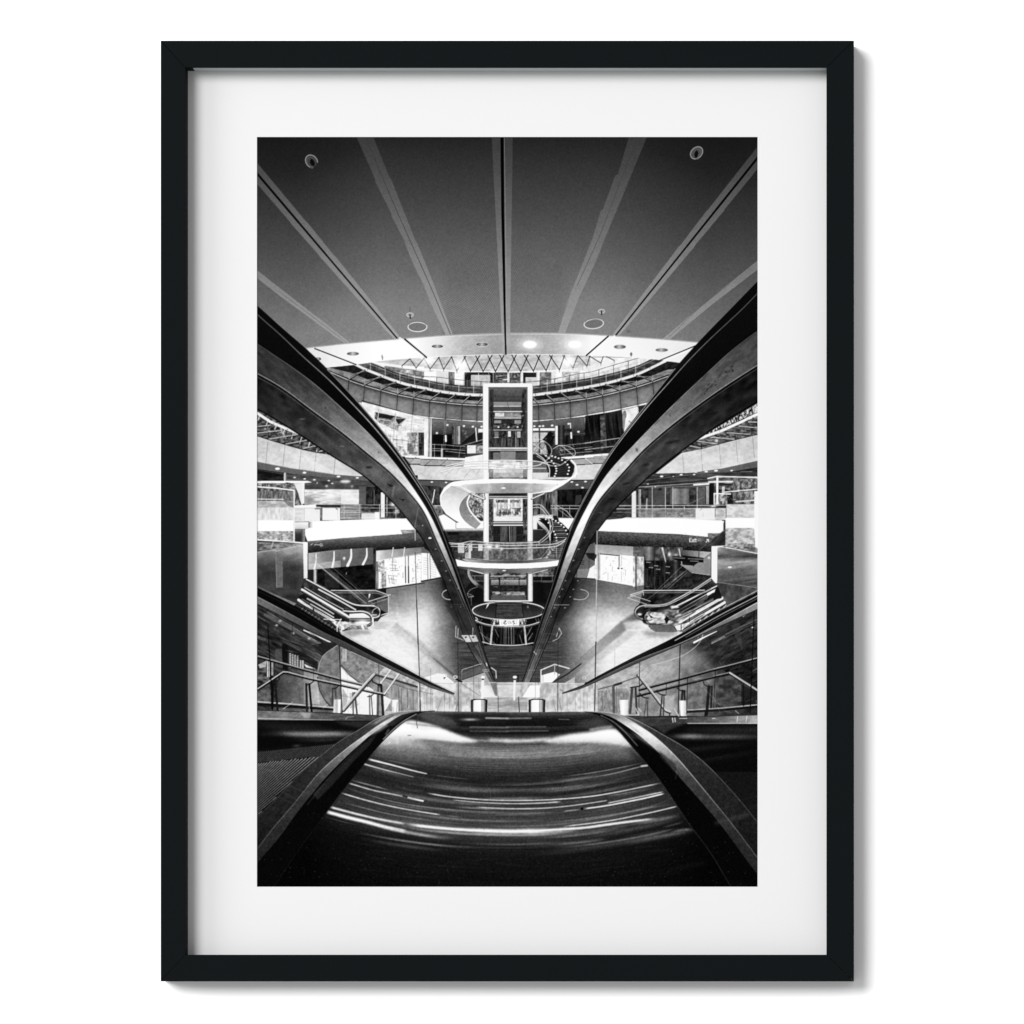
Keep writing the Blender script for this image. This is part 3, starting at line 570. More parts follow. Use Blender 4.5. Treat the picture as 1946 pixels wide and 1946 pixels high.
def mid_right():
    T(*C1); clutter(60, 1240, 520, 1480, 50, 18, (10, 200, 240), (8, 40), (4, 9), ang=(20, 110), al=.6)
    T(*C3)
    P([(690, 1960), (1250, 1520), (1920, 1130), (1920, 1960)], 212)
    P([(1000, 1690), (1250, 1510), (1920, 1110), (1920, 1475), (1460, 1580), (1040, 1680)], busy(20, 140, 6, 3, rot=14, seed=111))
    P([(1260, 1500), (1560, 1330), (1920, 1110), (1920, 1210), (1500, 1400), (1330, 1480)], busy(5, 235, 2.2, 5, seed=112, gain=2.6))
    L([(1240, 1520), (1500, 1430), (1720, 1330), (1920, 1235)], 30, 246)
    for a, b in (((1220, 1550), (1480, 1588)), ((1380, 1505), (1640, 1530)), ((1560, 1455), (1820, 1472)), ((1700, 1380), (1920, 1400)), ((1800, 1330), (1920, 1335)), ((1110, 1600), (1270, 1632))):
        L([a, b], 13, 180); L([(a[0], a[1] + 10), (b[0], b[1] + 10)], 5, 12)
    for x, y in ((1265, 1610), (1460, 1560), (1650, 1505), (1840, 1450)): L([(x, y - 30), (x, y + 20)], 10, 20, .8)
    clutter(1300, 1180, 1900, 1500, 70, 19, (6, 230, 160), (8, 50), (4, 9), ang=(80, 100, 150), al=.55)
    G(1440, 1545, 22, 22, 235, .9)
    L([(1040, 1680), (1270, 1635), (1460, 1585), (1650, 1535), (1920, 1470)], 8, 30)
    P([(700, 1960), (1040, 1690), (1270, 1645), (1460, 1595), (1650, 1545), (1920, 1482), (1920, 1770), (1500, 1860), (1100, 1915), (750, 1935)], lin(0, 1500, 208, 0, 1900, 222))
    for x, y in ((1050, 1700), (1260, 1650), (1470, 1600), (1660, 1550), (1850, 1500)): L([(x, y), (x + 20, y + 240)], 7, 120, .5)
    P([(1060, 1870), (1500, 1640), (1460, 1760)], 235, .4)
    P([(700, 1945), (1100, 1918), (1500, 1862), (1920, 1770), (1920, 2100), (600, 2100)], 92)
    for x, y, r in ((1035, 1926, 22), (1205, 1912, 19), (1320, 1898, 20), (1432, 1886, 22), (1610, 1886, 16)): E(x, y, r, r * .5, 252, soft=.4)
    L([(1400, 1935), (1920, 1850)], 8, 16); P([(1580, 1900), (1920, 1850), (1920, 1960), (1580, 1960)], busy(10, 60, 14, 3, seed=113)); R(1710, 1890, 1850, 1940, 130, .6)
    T(*D3)
    P([(690, 0), (1920, -20), (1920, 60), (1340, 60), (1340, 130), (540, 150), (500, 190)], busy(30, 80, 20, 3, seed=114))
    for x, y, r in ((812, 32, 20), (1035, 12, 18), (1182, 10, 16), (945, 32, 10), (655, 118, 12), (740, 150, 11)): E(x, y, r, r * .5, 250, soft=.4)
    for y0, y1 in ((70, -20), (110, 60)): L([(600, y0 + 10), (1380, y1)], 6, 150, .6)
    L([(540, 155), (1370, 100)], 9, 200, .8); L([(1180, 128), (1370, 115)], 18, 250)
    # glazed storey
    P([(520, 170), (1430, 150), (1430, 530), (180, 530), (320, 350)], busy(28, 80, 6, 8, seed=115))
    P([(300, 380), (480, 240), (480, 510), (200, 510)], busy(14, 60, 8, 4, seed=116))
    R(715, 190, 860, 350, 84, .8); R(905, 170, 1125, 350, lin(905, 0, 70, 1125, 0, 90, (.25, 160), (.55, 100), (.8, 130))); R(1225, 160, 1310, 350, 96, .8)
    R(472, 200, 520, 505, 235); R(545, 180, 575, 490, lin(545, 0, 110, 575, 0, 210)); P([(640, 280), (650, 280), (650, 490), (620, 490)], 210, .8); R(1320, 140, 1350, 350, 160); R(1355, 110, 1410, 380, 14)
    for x in (705, 855, 940, 1218): L([(x, 160), (x, 500)], 9, 215, .85)
    L([(1070, 380), (1075, 515)], 10, 225)
    R(560, 400, 1200, 500, busy(110, 190, 10, 5, seed=117), .75); R(870, 440, 1180, 500, busy(60, 200, 6, 4, seed=118), .7)
    P([(400, 500), (1500, 500), (1500, 540), (300, 530)], 214)
    for y in (362, 398): L([(300, y + 4), (1545, y)], 8, 222, .9)
    L([(250, 440), (1200, 452)], 5, 170, .7); L([(1050, 380), (1290, 270)], 5, 170, .7); L([(560, 490), (700, 390)], 4, 170, .6)
    R(1200, 395, 1420, 525, 236); R(1425, 395, 1545, 530, busy(170, 225, 10, 3, seed=119)); L([(1250, 420), (1290, 380)], 6, 110, .7)
    R(1408, 225, 1560, 360, busy(50, 200, 3, 5, seed=120)); L([(1412, 228), (1600, 232)], 14, 246); L([(1412, 228), (1412, 350)], 12, 240)
    P([(1340, 60), (1440, 30), (1920, 30), (1920, 210), (1600, 200), (1440, 110), (1340, 100)], busy(40, 190, 8, 5, seed=121)); L([(1340, 55), (1440, 32), (1920, 45)], 14, 236); L([(1350, 95), (1620, 92)], 15, 245); R(1435, 30, 1458, 350, 246); L([(1470, 125), (1600, 125)], 22, 26)
    R(1625, 50, 1670, 350, busy(60, 130, 2, 8, seed=122)); R(1675, 60, 1920, 350, busy(30, 170, 4, 6, seed=123)); R(1500, 150, 1530, 240, 240, .8)
    L([(1530, 212), (1920, 175)], 14, 222); L([(1660, 320), (1920, 300)], 16, 215); L([(1530, 224), (1920, 190)], 4, 40)
    L([(1360, 372), (1560, 372)], 16, 40, .8); G(1400, 372, 40, 10, 250, .9)
    R(1550, 350, 1875, 510, busy(186, 222, 8, 4, seed=124)); R(1868, 200, 1920, 620, 244)
    # white balustrade band, dark round beam
    P([(180, 528), (380, 512), (900, 505), (1300, 528), (1522, 540), (1525, 640), (1480, 682), (1340, 722), (1000, 690), (85, 655)], 255)
    R(1540, 505, 1875, 625, 255); R(1516, 560, 1540, 650, 20)
    P([(1335, 680), (1480, 680), (1535, 640), (1540, 820), (1380, 895), (1340, 720)], busy(50, 130, 6, 3, seed=125)); 
    P([(80, 655), (1000, 700), (1340, 722), (1400, 740), (1380, 895), (1000, 870), (500, 830), (80, 815)], lambda X, Y: np.interp(Y - (1009 + (X - 1135) * .055), [0, 10, 20, 30], [72, 62, 38, 12]).astype(np.float32) + 46 * (noise(3, 1.6, 20, 126)(X, Y) - .5))
    P([(0, 760), (80, 680), (80, 815), (0, 800)], 24)
    P([(1380, 745), (1535, 650), (1540, 815), (1390, 850)], busy(24, 60, 8, 3, rot=-35, seed=127)); L([(1240, 870), (1530, 640)], 8, 110, .6)
    R(1540, 620, 1875, 860, busy(140, 222, 6, 4, seed=128)); P([(1540, 800), (1700, 790), (1920, 810), (1920, 920), (1560, 840)], busy(80, 190, 6, 3, seed=129)); P([(1865, 600), (1920, 600), (1920, 860), (1880, 840)], 248)
    # lettering on the beam
    for q in ([(1152, 738), (1131, 738), (1131, 778), (1154, 778)], [(1131, 757), (1149, 757)], [(1160, 750), (1180, 780)], [(1180, 750), (1160, 780)], [(1188, 752), (1188, 780)], [(1188, 741), (1188, 744)], [(1201, 742), (1201, 776), (1208, 780)], [(1194, 753), (1208, 753)]):
        L(q, 7, 248)
    for y in (746, 765): L([(1220, y), (1252, y), (1262, y + 3)], 7, 190, .85); L([(1268, y + 2), (1298, y + 4 - (y > 750) * 6)], 5, 120, .7)
    L([(1320, 782), (1345, 752)], 8, 250); L([(1326, 752), (1348, 752), (1348, 776)], 8, 250)
    # storey below the beam
    P([(0, 805), (490, 832), (490, 960), (330, 945), (0, 915)], lin(0, 800, 150, 0, 920, 185)); P([(0, 910), (90, 930), (0, 1060)], 20)
    P([(0, 1040), (90, 905), (610, 950), (610, 1270), (480, 1290), (0, 1195)], 253)
    P([(0, 910), (90, 925), (30, 1010), (0, 1060)], 18)
    R(82, 905, 112, 1205, 180); L([(92, 905), (92, 1205)], 5, 60); L([(112, 915), (330, 935)], 12, 40); L([(330, 930), (330, 1060)], 8, 90)
    for x, y, l, a in ((320, 950, 60, 90), (322, 1020, 70, 90), (315, 1080, 20, 0), (352, 1080, 20, 0), (355, 930, 120, 90), (250, 1060, 50, 90), (250, 1170, 50, 90), (200, 1130, 90, 90), (355, 1120, 110, 90), (400, 1100, 60, 90), (10, 1060, 60, -10), (10, 1090, 60, -12), (10, 1150, 60, 5), (140, 1150, 50, -30)):
        L([(x, y), (x + l * math.cos(math.radians(a)), y + l * math.sin(math.radians(a)))], 6, 90, .5)
    clutter(115, 940, 480, 1250, 90, 11, (110, 160, 200, 220), (6, 40), (3, 7), al=.5); clutter(490, 960, 605, 1260, 60, 12, (10, 250, 120, 60), (8, 40), (3, 8), al=.6)
    E(320, 1080, 12, 10, 10); E(357, 1082, 10, 8, 20)
    P([(485, 945), (612, 950), (605, 1270), (485, 1290)], busy(150, 250, 4, 8, seed=130)); L([(0, 1200), (480, 1285)], 10, 50, .8)
    L([(520, 850), (520, 1320)], 20, 60, .9); R(490, 832, 630, 945, busy(60, 130, 5, 8, seed=131)); R(625, 832, 735, 990, lin(625, 0, 90, 735, 0, 40, (.4, 140))); R(735, 840, 1050, 1000, busy(40, 110, 5, 8, seed=132))
    R(610, 990, 950, 1330, busy(4, 44, 3, 10, seed=133)); R(935, 990, 1010, 1200, lin(935, 0, 20, 1010, 0, 14, (.5, 130))); R(940, 1000, 1300, 1200, 20, .5)
    for x0, y0, x1, y1, w in ((820, 850, 865, 1030, 20), (1010, 860, 1045, 1040, 14)): L([(x0, y0), (x1, y1)], w, 225, .9, w2=w * .5)
    G(900, 920, 20, 26, 255); G(975, 925, 26, 14, 220, .8); R(860, 1000, 920, 1180, 20)
    for x, y in ((660, 1010), (690, 1070), (750, 1050), (770, 1090), (545, 1040), (880, 1060), (880, 1130)): L([(x - 20, y), (x + 22, y + 3)], 9, 190, .8)
    for x in (635, 650, 735, 850): L([(x, 1080), (x, 1310)], 5, 110, .6)
    P([(1050, 870), (1375, 895), (1375, 960), (1290, 960), (1050, 930)], lin(1050, 0, 80, 1300, 0, 180)); L([(1238, 890), (1238, 960)], 8, 20)
    P([(1040, 1040), (1180, 1050), (1375, 900), (1372, 1160), (1170, 1130)], lin(1040, 0, 150, 1372, 0, 128)); L([(1030, 1035), (1160, 1130), (1372, 1160)], 6, 225, .8); L([(1180, 1050), (1375, 910)], 5, 90, .7)
    P([(1160, 1135), (1372, 1162), (1372, 1190), (900, 1330), (860, 1300)], 26); P([(940, 940), (1290, 965), (1290, 1015), (1000, 1000), (940, 965)], 14)
    for x0, x1, y in ((945, 1000, 958), (1010, 1075, 962), (1115, 1200, 970), (1205, 1285, 974), (1140, 1230, 996)): L([(x0, y), (x1, y + 4)], 8, 175, .75)
    L([(1110, 1010), (1180, 1055)], 7, 10); G(1352, 960, 12, 12, 240)
    clutter(615, 1000, 950, 1310, 50, 13, (4, 70, 110, 160), (10, 80), (3, 8), ang=(0, 90, 90), al=.5); clutter(1680, 60, 1915, 340, 60, 14, (20, 90, 200), (10, 60), (3, 8), ang=(0, 90, 150), al=.5); clutter(1460, 130, 1660, 340, 30, 15, (20, 160, 230), (10, 60), (3, 8), al=.5); clutter(560, 180, 1310, 500, 60, 16, (20, 110, 170), (10, 70), (3, 6), ang=(0, 90, 140), al=.35)
    clutter(90, 680, 1330, 860, 130, 17, (30, 120, 150), (5, 22), (3, 5), ang=(20, 140, 0), al=.4)
    # steel box at the right edge, white corner post
    P([(1450, 840), (1920, 910), (1920, 1310), (1440, 1240)], lambda X, Y: np.clip(np.interp(Y, [1045, 1058, 1068, 1082, 1100, 1118], [170, 70, 165, 118, 78, 84]) + 40 * (noise(30, 3, -8, 134)(X, Y) - .5), 0, 255).astype(np.float32))
    P([(1450, 845), (1560, 850), (1920, 920), (1920, 960), (1560, 900)], 52, .55, soft=2.5); L([(1440, 832), (1560, 845), (1920, 915)], 10, 250, .9); E(1590, 1068, 24, 10, 245)
    P([(1380, 828), (1560, 820), (1450, 845), (1445, 1250), (1380, 1242)], 246); L([(1378, 830), (1376, 1240)], 6, 10); L([(1452, 860), (1448, 1245)], 5, 120, .7)
    P([(1442, 1245), (1920, 1310), (1920, 1360), (1560, 1540), (1500, 1420), (1450, 1290)], busy(52, 92, 8, 12, seed=135)); L([(1450, 1238), (1920, 1305)], 5, 210, .7)
def esc_right():
    T(*D3)
    P([(600, 1325), (900, 1325), (1375, 1190), (1450, 1280), (1500, 1420), (1560, 1530), (1050, 1810), (900, 1760), (680, 1760), (600, 1700), (500, 1570), (560, 1480)], busy(8, 60, 10, 5, rot=-30, seed=141))
    P([(850, 1310), (1080, 1120), (1200, 1160), (1370, 1180), (1100, 1330)], busy(16, 56, 6, 4, rot=-40, seed=142))
    for a, b in (((860, 1300), (1120, 1080)), ((770, 1320), (1050, 1050)), ((880, 1320), (1100, 1130)), ((640, 1440), (1060, 1130))): L([a, b], 6, 170, .55)
    L([(600, 1333), (1300, 1330)], 10, 230); L([(600, 1358), (1280, 1356)], 7, 180, .8); L([(605, 1335), (455, 1382)], 9, 225); L([(455, 1382), (680, 1455)], 8, 210); L([(600, 1350), (425, 1418), (640, 1490)], 8, 215, .9); L([(600, 1345), (606, 1385)], 8, 220)
    def st(pts, w, v, al=1): L(pts, w, v, al, sm=True)
    st([(1380, 1190), (1180, 1320), (980, 1430), (880, 1480), (780, 1500), (600, 1505), (540, 1530), (510, 1580), (540, 1640), (600, 1660)], 15, 190); st([(1375, 1215), (1180, 1340), (980, 1452), (870, 1500), (780, 1515), (620, 1518)], 7, 230)
    st([(590, 1495), (530, 1515), (500, 1575), (520, 1640), (590, 1672)], 8, 8)
    P([(900, 1530), (1340, 1320), (1445, 1270), (1500, 1400), (1050, 1640), (980, 1600)], 14)
    for a, b, w, v in (((1000, 1575), (1440, 1320), 26, 244), ((930, 1535), (1440, 1282), 16, 225), ((1040, 1580), (1340, 1410), 6, 160), ((1020, 1690), (1500, 1420), 34, 240), ((1000, 1660), (1300, 1520), 12, 200), ((1060, 1740), (1530, 1470), 30, 238), ((1120, 1740), (1520, 1510), 7, 60), ((1100, 1700), (1500, 1460), 8, 70), ((1020, 1620), (1400, 1440), 18, 90), ((1340, 1370), (1440, 1325), 26, 250)):
        L([a, b], w, v)
    r = np.random.RandomState(78)
    for i in range(44):
        o = r.rand() * 290 - 20; u = r.rand() * .6; v_ = u + .15 + .4 * r.rand()
        p = lambda q: (960 + o * .3 + q * 470, 1560 + o * .85 - q * 280)
        L([p(u), p(min(1, v_))], 3 + 6 * r.rand(), (10, 50, 140, 235)[r.randint(4)], .6, soft=.5)
    G(1010, 1600, 60, 40, 150, .7); P([(1440, 1290), (1460, 1300), (1500, 1420), (1400, 1440), (1420, 1330)], 14)
    P([(1000, 1560), (1330, 1378), (1335, 1392), (1010, 1590)], 20, .9)
    P([(700, 1580), (840, 1590), (850, 1700), (700, 1700), (640, 1660)], busy(120, 255, 5, 3, seed=143)); G(760, 1640, 70, 38, 255, 1)
    for x, y, r in ((680, 1688, 42), (900, 1690, 46), (560, 1605, 26), (960, 1520, 50)): E(x, y, r, 13, 252, soft=.8)
    for x, y, rx, ry, v in ((820, 1600, 80, 24, 225), (870, 1560, 90, 16, 120), (740, 1690, 70, 14, 245), (1010, 1660, 60, 22, 190), (930, 1630, 50, 18, 60), (860, 1720, 60, 16, 235), (980, 1720, 50, 22, 225)): G(x, y, rx, ry, v, .8, rot=-12)
    clutter(640, 1560, 1040, 1740, 46, 51, (10, 60, 200, 255), (20, 110), (4, 16), ang=(-8, -20, 0), al=.7, soft=.9)
    L([(640, 1580), (680, 1650), (640, 1600)], 10, 200, .7)
    for i in range(4): L([(630 + i * 12, 1620 - i * 2), (668 + i * 12, 1572 + i * 4)], 6, 190, .9)
    P([(660, 1600), (720, 1640), (690, 1650)], 10); P([(840, 1660), (870, 1620), (900, 1660), (870, 1720)], 15)
    st([(640, 1570), (605, 1610), (605, 1660), (640, 1710), (700, 1728)], 14, 8); st([(655, 1580), (625, 1620), (628, 1665), (660, 1700)], 6, 190)
    L([(590, 1640), (700, 1725), (920, 1728)], 8, 40); L([(800, 1660), (800, 1800)], 5, 120, .6)
    P([(680, 1725), (920, 1728), (1000, 1800), (900, 1815), (740, 1812), (680, 1770)], 96); L([(680, 1775), (745, 1810), (920, 1815)], 8, 230)
    P([(960, 1740), (1030, 1720), (1030, 1790), (990, 1790)], 240); P([(1040, 1720), (1110, 1700), (1150, 1690), (1040, 1790)], busy(180, 255, 4, 4, seed=144))
    L([(1130, 1640), (1130, 1690)], 8, 20)
    for i in range(12):
        x = 1120 + i * 36; y = 1760 - i * 21
        L([(x, y), (x + 30, y - 30)], 12, 215 if i % 2 else 10, .8)
    P([(330, 1682), (590, 1680), (600, 1720), (680, 1770), (430, 1782)], lin(330, 0, 190, 650, 0, 225)); L([(325, 1680), (430, 1780), (640, 1776)], 5, 245, .8); L([(330, 1680), (580, 1678)], 5, 230, .7); G(640, 1735, 30, 20, 255, .9)
    T(962, 900, 2.2656)
    P([(195, 905), (490, 640), (552, 598), (590, 630), (500, 640), (520, 672), (270, 885)], lin(540, 610, 62, 380, 750, 150, (2, 84)), .72, soft=1.8); P([(270, 885), (520, 678), (570, 680), (330, 862)], 165, .4, soft=1.5)
    L([(495, 640), (200, 900)], 2, 90, .5); T(*D3)
    for i in range(5): L([(330 - i * 20, 1760 + i * 20), (360 + i * 20, 1800 + i * 20)], 3, 110, .5)
    P([(580, 1790), (1000, 1800), (900, 1870), (650, 1860)], 105, .6, soft=3)
def around_tower():
    T(*D2)
    # left of the tower
    P([(-60, -10), (690, -10), (690, 62), (330, 78), (-60, 68)], busy(208, 224, 10, 10, seed=201))
    L([(-60, 72), (330, 82)], 9, 20); P([(-60, 78), (330, 88), (230, 180), (200, 150), (-60, 130)], 82)
    for x, y in ((100, 96), (262, 101), (137, 163), (60, 190)): E(x, y, 15, 8, 248, soft=.4)
    P([(-60, 130), (200, 150), (195, 370), (100, 370)], busy(6, 70, 4, 8, seed=202)); L([(132, 185), (122, 250), (105, 335)], 12, 235)
    P([(100, 360), (205, 360), (240, 480), (180, 490)], busy(50, 150, 4, 4, seed=203)); L([(115, 368), (205, 368)], 9, 200); L([(120, 390), (205, 390)], 6, 170)
    P([(170, 490), (240, 465), (380, 560), (690, 540), (690, 628), (240, 640)], 251); L([(374, 500), (374, 628), (690, 632)], 6, 60, .8)
    P([(240, 632), (690, 630), (690, 664), (255, 664)], lin(0, 632, 220, 0, 664, 60))
    P([(250, 660), (690, 658), (690, 790), (300, 790)], busy(26, 52, 6, 4, seed=204)); P([(272, 666), (410, 666), (405, 698), (285, 698)], 5)
    # right of the tower
    P([(1250, -10), (1990, -10), (1990, 66), (1250, 66)], 216); L([(1640, 95), (1990, 68)], 9, 20)
    P([(1600, 95), (1990, 72), (1990, 175), (1470, 200)], 74)
    for x, y in ((1697, 95), (1852, 91), (1818, 160), (1756, 128)): E(x, y, 17, 9, 246, soft=.4)
    P([(1250, 225), (1480, 215), (1480, 480), (1250, 480)], busy(8, 120, 3, 16, seed=205)); R(1470, 195, 1530, 480, busy(80, 150, 4, 14, seed=206))
    P([(1530, 185), (1932, 170), (1932, 300), (1740, 500), (1530, 500)], busy(3, 30, 5, 10, seed=207)); P([(1740, 250), (1810, 240), (1800, 320), (1730, 380)], 62, .8)
    for y in (364, 398): L([(1460, y), (1810, y + 3)], 8, 195, .9)
    for x in (1470, 1530, 1590, 1670): L([(x, 365), (x + 4, 500)], 6, 190, .8)
    L([(1520, 360), (1640, 430), (1712, 520)], 8, 205); L([(1500, 375), (1600, 450), (1690, 520)], 6, 190, .8)
    P([(1540, 505), (1726, 510), (1650, 650), (1560, 570)], 251); P([(1250, 480), (1480, 470), (1480, 530), (1250, 530)], busy(190, 255, 5, 5, seed=208))
    P([(1250, 500), (1300, 520), (1300, 640), (1250, 640)], 240); P([(1250, 640), (1470, 640), (1450, 790), (1250, 790)], 34); L([(1250, 637), (1370, 640)], 7, 110)
    # shop fronts seen between the near rails and the tower
    P([(-20, 830), (130, 930), (230, 1200), (-20, 1250)], 90); P([(-20, 905), (75, 910), (200, 1175), (-20, 1225)], 252)
    for x in (50, 78): L([(x, 910), (x + 6, 1210)], 9, 120)
    for y in range(960, 1160, 26): L([(5, y), (60, y + 12)], 5, 120, .7); L([(90, y + 20), (150, y + 40)], 5, 140, .7)
    L([(-20, 1228), (110, 1205), (225, 1190)], 16, 20)
    P([(1780, 900), (1960, 780), (1960, 1200), (1700, 1180)], 96); P([(1850, 905), (1960, 905), (1960, 1000), (1880, 960)], 24); P([(1960, 1040), (1900, 1080), (1870, 1190), (1960, 1195)], 245)
    L([(1893, 925), (1893, 1080)], 6, 30); P([(1760, 1090), (1890, 1085), (1860, 1190), (1745, 1185)], 128); L([(1755, 1100), (1752, 1180)], 5, 20)
    for y in (990, 1010, 1030): L([(1790, y), (1835, y + 6)], 9, 20, .8)
    L([(1700, 1190), (1960, 1200)], 10, 30)
def stairs():
    T(*D2)
    P([(1320, 505), (1480, 515), (1580, 560), (1680, 660), (1625, 790), (1540, 980), (1340, 985), (1440, 850), (1470, 700), (1410, 590)], 8)
    for i in range(21):
        y = 560 + i * 21; x0 = 1490 - max(0, y - 760) * .55; x1 = 1560 + min(110, (y - 560) * .7) - max(0, y - 690) * .38
        L([(x0, y), (x1 - 8, y + 2)], 6, 150 if i % 2 else 205, .85)
    dots = cr([(1480, 520), (1545, 560), (1605, 610), (1650, 690)], 2) + cr([(1490, 660), (1520, 730), (1515, 800), (1470, 860), (1430, 920), (1395, 985)], 2) + [(1540, 800), (1500, 845), (1480, 870), (1450, 905), (1410, 960), (1400, 520), (1430, 560), (1455, 600)]
    for x, y in dots: E(x, y, 11, 9, 248, soft=.3)
    P([(1270, 520), (1300, 520), (1380, 590), (1440, 680), (1445, 740), (1400, 650), (1330, 590)], lin(1270, 520, 230, 1440, 740, 110)); L([(1290, 520), (1380, 590), (1440, 680), (1450, 760)], 7, 250, sm=True)
    for pts in ([(1250, 358), (1340, 358), (1410, 430), (1465, 520), (1480, 610), (1445, 700), (1380, 760), (1320, 800)], [(1250, 388), (1330, 390), (1400, 460), (1445, 540), (1455, 620), (1420, 690), (1310, 785)], [(1250, 500), (1330, 470), (1400, 480), (1440, 560), (1450, 680), (1440, 820), (1400, 900), (1340, 965)], [(1640, 730), (1580, 790), (1520, 830), (1250, 850)], [(1440, 700), (1450, 820), (1430, 870)]):
        L(pts, 8, 225, .95, sm=True)
    L([(1340, 360), (1345, 480)], 6, 200, .8)
    T(*C2)
    P([(1285, 1690), (1400, 1720), (1480, 1750), (1600, 1745), (1680, 1770), (1722, 1830), (1722, 1890), (1690, 1960), (1425, 1960), (1445, 1880), (1435, 1830), (1380, 1785), (1310, 1750)], 14, soft=.5)
    qa = cr([(1405, 1725), (1465, 1780), (1505, 1840), (1515, 1890), (1495, 1950)], 5); qb = cr([(1480, 1730), (1560, 1752), (1630, 1800), (1668, 1855), (1650, 1930)], 5)
    for i in range(len(qa)): L([qa[i], (min(qb[i][0], 1680), qb[i][1])], 4, 150 if i % 2 else 90, .75)
    clutter(1330, 1560, 1740, 1720, 60, 71, (20, 120, 220), (14, 90), (3, 6), ang=(20, 60, 120, 90), al=.45)
    L([(1290, 1690), (1380, 1760), (1440, 1860), (1440, 1960)], 9, 240, sm=True); L([(1300, 1720), (1420, 1800)], 9, 180, sm=True)
    for x, y in cr([(1400, 1715), (1465, 1775), (1510, 1835), (1520, 1890), (1500, 1950)], 2) + cr([(1470, 1720), (1545, 1745), (1620, 1790), (1665, 1850), (1650, 1925)], 2): E(x, y, 11, 9, 250, soft=.3)
    L([(1690, 1770), (1735, 1820), (1748, 1880), (1730, 1960)], 22, 246, sm=True)
    for pts in ([(1250, 1530), (1330, 1530), (1410, 1570), (1465, 1640), (1455, 1710), (1400, 1775), (1340, 1815)], [(1250, 1580), (1340, 1640), (1400, 1720), (1440, 1740)], [(1540, 1600), (1640, 1605), (1725, 1650), (1735, 1700), (1650, 1765), (1560, 1825), (1440, 1830)], [(1480, 1640), (1560, 1600), (1650, 1660), (1720, 1720)], [(1330, 1810), (1440, 1790), (1560, 1820)], [(1360, 1545), (1300, 1600), (1260, 1660)]):
        L(pts, 7, 215, .9, sm=True)
def tower():
    T(*C2)
    # shaft interior, storey by storey
    R(740, 940, 1195, 1960, 34)
    R(745, 945, 1190, 1110, lin(0, 945, 92, 0, 1110, 58))
    for x in (800, 900, 1010, 1110): L([(x, 960), (x + 40, 1090)], 4, 30, .7); L([(x + 60, 960), (x - 10, 1090)], 4, 30, .6)
    for y in (1045, 1095): L([(800, y), (1130, y)], 5, 30, .8)
    R(803, 1102, 1120, 1146, 140); R(803, 1146, 1120, 1160, 190); R(803, 1160, 1120, 1205, 72); L([(960, 1110), (985, 1200)], 5, 50)
    R(820, 1225, 925, 1270, 225); R(925, 1225, 1115, 1270, busy(90, 170, 6, 3, seed=211)); R(812, 1270, 1118, 1298, 168); R(812, 1298, 1118, 1306, 15)
    R(810, 1312, 892, 1346, 150); R(1040, 1310, 1115, 1350, 150); R(892, 1310, 1040, 1350, 40); R(760, 1350, 1180, 1415, busy(12, 110, 4, 3, seed=212))
    for x in (860, 975, 1077): E(x, 1390, 12, 9, 250)
    R(760, 1432, 1180, 1515, busy(14, 80, 3, 6, seed=213)); R(815, 1440, 860, 1510, 120); R(968, 1435, 1000, 1500, 245); R(1072, 1440, 1112, 1510, 190); L([(810, 1508), (860, 1508)], 7, 220)
    R(760, 1515, 1180, 1620, busy(14, 96, 3, 20, seed=214)); L([(1058, 1440), (1058, 1620)], 9, 160)
    for y, w, v in ((1213, 13, 222), (1423, 9, 205), (1632, 20, 222), (1652, 13, 200)): L([(750, y), (1185, y)], w, v)
    L([(750, 1643), (1185, 1643)], 5, 30)
    R(760, 1668, 885, 1765, 26); R(880, 1668, 1055, 1765, 128); R(1055, 1680, 1180, 1765, 70); R(800, 1680, 880, 1760, 110)
    R(752, 1765, 1186, 1870, busy(150, 255, 6, 5, seed=215)); R(1060, 1760, 1130, 1790, 60); R(752, 1870, 1186, 1960, busy(170, 230, 8, 5, seed=216)); R(752, 1870, 800, 1960, 70); R(1140, 1870, 1186, 1960, 70)
    for x0, x1, s in ((752, 803, 217), (1128, 1186, 218)): R(x0, 960, x1, 1620, busy(2, 70, 2, 8, seed=s), .85)
    L([(760, 950), (760, 1760)], 6, 120, .6); L([(1178, 950), (1178, 1760)], 6, 120, .6)
    T(*D2)
    R(745, -10, 1192, 60, busy(110, 190, 8, 4, seed=219)); R(745, -10, 800, 60, 60); R(1140, -10, 1192, 60, 60); L([(745, 52), (1192, 54)], 6, 40)
    R(745, 215, 1192, 980, 22)
    R(800, 288, 1136, 540, busy(160, 255, 4, 8, seed=220)); R(830, 300, 1110, 330, busy(10, 200, 3, 3, seed=221)); R(840, 330, 860, 480, 130, .7); R(968, 290, 990, 400, 255)
    P([(840, 400), (1120, 390), (1110, 470), (840, 480)], busy(60, 240, 3, 5, seed=222, gain=2.2)); R(870, 430, 885, 490, 40); R(1045, 390, 1060, 480, 50); R(1065, 400, 1090, 470, 70); R(810, 490, 1130, 545, 235)
    for y, w, v in ((262, 12, 205), (282, 10, 235), (560, 10, 235), (588, 13, 240)): L([(755, y), (1185, y)], w, v)
    L([(755, 573), (1185, 573)], 7, 60)
    R(880, 600, 962, 775, busy(50, 90, 4, 20, seed=223)); R(1000, 600, 1062, 775, 76); L([(985, 600), (990, 775)], 9, 150); L([(1020, 610), (1024, 775)], 6, 10)
    for y in (700, 715, 732, 748): L([(755, y), (1185, y)], 3, 110, .6)
    R(750, 790, 1190, 980, busy(24, 120, 3, 14, seed=224)); R(930, 800, 1050, 980, 60, .6); L([(985, 790), (985, 980)], 9, 8)
    for x0, x1, s in ((756, 800, 225), (1140, 1186, 226)): R(x0, 290, x1, 780, busy(0, 110, 2, 5, seed=s), .9)
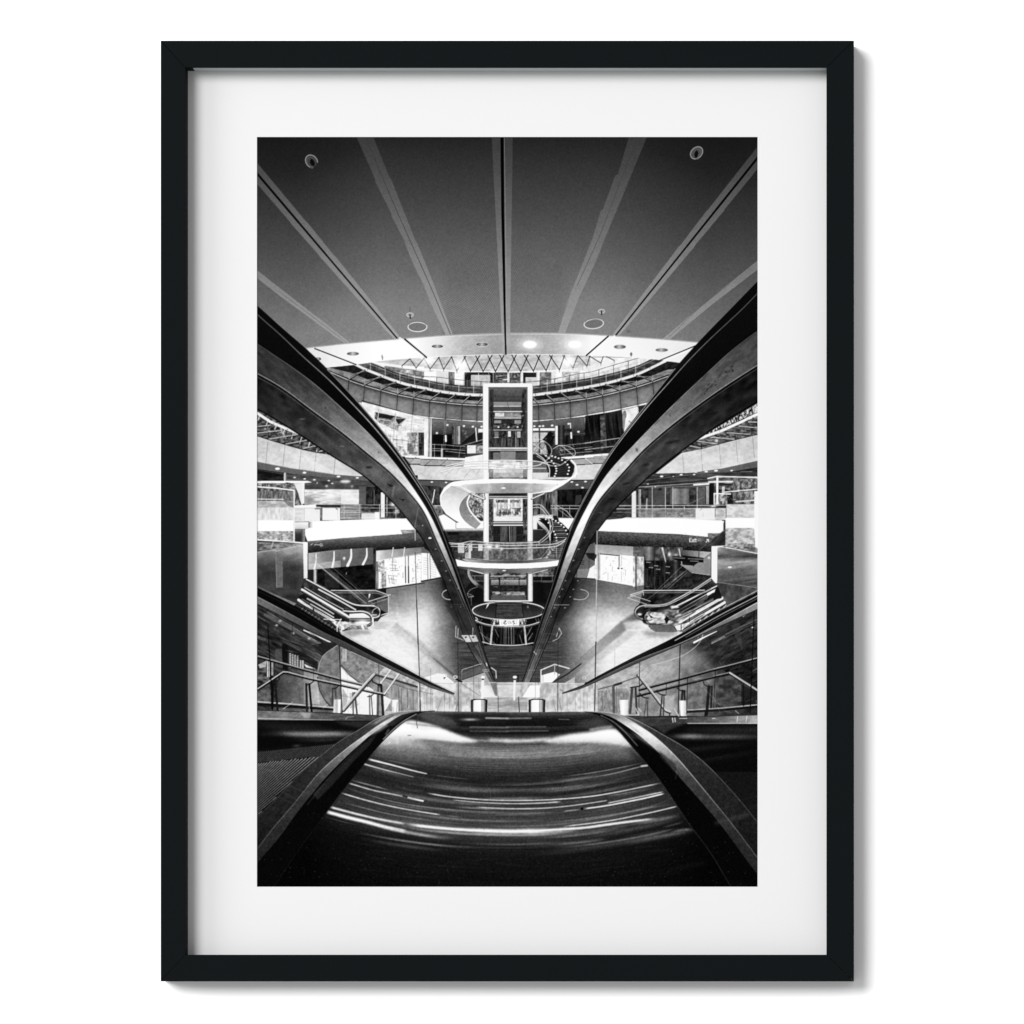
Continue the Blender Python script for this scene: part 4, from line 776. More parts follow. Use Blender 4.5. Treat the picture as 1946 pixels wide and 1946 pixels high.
    clutter(760, 600, 1180, 775, 40, 31, (4, 60, 110), (10, 90), (3, 6), ang=(90, 90, 0), al=.5); clutter(805, 295, 1130, 530, 60, 32, (60, 120, 255, 255), (6, 60), (3, 9), ang=(90, 0, 60), al=.6)
    T(*C2); clutter(760, 1230, 1180, 1610, 110, 33, (6, 60, 120, 190), (8, 60), (3, 7), ang=(90, 0, 0), al=.5); clutter(755, 1770, 1185, 1930, 40, 34, (90, 160, 255), (8, 60), (3, 7), ang=(90, 0), al=.6)
    # white frame of the shaft
    T(*C2)
    P([(683, 893), (1248, 893), (1248, 1990), (1190, 1990), (1190, 940), (745, 940), (745, 1990), (683, 1990)], lin(683, 0, 246, 1248, 0, 246))
    L([(683, 893), (683, 1960)], 4, 150, .8); L([(1249, 893), (1249, 1960)], 5, 60, .6); L([(745, 938), (1190, 938)], 7, 30); L([(746, 938), (746, 1960)], 5, 150, .8); L([(1190, 938), (1190, 1960)], 5, 120, .8)
    T(*D2)
    for x0, x1 in ((688, 750), (1190, 1251)):
        R(x0, -10, x1, 985, lin(x0, 0, 225, x1, 0, 225, (.35, 252), (.7, 246))); L([(x0, 220), (x0, 980)], 4, 100, .7); L([(x1, 220), (x1, 980)], 4, 60, .8); L([(x0 + 40, 230), (x0 + 40, 780)], 3, 170, .7)
def platforms():
    T(*C2)
    P([(455, 1775), (690, 1762), (1250, 1762), (1400, 1790), (1430, 1960), (250, 1960), (300, 1860)], 240, .35)
    for pts in ([(260, 1835), (450, 1792), (750, 1768), (1100, 1772), (1340, 1788), (1445, 1825)], [(230, 1870), (450, 1812), (700, 1800), (1000, 1808), (1250, 1835), (1340, 1818)], [(200, 1900), (420, 1850), (700, 1826), (960, 1850), (1200, 1842)], [(500, 1925), (530, 1875), (700, 1862), (960, 1868), (1200, 1860), (1400, 1860)]):
        L([(x, y + 7) for x, y in pts], 5, 110, .6, sm=True); L(pts, 7, 252, 1, sm=True)
    for x in (330, 400, 530, 640): L([(x - 30, 1925), (x + 15, 1860)], 4, 90, .6)
    T(*D2)
    for a, b in (((250, 40), (300, -20)), ((470, 50), (500, 0)), ((200, 90), (215, 200)), ((225, 90), (240, 160))): L([a, b], 5, 120, .7)
    # upper landing
    P([(350, 140), (500, 120), (750, 110), (1250, 110), (1535, 118), (1480, 195), (1250, 222), (700, 226), (550, 226), (420, 160)], lin(400, 0, 226, 1480, 0, 232, (.2, 178), (.55, 150), (.8, 176)))
    L([(960, 112), (960, 220)], 3, 130, .6); G(740, 170, 50, 60, 225, .5); G(1210, 170, 50, 60, 225, .5); E(918, 165, 26, 9, 252, soft=.5)
    P([(330, 98), (480, 76), (700, 62), (960, 58), (1250, 64), (1560, 76), (1640, 70), (1700, 30), (1755, -20), (1765, 0), (1700, 60), (1600, 130), (1460, 208), (1250, 232), (1230, 225), (1440, 190), (1540, 122), (1250, 112), (960, 109), (750, 112), (500, 122), (360, 146), (260, 200), (215, 260), (222, 360), (300, 450), (420, 520), (500, 590), (500, 600), (360, 530), (260, 460), (200, 360), (193, 250), (240, 160)], 251)
    # sweeping ramp, lit inside and grey underside
    P([(300, 120), (380, 120), (600, 222), (590, 240), (300, 160)], 236)
    oc = cat((D2, [(500, 74), (400, 84), (325, 100), (250, 155), (205, 230), (193, 310), (215, 390), (270, 460), (370, 535), (480, 590), (600, 630)]))
    ic = cat((D2, [(420, 146), (330, 146), (265, 190), (215, 250), (205, 320), (228, 395), (285, 455), (385, 525), (490, 580), (600, 628)]))
    rc = cat((D2, [(535, 230), (475, 280), (432, 340), (416, 400), (430, 470), (470, 530), (530, 585), (600, 628)]))
    kc = cat((D2, [(535, 230), (514, 280), (508, 330), (520, 395), (555, 460), (605, 520), (655, 568)]))
    band(ic, rc, lin(300, 150, 198, 330, 480, 252, (.45, 224))); band(oc, ic, 251)
    P([(320, 142), (535, 230), (480, 290), (420, 250), (290, 190)], lin(300, 150, 198, 330, 480, 252, (.45, 224)))
    L([(215, 258), (262, 195), (322, 143)], 4, 120, .7, sm=True); L([(322, 143), (535, 231)], 4, 90, .8)
    band(rc, kc, lin(420, 400, 120, 600, 560, 150)); P([(600, 628), (655, 568), (560, 470), (520, 540)], lin(420, 400, 120, 600, 560, 150))
    L(rc, .8, 60, .7, raw=True); L([(600, 628), (655, 568)], 5, 60, .8)
    P([(535, 232), (690, 232), (690, 510), (600, 490), (540, 400), (510, 310)], busy(40, 225, 2.4, 3, seed=231, gain=1.7))
    clutter(545, 240, 690, 490, 50, 67, (20, 250, 90), (8, 60), (3, 7), ang=(0, 40, 90, 140), al=.7)
    L([(530, 250), (505, 330), (530, 410), (590, 490), (660, 560)], 20, 246, sm=True); L([(545, 300), (560, 380), (620, 460), (690, 500)], 5, 40, .7, sm=True)
    L([(555, 228), (690, 292)], 22, 60); L([(555, 228), (690, 288)], 15, 240); L([(1375, 225), (1240, 290)], 20, 60); L([(1380, 225), (1242, 286)], 13, 235); L([(700, 225), (710, 295)], 7, 40)
    # lower landing: glass, rails, plate
    P([(320, 790), (1640, 760), (1560, 985), (1400, 1000), (960, 1015), (500, 1000), (380, 975)], busy(60, 160, 4, 5, seed=232), .55)
    for x0, y0, x1, y1, v in ((398, 792, 470, 905, 225), (520, 810, 545, 970, 240), (545, 800, 560, 880, 250), (630, 805, 680, 890, 250), (335, 800, 395, 880, 30), (480, 900, 520, 970, 200), (555, 880, 690, 975, 66), (345, 890, 400, 975, 40)):
        R(x0, y0, x1, y1, v, .85)
    clutter(330, 800, 1540, 970, 150, 35, (20, 60, 150, 210), (6, 50), (3, 7), ang=(90, 90, 0), al=.45)
    for x, y, r in ((760, 835, 34), (845, 830, 26), (895, 860, 18)): G(x, y, r, r, 255, 1)
    P([(900, 905), (1190, 905), (1190, 975), (900, 975)], busy(50, 170, 4, 6, seed=233), .6)
    for pts, w in (([(300, 790), (420, 796), (540, 772), (700, 782), (960, 792), (1200, 788), (1330, 778)], 8), ([(310, 805), (500, 806), (700, 812), (960, 820), (1250, 815), (1500, 800), (1640, 745)], 8), ([(320, 828), (700, 846), (960, 854), (1250, 846), (1520, 826), (1620, 770)], 8), ([(480, 860), (505, 820), (560, 780)], 7), ([(480, 880), (560, 820)], 5)):
        L([(x, y + 7) for x, y in pts], 4, 40, .6, sm=True); L(pts, w, 235, .95, sm=True)
    L([(500, 960), (750, 985), (960, 990), (1200, 985), (1400, 960)], 6, 215, .8, sm=True); L([(520, 790), (522, 960)], 6, 210, .7); L([(1520, 830), (1525, 970)], 6, 200, .8)
    P([(440, 972), (750, 990), (1200, 988), (1440, 970), (1560, 985), (1200, 1026), (750, 1026), (500, 1006)], lin(440, 0, 226, 1500, 0, 140, (.3, 90), (.6, 60)), .9)
    P([(370, 975), (500, 1006), (700, 1021), (960, 1026), (1200, 1021), (1400, 1006), (1565, 985), (1540, 1050), (1400, 1070), (1200, 1082), (960, 1086), (700, 1080), (500, 1066), (392, 1055)], 250)
    P([(392, 1060), (500, 1069), (700, 1083), (960, 1089), (1200, 1085), (1400, 1073), (1530, 1055), (1500, 1075), (1240, 1130), (1190, 1140), (750, 1142), (690, 1142), (520, 1105), (430, 1100)], lin(400, 0, 60, 1500, 0, 76, (.3, 120), (.5, 70), (.74, 130))); E(925, 1106, 22, 7, 250, soft=.4)
    # space under the lower landing
    P([(400, 1075), (520, 1105), (690, 1145), (690, 1320), (640, 1310), (540, 1240), (480, 1320)], busy(26, 52, 8, 8, seed=234)); P([(1250, 1130), (1500, 1080), (1470, 1240), (1250, 1240)], busy(24, 150, 5, 4, seed=235)); P([(1251, 1175), (1480, 1175), (1470, 1235), (1251, 1235)], 12)
    for y in (1165, 1225): L([(555, y), (690, y)], 6, 190, .8); L([(1251, y), (1490, y)], 6, 190, .8)
    for x in (590, 1350, 1475): L([(x, 1165), (x, 1240)], 5, 190, .8)
    L([(520, 1100), (525, 1150), (560, 1215), (620, 1262), (695, 1300)], 26, 150, sm=True); L([(510, 1110), (518, 1165), (560, 1235), (620, 1285), (695, 1318)], 5, 235, sm=True); L([(540, 1100), (690, 1142)], 10, 230); L([(1420, 1095), (1235, 1140)], 9, 220)
    P([(640, 1230), (1360, 1230), (1420, 1480), (520, 1480)], 9, .75, soft=2)
    R(750, 1135, 1196, 1450, 26); R(760, 1135, 1180, 1205, busy(20, 190, 6, 4, seed=236)); L([(770, 1170), (1170, 1165)], 9, 225, .8); L([(850, 1130), (880, 1160), (920, 1135)], 8, 5)
    R(775, 1210, 1180, 1272, lin(0, 1205, 190, 0, 1275, 90)); L([(870, 1190), (875, 1340)], 16, 15); L([(1095, 1200), (1095, 1330)], 9, 20)
    R(800, 1275, 1150, 1350, busy(10, 50, 5, 5, seed=237)); R(790, 1345, 1160, 1390, busy(50, 200, 6, 4, seed=238)); R(775, 1388, 1175, 1445, 84); E(850, 1362, 30, 14, 190); E(1090, 1362, 34, 14, 150)
    clutter(760, 1140, 1180, 1440, 60, 36, (6, 70, 150), (8, 60), (3, 8), ang=(0, 0, 90), al=.45)
    for x0, x1 in ((693, 752), (1194, 1252)):
        R(x0, 1142, x1, 1458, lin(x0, 0, 190, x1, 0, 190, (.4, 250), (.7, 232))); L([(x0, 1145), (x0, 1455)], 5, 40); L([(x1, 1145), (x1, 1455)], 5, 30)
    P([(690, 1142), (760, 1142), (735, 1125), (700, 1120)], 150); P([(1190, 1142), (1255, 1142), (1230, 1120), (1200, 1125)], 140)
    # curved low barriers on the floor
    for pts in ([(620, 1292), (540, 1325), (505, 1375), (520, 1400), (575, 1400)], [(505, 1365), (575, 1400), (520, 1412)]): L(pts, 6, 170, .8, sm=True)
    L([(548, 1400), (552, 1500)], 6, 150, .7)
    L([(290, 1320), (235, 1345), (218, 1385), (250, 1425), (330, 1440)], 9, 215, .9, sm=True); L([(290, 1335), (240, 1355), (228, 1385), (260, 1415)], 4, 60, .7, sm=True)
    L([(1800, 1320), (1870, 1345), (1885, 1385), (1850, 1425), (1800, 1438), (1720, 1430)], 8, 200, .9, sm=True)
def drum():
    T(*D2)
    P([(600, 1620), (1350, 1620), (1330, 1960), (680, 1960)], 8)
    T(*E2)
    P([(600, 240), (1350, 240), (1270, 490), (1180, 505), (960, 520), (790, 512), (680, 480)], busy(2, 26, 3, 10, seed=241))
    for x0, x1, w, v in ((790, 770, 20, 225), (1155, 1175, 20, 225), (925, 925, 7, 120), (945, 943, 6, 160), (975, 975, 7, 110), (1005, 1010, 6, 200), (1030, 1036, 6, 150), (900, 885, 5, 90), (668, 690, 8, 120)):
        L([(x0, 300), (x1, 505)], w, v, .9)
    for a, b in (((650, 370), (780, 500)), ((720, 420), (830, 510)), ((1100, 400), (1130, 500)), ((1240, 310), (1180, 420)), ((1250, 380), (1200, 460)), ((640, 300), (700, 480)), ((1215, 430), (1210, 450)), ((820, 330), (860, 420))): L([a, b], 6, 190, .7)
    clutter(690, 300, 1260, 480, 60, 37, (40, 90, 160), (6, 40), (3, 6), ang=(85, 100, 120), al=.5)
    L([(680, 480), (790, 508), (960, 518), (1100, 515), (1270, 488)], 10, 225, sm=True)
    P([(590, 215), (1350, 215), (1350, 245), (1200, 285), (975, 300), (740, 290), (600, 250)], 12)
    T(*E2)
    P([(770, 215), (1180, 215), (1180, 285), (975, 300), (780, 290)], busy(20, 255, 1.6, 5, seed=242, gain=2.6)); P([(870, 218), (1100, 218), (1095, 292), (870, 296)], 250)
    L([(925, 242), (945, 240), (935, 255), (918, 262), (932, 275), (950, 272)], 7, 20, sm=True); L([(1040, 240), (1022, 245), (1034, 258), (1044, 268), (1028, 276)], 7, 20, sm=True)
    for x, y in ((965, 245), (980, 240), (995, 246), (972, 262), (990, 262), (1005, 258)): L([(x, y), (x + 4, y + 12)], 5, 90, .8)
    L([(900, 238), (898, 280)], 5, 120, .7); L([(1068, 238), (1062, 276)], 5, 120, .7)
    for x in (640, 670, 1280, 1310): L([(x, 220 if x < 1000 else 210), (x + (-25 if x < 1000 else 25), 262)], 5, 170, .8)
    T(*D2)
    E(975, 1562, 410, 100, lin(0, 1460, 14, 0, 1665, 66)); P([(840, 1500), (1130, 1500), (1150, 1655), (820, 1655)], busy(36, 70, 14, 3, seed=243)); L([(845, 1490), (1120, 1490)], 8, 110, .8); L([(840, 1490), (820, 1655)], 8, 10); L([(1125, 1490), (1148, 1650)], 8, 12)
    E(975, 1562, 385, 88, 90, .6, w=7, a0=150, a1=390)
    E(975, 1562, 413, 102, 232, w=13); E(975, 1564, 400, 94, 10, .8, w=6); P([(715, 1545), (735, 1485), (755, 1490)], 240)
    E(1195, 1520, 12, 16, 150, .6)
    L([(590, 1665), (640, 1692), (740, 1722), (975, 1742), (1200, 1730), (1350, 1685)], 9, 240, sm=True); L([(600, 1640), (620, 1660), (600, 1680)], 9, 235, sm=True); L([(600, 1690), (740, 1736), (975, 1757), (1200, 1745), (1330, 1705)], 5, 220, .8, sm=True)
    L([(735, 1452), (1205, 1452)], 13, 235); L([(740, 1465), (1200, 1465)], 5, 20)
A0 = cat((C1, [(-60, -70), (30, 0), (300, 250), (600, 505), (820, 715), (1060, 970), (1250, 1180), (1500, 1480), (1820, 1932)]), (D2, [(150, 420), (240, 640), (330, 900), (400, 1080), (480, 1330), (560, 1560), (665, 1900)]), (E2, [(760, 760), (835, 960), (880, 1080)]))
A1 = cat((C1, [(-60, 20), (40, 120), (300, 340), (520, 560), (750, 760), (900, 900), (1100, 1110), (1300, 1320), (1550, 1620), (1780, 1932)]), (D2, [(122, 430), (218, 660), (312, 920), (384, 1100), (468, 1350), (550, 1580), (650, 1900)]), (E2, [(750, 760), (828, 960)]))
A2 = cat((C1, [(-60, 380), (30, 440), (330, 640), (560, 800), (760, 960), (900, 1090), (1100, 1270), (1300, 1460), (1500, 1680), (1700, 1932)]), (D2, [(0, 330), (100, 500), (190, 700), (290, 940), (378, 1180), (452, 1400), (520, 1580), (640, 1900)]), (E2, [(745, 770), (826, 962)]))
A3 = cat((C1, [(-60, 730), (30, 775), (300, 925), (700, 1225), (1000, 1440), (1300, 1690), (1560, 1900)]), (D1, [(1760, 200), (1932, 410)]), (D2, [(110, 640), (200, 850), (290, 1040), (400, 1290), (480, 1480), (600, 1760)]), (E2, [(650, 560), (740, 790), (824, 965)]))
A4 = cat((C1, [(-60, 1140), (30, 1180), (300, 1340), (600, 1530), (850, 1700), (1230, 1932)]), (D1, [(1400, 150), (1600, 350), (1720, 490), (1830, 620), (1932, 770)]), (D2, [(100, 930), (170, 1070), (230, 1210), (300, 1390), (360, 1540), (440, 1780)]), (E2, [(480, 480), (560, 600), (700, 850), (820, 1090)]))
B0 = cat((tB, [(1960, 1070), (1910, 1120)]), (C3, [(1640, 0), (1250, 400), (1020, 650), (840, 870), (660, 1100), (400, 1430), (200, 1700), (70, 1932)]), (D2, [(1830, 280), (1730, 480), (1640, 720), (1560, 960), (1500, 1160), (1400, 1480), (1290, 1800)]), (E2, [(1210, 700), (1125, 950)]))
B1 = cat((tB, [(1960, 1160), (1910, 1210)]), (C3, [(1780, 0), (1400, 350), (1100, 650), (900, 880), (700, 1100), (430, 1430), (215, 1720), (85, 1932)]), (D2, [(1845, 290), (1742, 490), (1652, 730), (1570, 970), (1508, 1170), (1408, 1490), (1297, 1810)]), (E2, [(1215, 700), (1127, 950)]))
B2 = cat((C3, [(1990, 230), (1905, 290), (1600, 520), (1300, 800), (1000, 1080), (700, 1380), (450, 1640), (180, 1932)]), (D2, [(1850, 415), (1760, 590), (1670, 810), (1600, 1010), (1530, 1235), (1440, 1480), (1325, 1800)]), (E2, [(1230, 700), (1130, 950)]))
B3 = cat((C3, [(1990, 630), (1905, 680), (1500, 940), (1200, 1150), (900, 1380), (600, 1640), (340, 1932)]), (D3, [(150, 220), (0, 440)]), (D2, [(1850, 590), (1760, 800), (1680, 1000), (1600, 1200), (1520, 1390), (1400, 1700)]), (E2, [(1290, 560), (1200, 780), (1135, 955)]))
B4 = cat((C3, [(1990, 1050), (1905, 1100), (1500, 1340), (1250, 1510), (1000, 1690), (690, 1932)]), (D3, [(500, 190), (300, 380), (170, 530), (80, 640), (0, 760)]), (D2, [(1850, 900), (1780, 1050), (1700, 1220), (1600, 1440), (1500, 1660)]), (E2, [(1490, 300), (1380, 560), (1290, 780), (1150, 1080)]))
A0, A1, A2, A3, A4, B0, B1, B2, B3, B4 = [smc(q_) for q_ in (A0, A1, A2, A3, A4, B0, B1, B2, B3, B4)]
def yv(*st):
    ys = [q[0] for q in st]; vs = [q[1] for q in st]
    return lambda X, Y: np.interp(Y, ys, vs).astype(np.float32) + 0 * X
def nz(f, a, sx, sy, rot, sd):
    n = noise(sx, sy, rot, sd)
    return lambda X, Y: np.clip(f(X, Y) + a * (n(X, Y) - .5), 0, 255)
def near_rails():
    T(0, 0, 1)
    for s, (c0, c1, c2, c3, c4) in ((-1, (A0, A1, A2, A3, A4)), (1, (B0, B1, B2, B3, B4))):
        lo = yv((740, 26), (800, 44), (850, 62), (900, 84), (950, 78), (1000, 58), (1060, 44), (1130, 34), (1190, 46), (1260, 84), (1320, 140)) if s < 0 else yv((650, 14), (740, 20), (800, 36), (850, 62), (900, 64), (950, 40), (1000, 34), (1130, 36), (1190, 50), (1260, 90), (1320, 140))
        band(c3, c4, nz(lo, 30, 14, 8, 40 * -s, 301 + s))
        pan = yv((600, 42), (700, 50), (760, 74), (800, 106), (850, 160), (890, 205), (940, 250), (985, 252), (1010, 222), (1045, 180), (1080, 140), (1120, 105), (1160, 74), (1220, 60), (1290, 70)) if s < 0 else yv((560, 44), (640, 62), (720, 82), (780, 108), (830, 158), (880, 205), (930, 235), (985, 252), (1030, 235), (1060, 190), (1100, 130), (1150, 84), (1200, 64), (1290, 70))
        band(c2, c3, nz(pan, 26, 16, 5, 42 * -s, 303 + s))
        band(c0, c2, 9)
        d = cr(c4); L(d, 3.4, 4, .9, raw=True, w2=1.2)
        d3 = cr(c3); L(off(d3, 0, 3.2), 2.6, 4, .95, raw=True, w2=1.0); L(off(d3, 0, .6), 1.4, yv((650, 150), (800, 190), (900, 240), (1060, 200), (1250, 120)), .9, raw=True, w2=.8)
        if s < 0: L(off(d3, -2, 6.2), 1.0, 110, .7, raw=True)
        else: L(off(d3, 1, 6.5), .9, 150, .5, raw=True)
        d1 = cr(c1); L(d1, 2.1, yv((560, 80), (640, 98), (700, 140), (780, 205), (900, 205), (1010, 120), (1100, 90), (1200, 70)), .85, raw=True, w2=.8, soft=.3)
        d2 = cr(c2); L(off(d2, 0, .4), 1.1, yv((640, 70), (760, 190), (850, 230), (1000, 160), (1150, 90)), .7, raw=True, w2=.6)
        d0 = [q for q in cr(c0) if 700 < q[1] < 1010]; L(off(d0, 1.2 * s, 0), 1.2, 225, .75, raw=True); L(off(d0, -1.6 * -s, 1.5), .8, 10, .8, raw=True)
        d0 = [q for q in cr(c0) if 1060 < q[1] < 1296]; L(off(d0, -2.2 * s * -1, 0), 1.0, 100, .6, raw=True)
        # wide dark core of the rubber rail inside the two lips
        band(off(c1, 0, 4), off(c2, 0, -5), yv((600, 14), (760, 8), (1000, 5), (1300, 10)), .6)
    # rail face at the top left catches some light; marks and bolts on the skirt
    T(*C1)
    for x, y, rx, ry, v in ((545, 1298, 34, 8, 110), (995, 1608, 28, 9, 120), (1305, 1850, 38, 14, 14), (808, 1172, 8, 12, 20), (1412, 1680, 7, 10, 40)): E(x, y, rx, ry, v, .7, soft=.6)
    G(900, 1260, 70, 40, 150, .35, rot=40); G(340, 1190, 100, 50, 70, .4); G(760, 1400, 120, 40, 12, .4, rot=25); G(1380, 1900, 80, 60, 130, .4)
    T(*D1)
    P([(1500, 110), (1560, 125), (1590, 150), (1540, 150)], 20, .8); L([(1590, 150), (1570, 260)], 22, 130, .6, soft=1); P([(1640, 285), (1710, 290), (1700, 315)], 18, .8); L([(1500, 170), (1500, 260)], 14, 60, .5, soft=1)
    E(1915, 592, 10, 8, 150)
    L([(1862, 400), (1850, 480), (1826, 600), (1826, 700)], 6, 150, .7)
    T(*D2)
    E(78, 736, 18, 13, 235, soft=.4); E(80, 750, 20, 6, 20, .7)
    for x, y in ((145, 860), (212, 995), (262, 1110), (308, 1216), (1840, 730), (1775, 862), (1716, 990), (1668, 1112), (1624, 1222), (1588, 1318), (1765, 1222), (1715, 1320), (1555, 1405), (1678, 1405), (1500, 1530), (1618, 1530), (1460, 1630), (320, 1520), (430, 1520), (400, 1310)):
        E(x, y, 11, 7, 150, .8, soft=.4)
    E(1840, 730, 26, 14, 60, .6, w=4)
    L([(1490, 1497), (1665, 1497)], 6, 190, .7); L([(300, 1498), (450, 1490)], 5, 110, .5)
    T(*C3)
    for x, y, rx, ry in ((930, 1560, 90, 16), (1400, 1235, 70, 16), (635, 1820, 44, 16), (910, 1255, 8, 14), (530, 1650, 14, 26), (320, 1880, 8, 8)): E(x, y, rx, ry, 16, .55, rot=-12, soft=1.2)
    r = np.random.RandomState(3)
    for i in range(22):
        u = r.rand(); x = 1290 + u * 460; y = 975 - u * 345 + r.randn() * 22
        E(x, y, 6 + 16 * r.rand(), 4 + 6 * r.rand(), 26, .3 + .5 * r.rand(), rot=-40, soft=.5)
    for x, y in ((1310, 800), (1180, 900), (760, 1330), (650, 1420), (990, 1090)): E(x, y, 50, 7, 34, .5, rot=-42, soft=.8)
    T(*D3)
    E(240, 290, 46, 10, 10, .7, rot=-8); E(405, 115, 44, 12, 14, .6, rot=-15); E(115, 445, 22, 8, 90, .4)
    # lower skirt panels through glass
    T(*E2)
    P([(385, 30), (500, 100), (560, 330), (620, 430), (640, 480), (560, 560), (400, 300), (240, 60)], 46, .55); L([(385, 95), (470, 290), (600, 560), (740, 800), (870, 1080)], 6, 10, .9)
    P([(435, 402), (600, 402), (632, 475), (490, 482)], 215, .92); L([(520, 400), (560, 480)], 7, 10); E(488, 426, 12, 9, 30); E(572, 426, 12, 9, 30)
    L([(1560, 60), (1440, 350), (1340, 600), (1240, 850)], 6, 12, .8)
    for a, b in (((375, 300), (370, 420)), ((370, 420), (460, 460)), ((400, 330), (395, 420)), ((1550, 330), (1520, 420)), ((1550, 320), (1580, 380)), ((1580, 380), (1540, 440)), ((1540, 440), (1480, 470))): L([a, b], 8, 215, .85)
    L([(1365, 385), (1520, 390)], 5, 120, .5); L([(1275, 572), (1410, 572)], 6, 150, .5); L([(1265, 590), (1290, 620)], 9, 225, .8); L([(568, 320), (566, 400)], 9, 215, .7)
def low_zone():
    # glass balustrades and lobby floor beyond, left
    T(*E1)
    P([(20, 20), (500, 280), (940, 500), (1400, 715), (1932, 965), (1932, 1330), (20, 1330)], nz(lin(0, 100, 34, 1500, 900, 150, (.35, 44), (.6, 96)), 60, 14, 3, 30, 401))
    P([(20, 20), (500, 290), (820, 480), (640, 560), (20, 330)], busy(18, 70, 20, 3, rot=29, seed=402))
    for a, b, w, v, al in (((120, 170), (740, 500), 34, 110, .7), ((150, 140), (700, 470), 9, 200, .5), ((560, 345), (860, 480), 12, 250, 1), ((600, 350), (820, 485), 6, 30, .8), ((620, 360), (860, 484), 5, 240, .9), ((20, 180), (120, 240), 8, 130, .7), ((20, 350), (560, 520), 5, 130, .5), ((20, 400), (700, 640), 4, 120, .5), ((20, 575), (760, 700), 4, 130, .5), ((30, 420), (110, 450), 30, 110, .6), ((150, 140), (220, 200), 20, 90, .7)): L([a, b], w, v, al)
    for x, y in ((440, 380), (620, 440), (290, 240), (250, 290)): G(x, y, 16, 12, 235, .8)
    P([(640, 520), (830, 480), (960, 500), (760, 640)], 28, .9); L([(640, 520), (770, 620)], 5, 120, .6)
    P([(320, 480), (720, 700), (720, 800), (380, 640)], 22, .9)
    P([(310, 500), (380, 520), (390, 810), (310, 790)], 12, .9); P([(240, 560), (310, 560), (320, 780), (230, 760)], 78, .8)
    P([(380, 600), (640, 740), (640, 800), (380, 790)], 60); 
    for x in (405, 432, 460, 488):
        for y in range(615 + (x - 405) // 3, 770, 17): L([(x - 5, y), (x + 6, y)], 8, 245)
    for x in (515, 540): R(x, 690, x + 18, 790, 190)
    P([(560, 730), (700, 790), (590, 770)], 235)
    P([(270, 850), (340, 830), (730, 930), (830, 1230), (250, 1190)], nz(lin(270, 0, 62, 720, 0, 150, (.4, 96)), 30, 10, 10, 0, 403)); P([(560, 800), (720, 830), (740, 1190), (560, 1180)], lin(560, 0, 150, 740, 0, 205), .8)
    P([(20, 760), (150, 690), (170, 980), (20, 960)], busy(20, 110, 8, 4, seed=404)); P([(40, 740), (140, 690), (130, 760), (60, 780)], 170); R(142, 690, 170, 880, 225); R(155, 690, 162, 880, 20); R(190, 690, 212, 860, 160)
    P([(20, 1040), (170, 960), (190, 1170), (20, 1160)], busy(60, 110, 6, 6, seed=405))
    P([(945, 510), (790, 630), (735, 740), (716, 880), (735, 1010), (790, 1130), (890, 1230), (985, 1240), (985, 500)], busy(96, 136, 8, 8, seed=406)); L([(945, 515), (790, 630), (735, 740), (716, 880)], 9, 190, .7, sm=True); L([(716, 880), (735, 1010), (800, 1140), (880, 1230)], 13, 50, .9, sm=True); L([(940, 560), (945, 650), (985, 720)], 5, 60, .6)
    P([(985, 520), (1480, 760), (1400, 840), (1240, 960), (1060, 800), (985, 720)], busy(110, 165, 6, 6, seed=407)); R(1000, 560, 1050, 700, 205, .8); L([(1020, 560), (1020, 690)], 5, 120); L([(1110, 590), (1320, 680), (1520, 780)], 18, 235, .9); L([(1100, 600), (1500, 790)], 5, 90, .6)
    P([(985, 770), (1060, 860), (1190, 945), (1290, 985), (1390, 1050), (1390, 1310), (1000, 1300), (985, 1150)], 244); L([(985, 745), (1060, 840), (1190, 945)], 14, 60, .9); L([(990, 770), (1080, 870), (1180, 945)], 6, 250, 1)
    P([(1000, 1000), (1060, 1100), (1040, 1260), (1000, 1290)], 120, .5); P([(1080, 1060), (1150, 1060), (1180, 1200), (1090, 1240)], 150, .5)
    P([(1280, 980), (1932, 1000), (1932, 1300), (1480, 1310), (1470, 1080)], nz(lin(1300, 0, 130, 1932, 0, 170), 50, 3, 12, 0, 408)); P([(1470, 1090), (1560, 1140), (1480, 1280)], 240); P([(1480, 1270), (1932, 1262), (1932, 1300), (1480, 1320)], 225, .7)
    R(1568, 1138, 1640, 1280, 246)
    P([(1480, 770), (1932, 960), (1932, 1010), (1400, 860)], busy(140, 215, 6, 4, seed=409))
    for x in (855, 1060, 1190, 1690): L([(x, 880 if x < 1600 else 850), (x + 4, 1290)], 3, 70, .6)
    for x, y0, y1 in ((1640, 1000, 1270), (1672, 1010, 1280), (1740, 1020, 1260), (1805, 1030, 1260), (1860, 1040, 1260)): L([(x, y0), (x + 6, y1)], 12, 90, .6)
    clutter(30, 150, 900, 900, 70, 64, (70, 110, 150, 30), (40, 260), (3, 12), ang=(30, 30, 14, 90), al=.28, soft=.8); clutter(30, 820, 1500, 1260, 100, 65, (60, 110, 190, 230), (20, 160), (3, 8), ang=(-40, 14, 90), al=.28, soft=.6); clutter(1290, 1000, 1930, 1300, 60, 66, (90, 140, 230), (30, 180), (3, 9), ang=(90, 90, 14), al=.4, soft=.6)
    def rail(pts, w, hi=215, lo=22, al=1, sm=False):
        L([(x, y + w * .42) for x, y in pts], w, lo, al, sm=sm); L([(x, y - w * .1) for x, y in pts], w * .5, hi, al, sm=sm)
    rail([(20, 640), (170, 680), (560, 790), (985, 905), (1240, 965)], 26, 160, 16)
    rail([(985, 905), (1240, 965), (1290, 975)], 20, 200, 60); rail([(20, 1165), (400, 1190), (900, 1232)], 34, 190, 12); L([(20, 1200), (900, 1252)], 20, 20, .9)
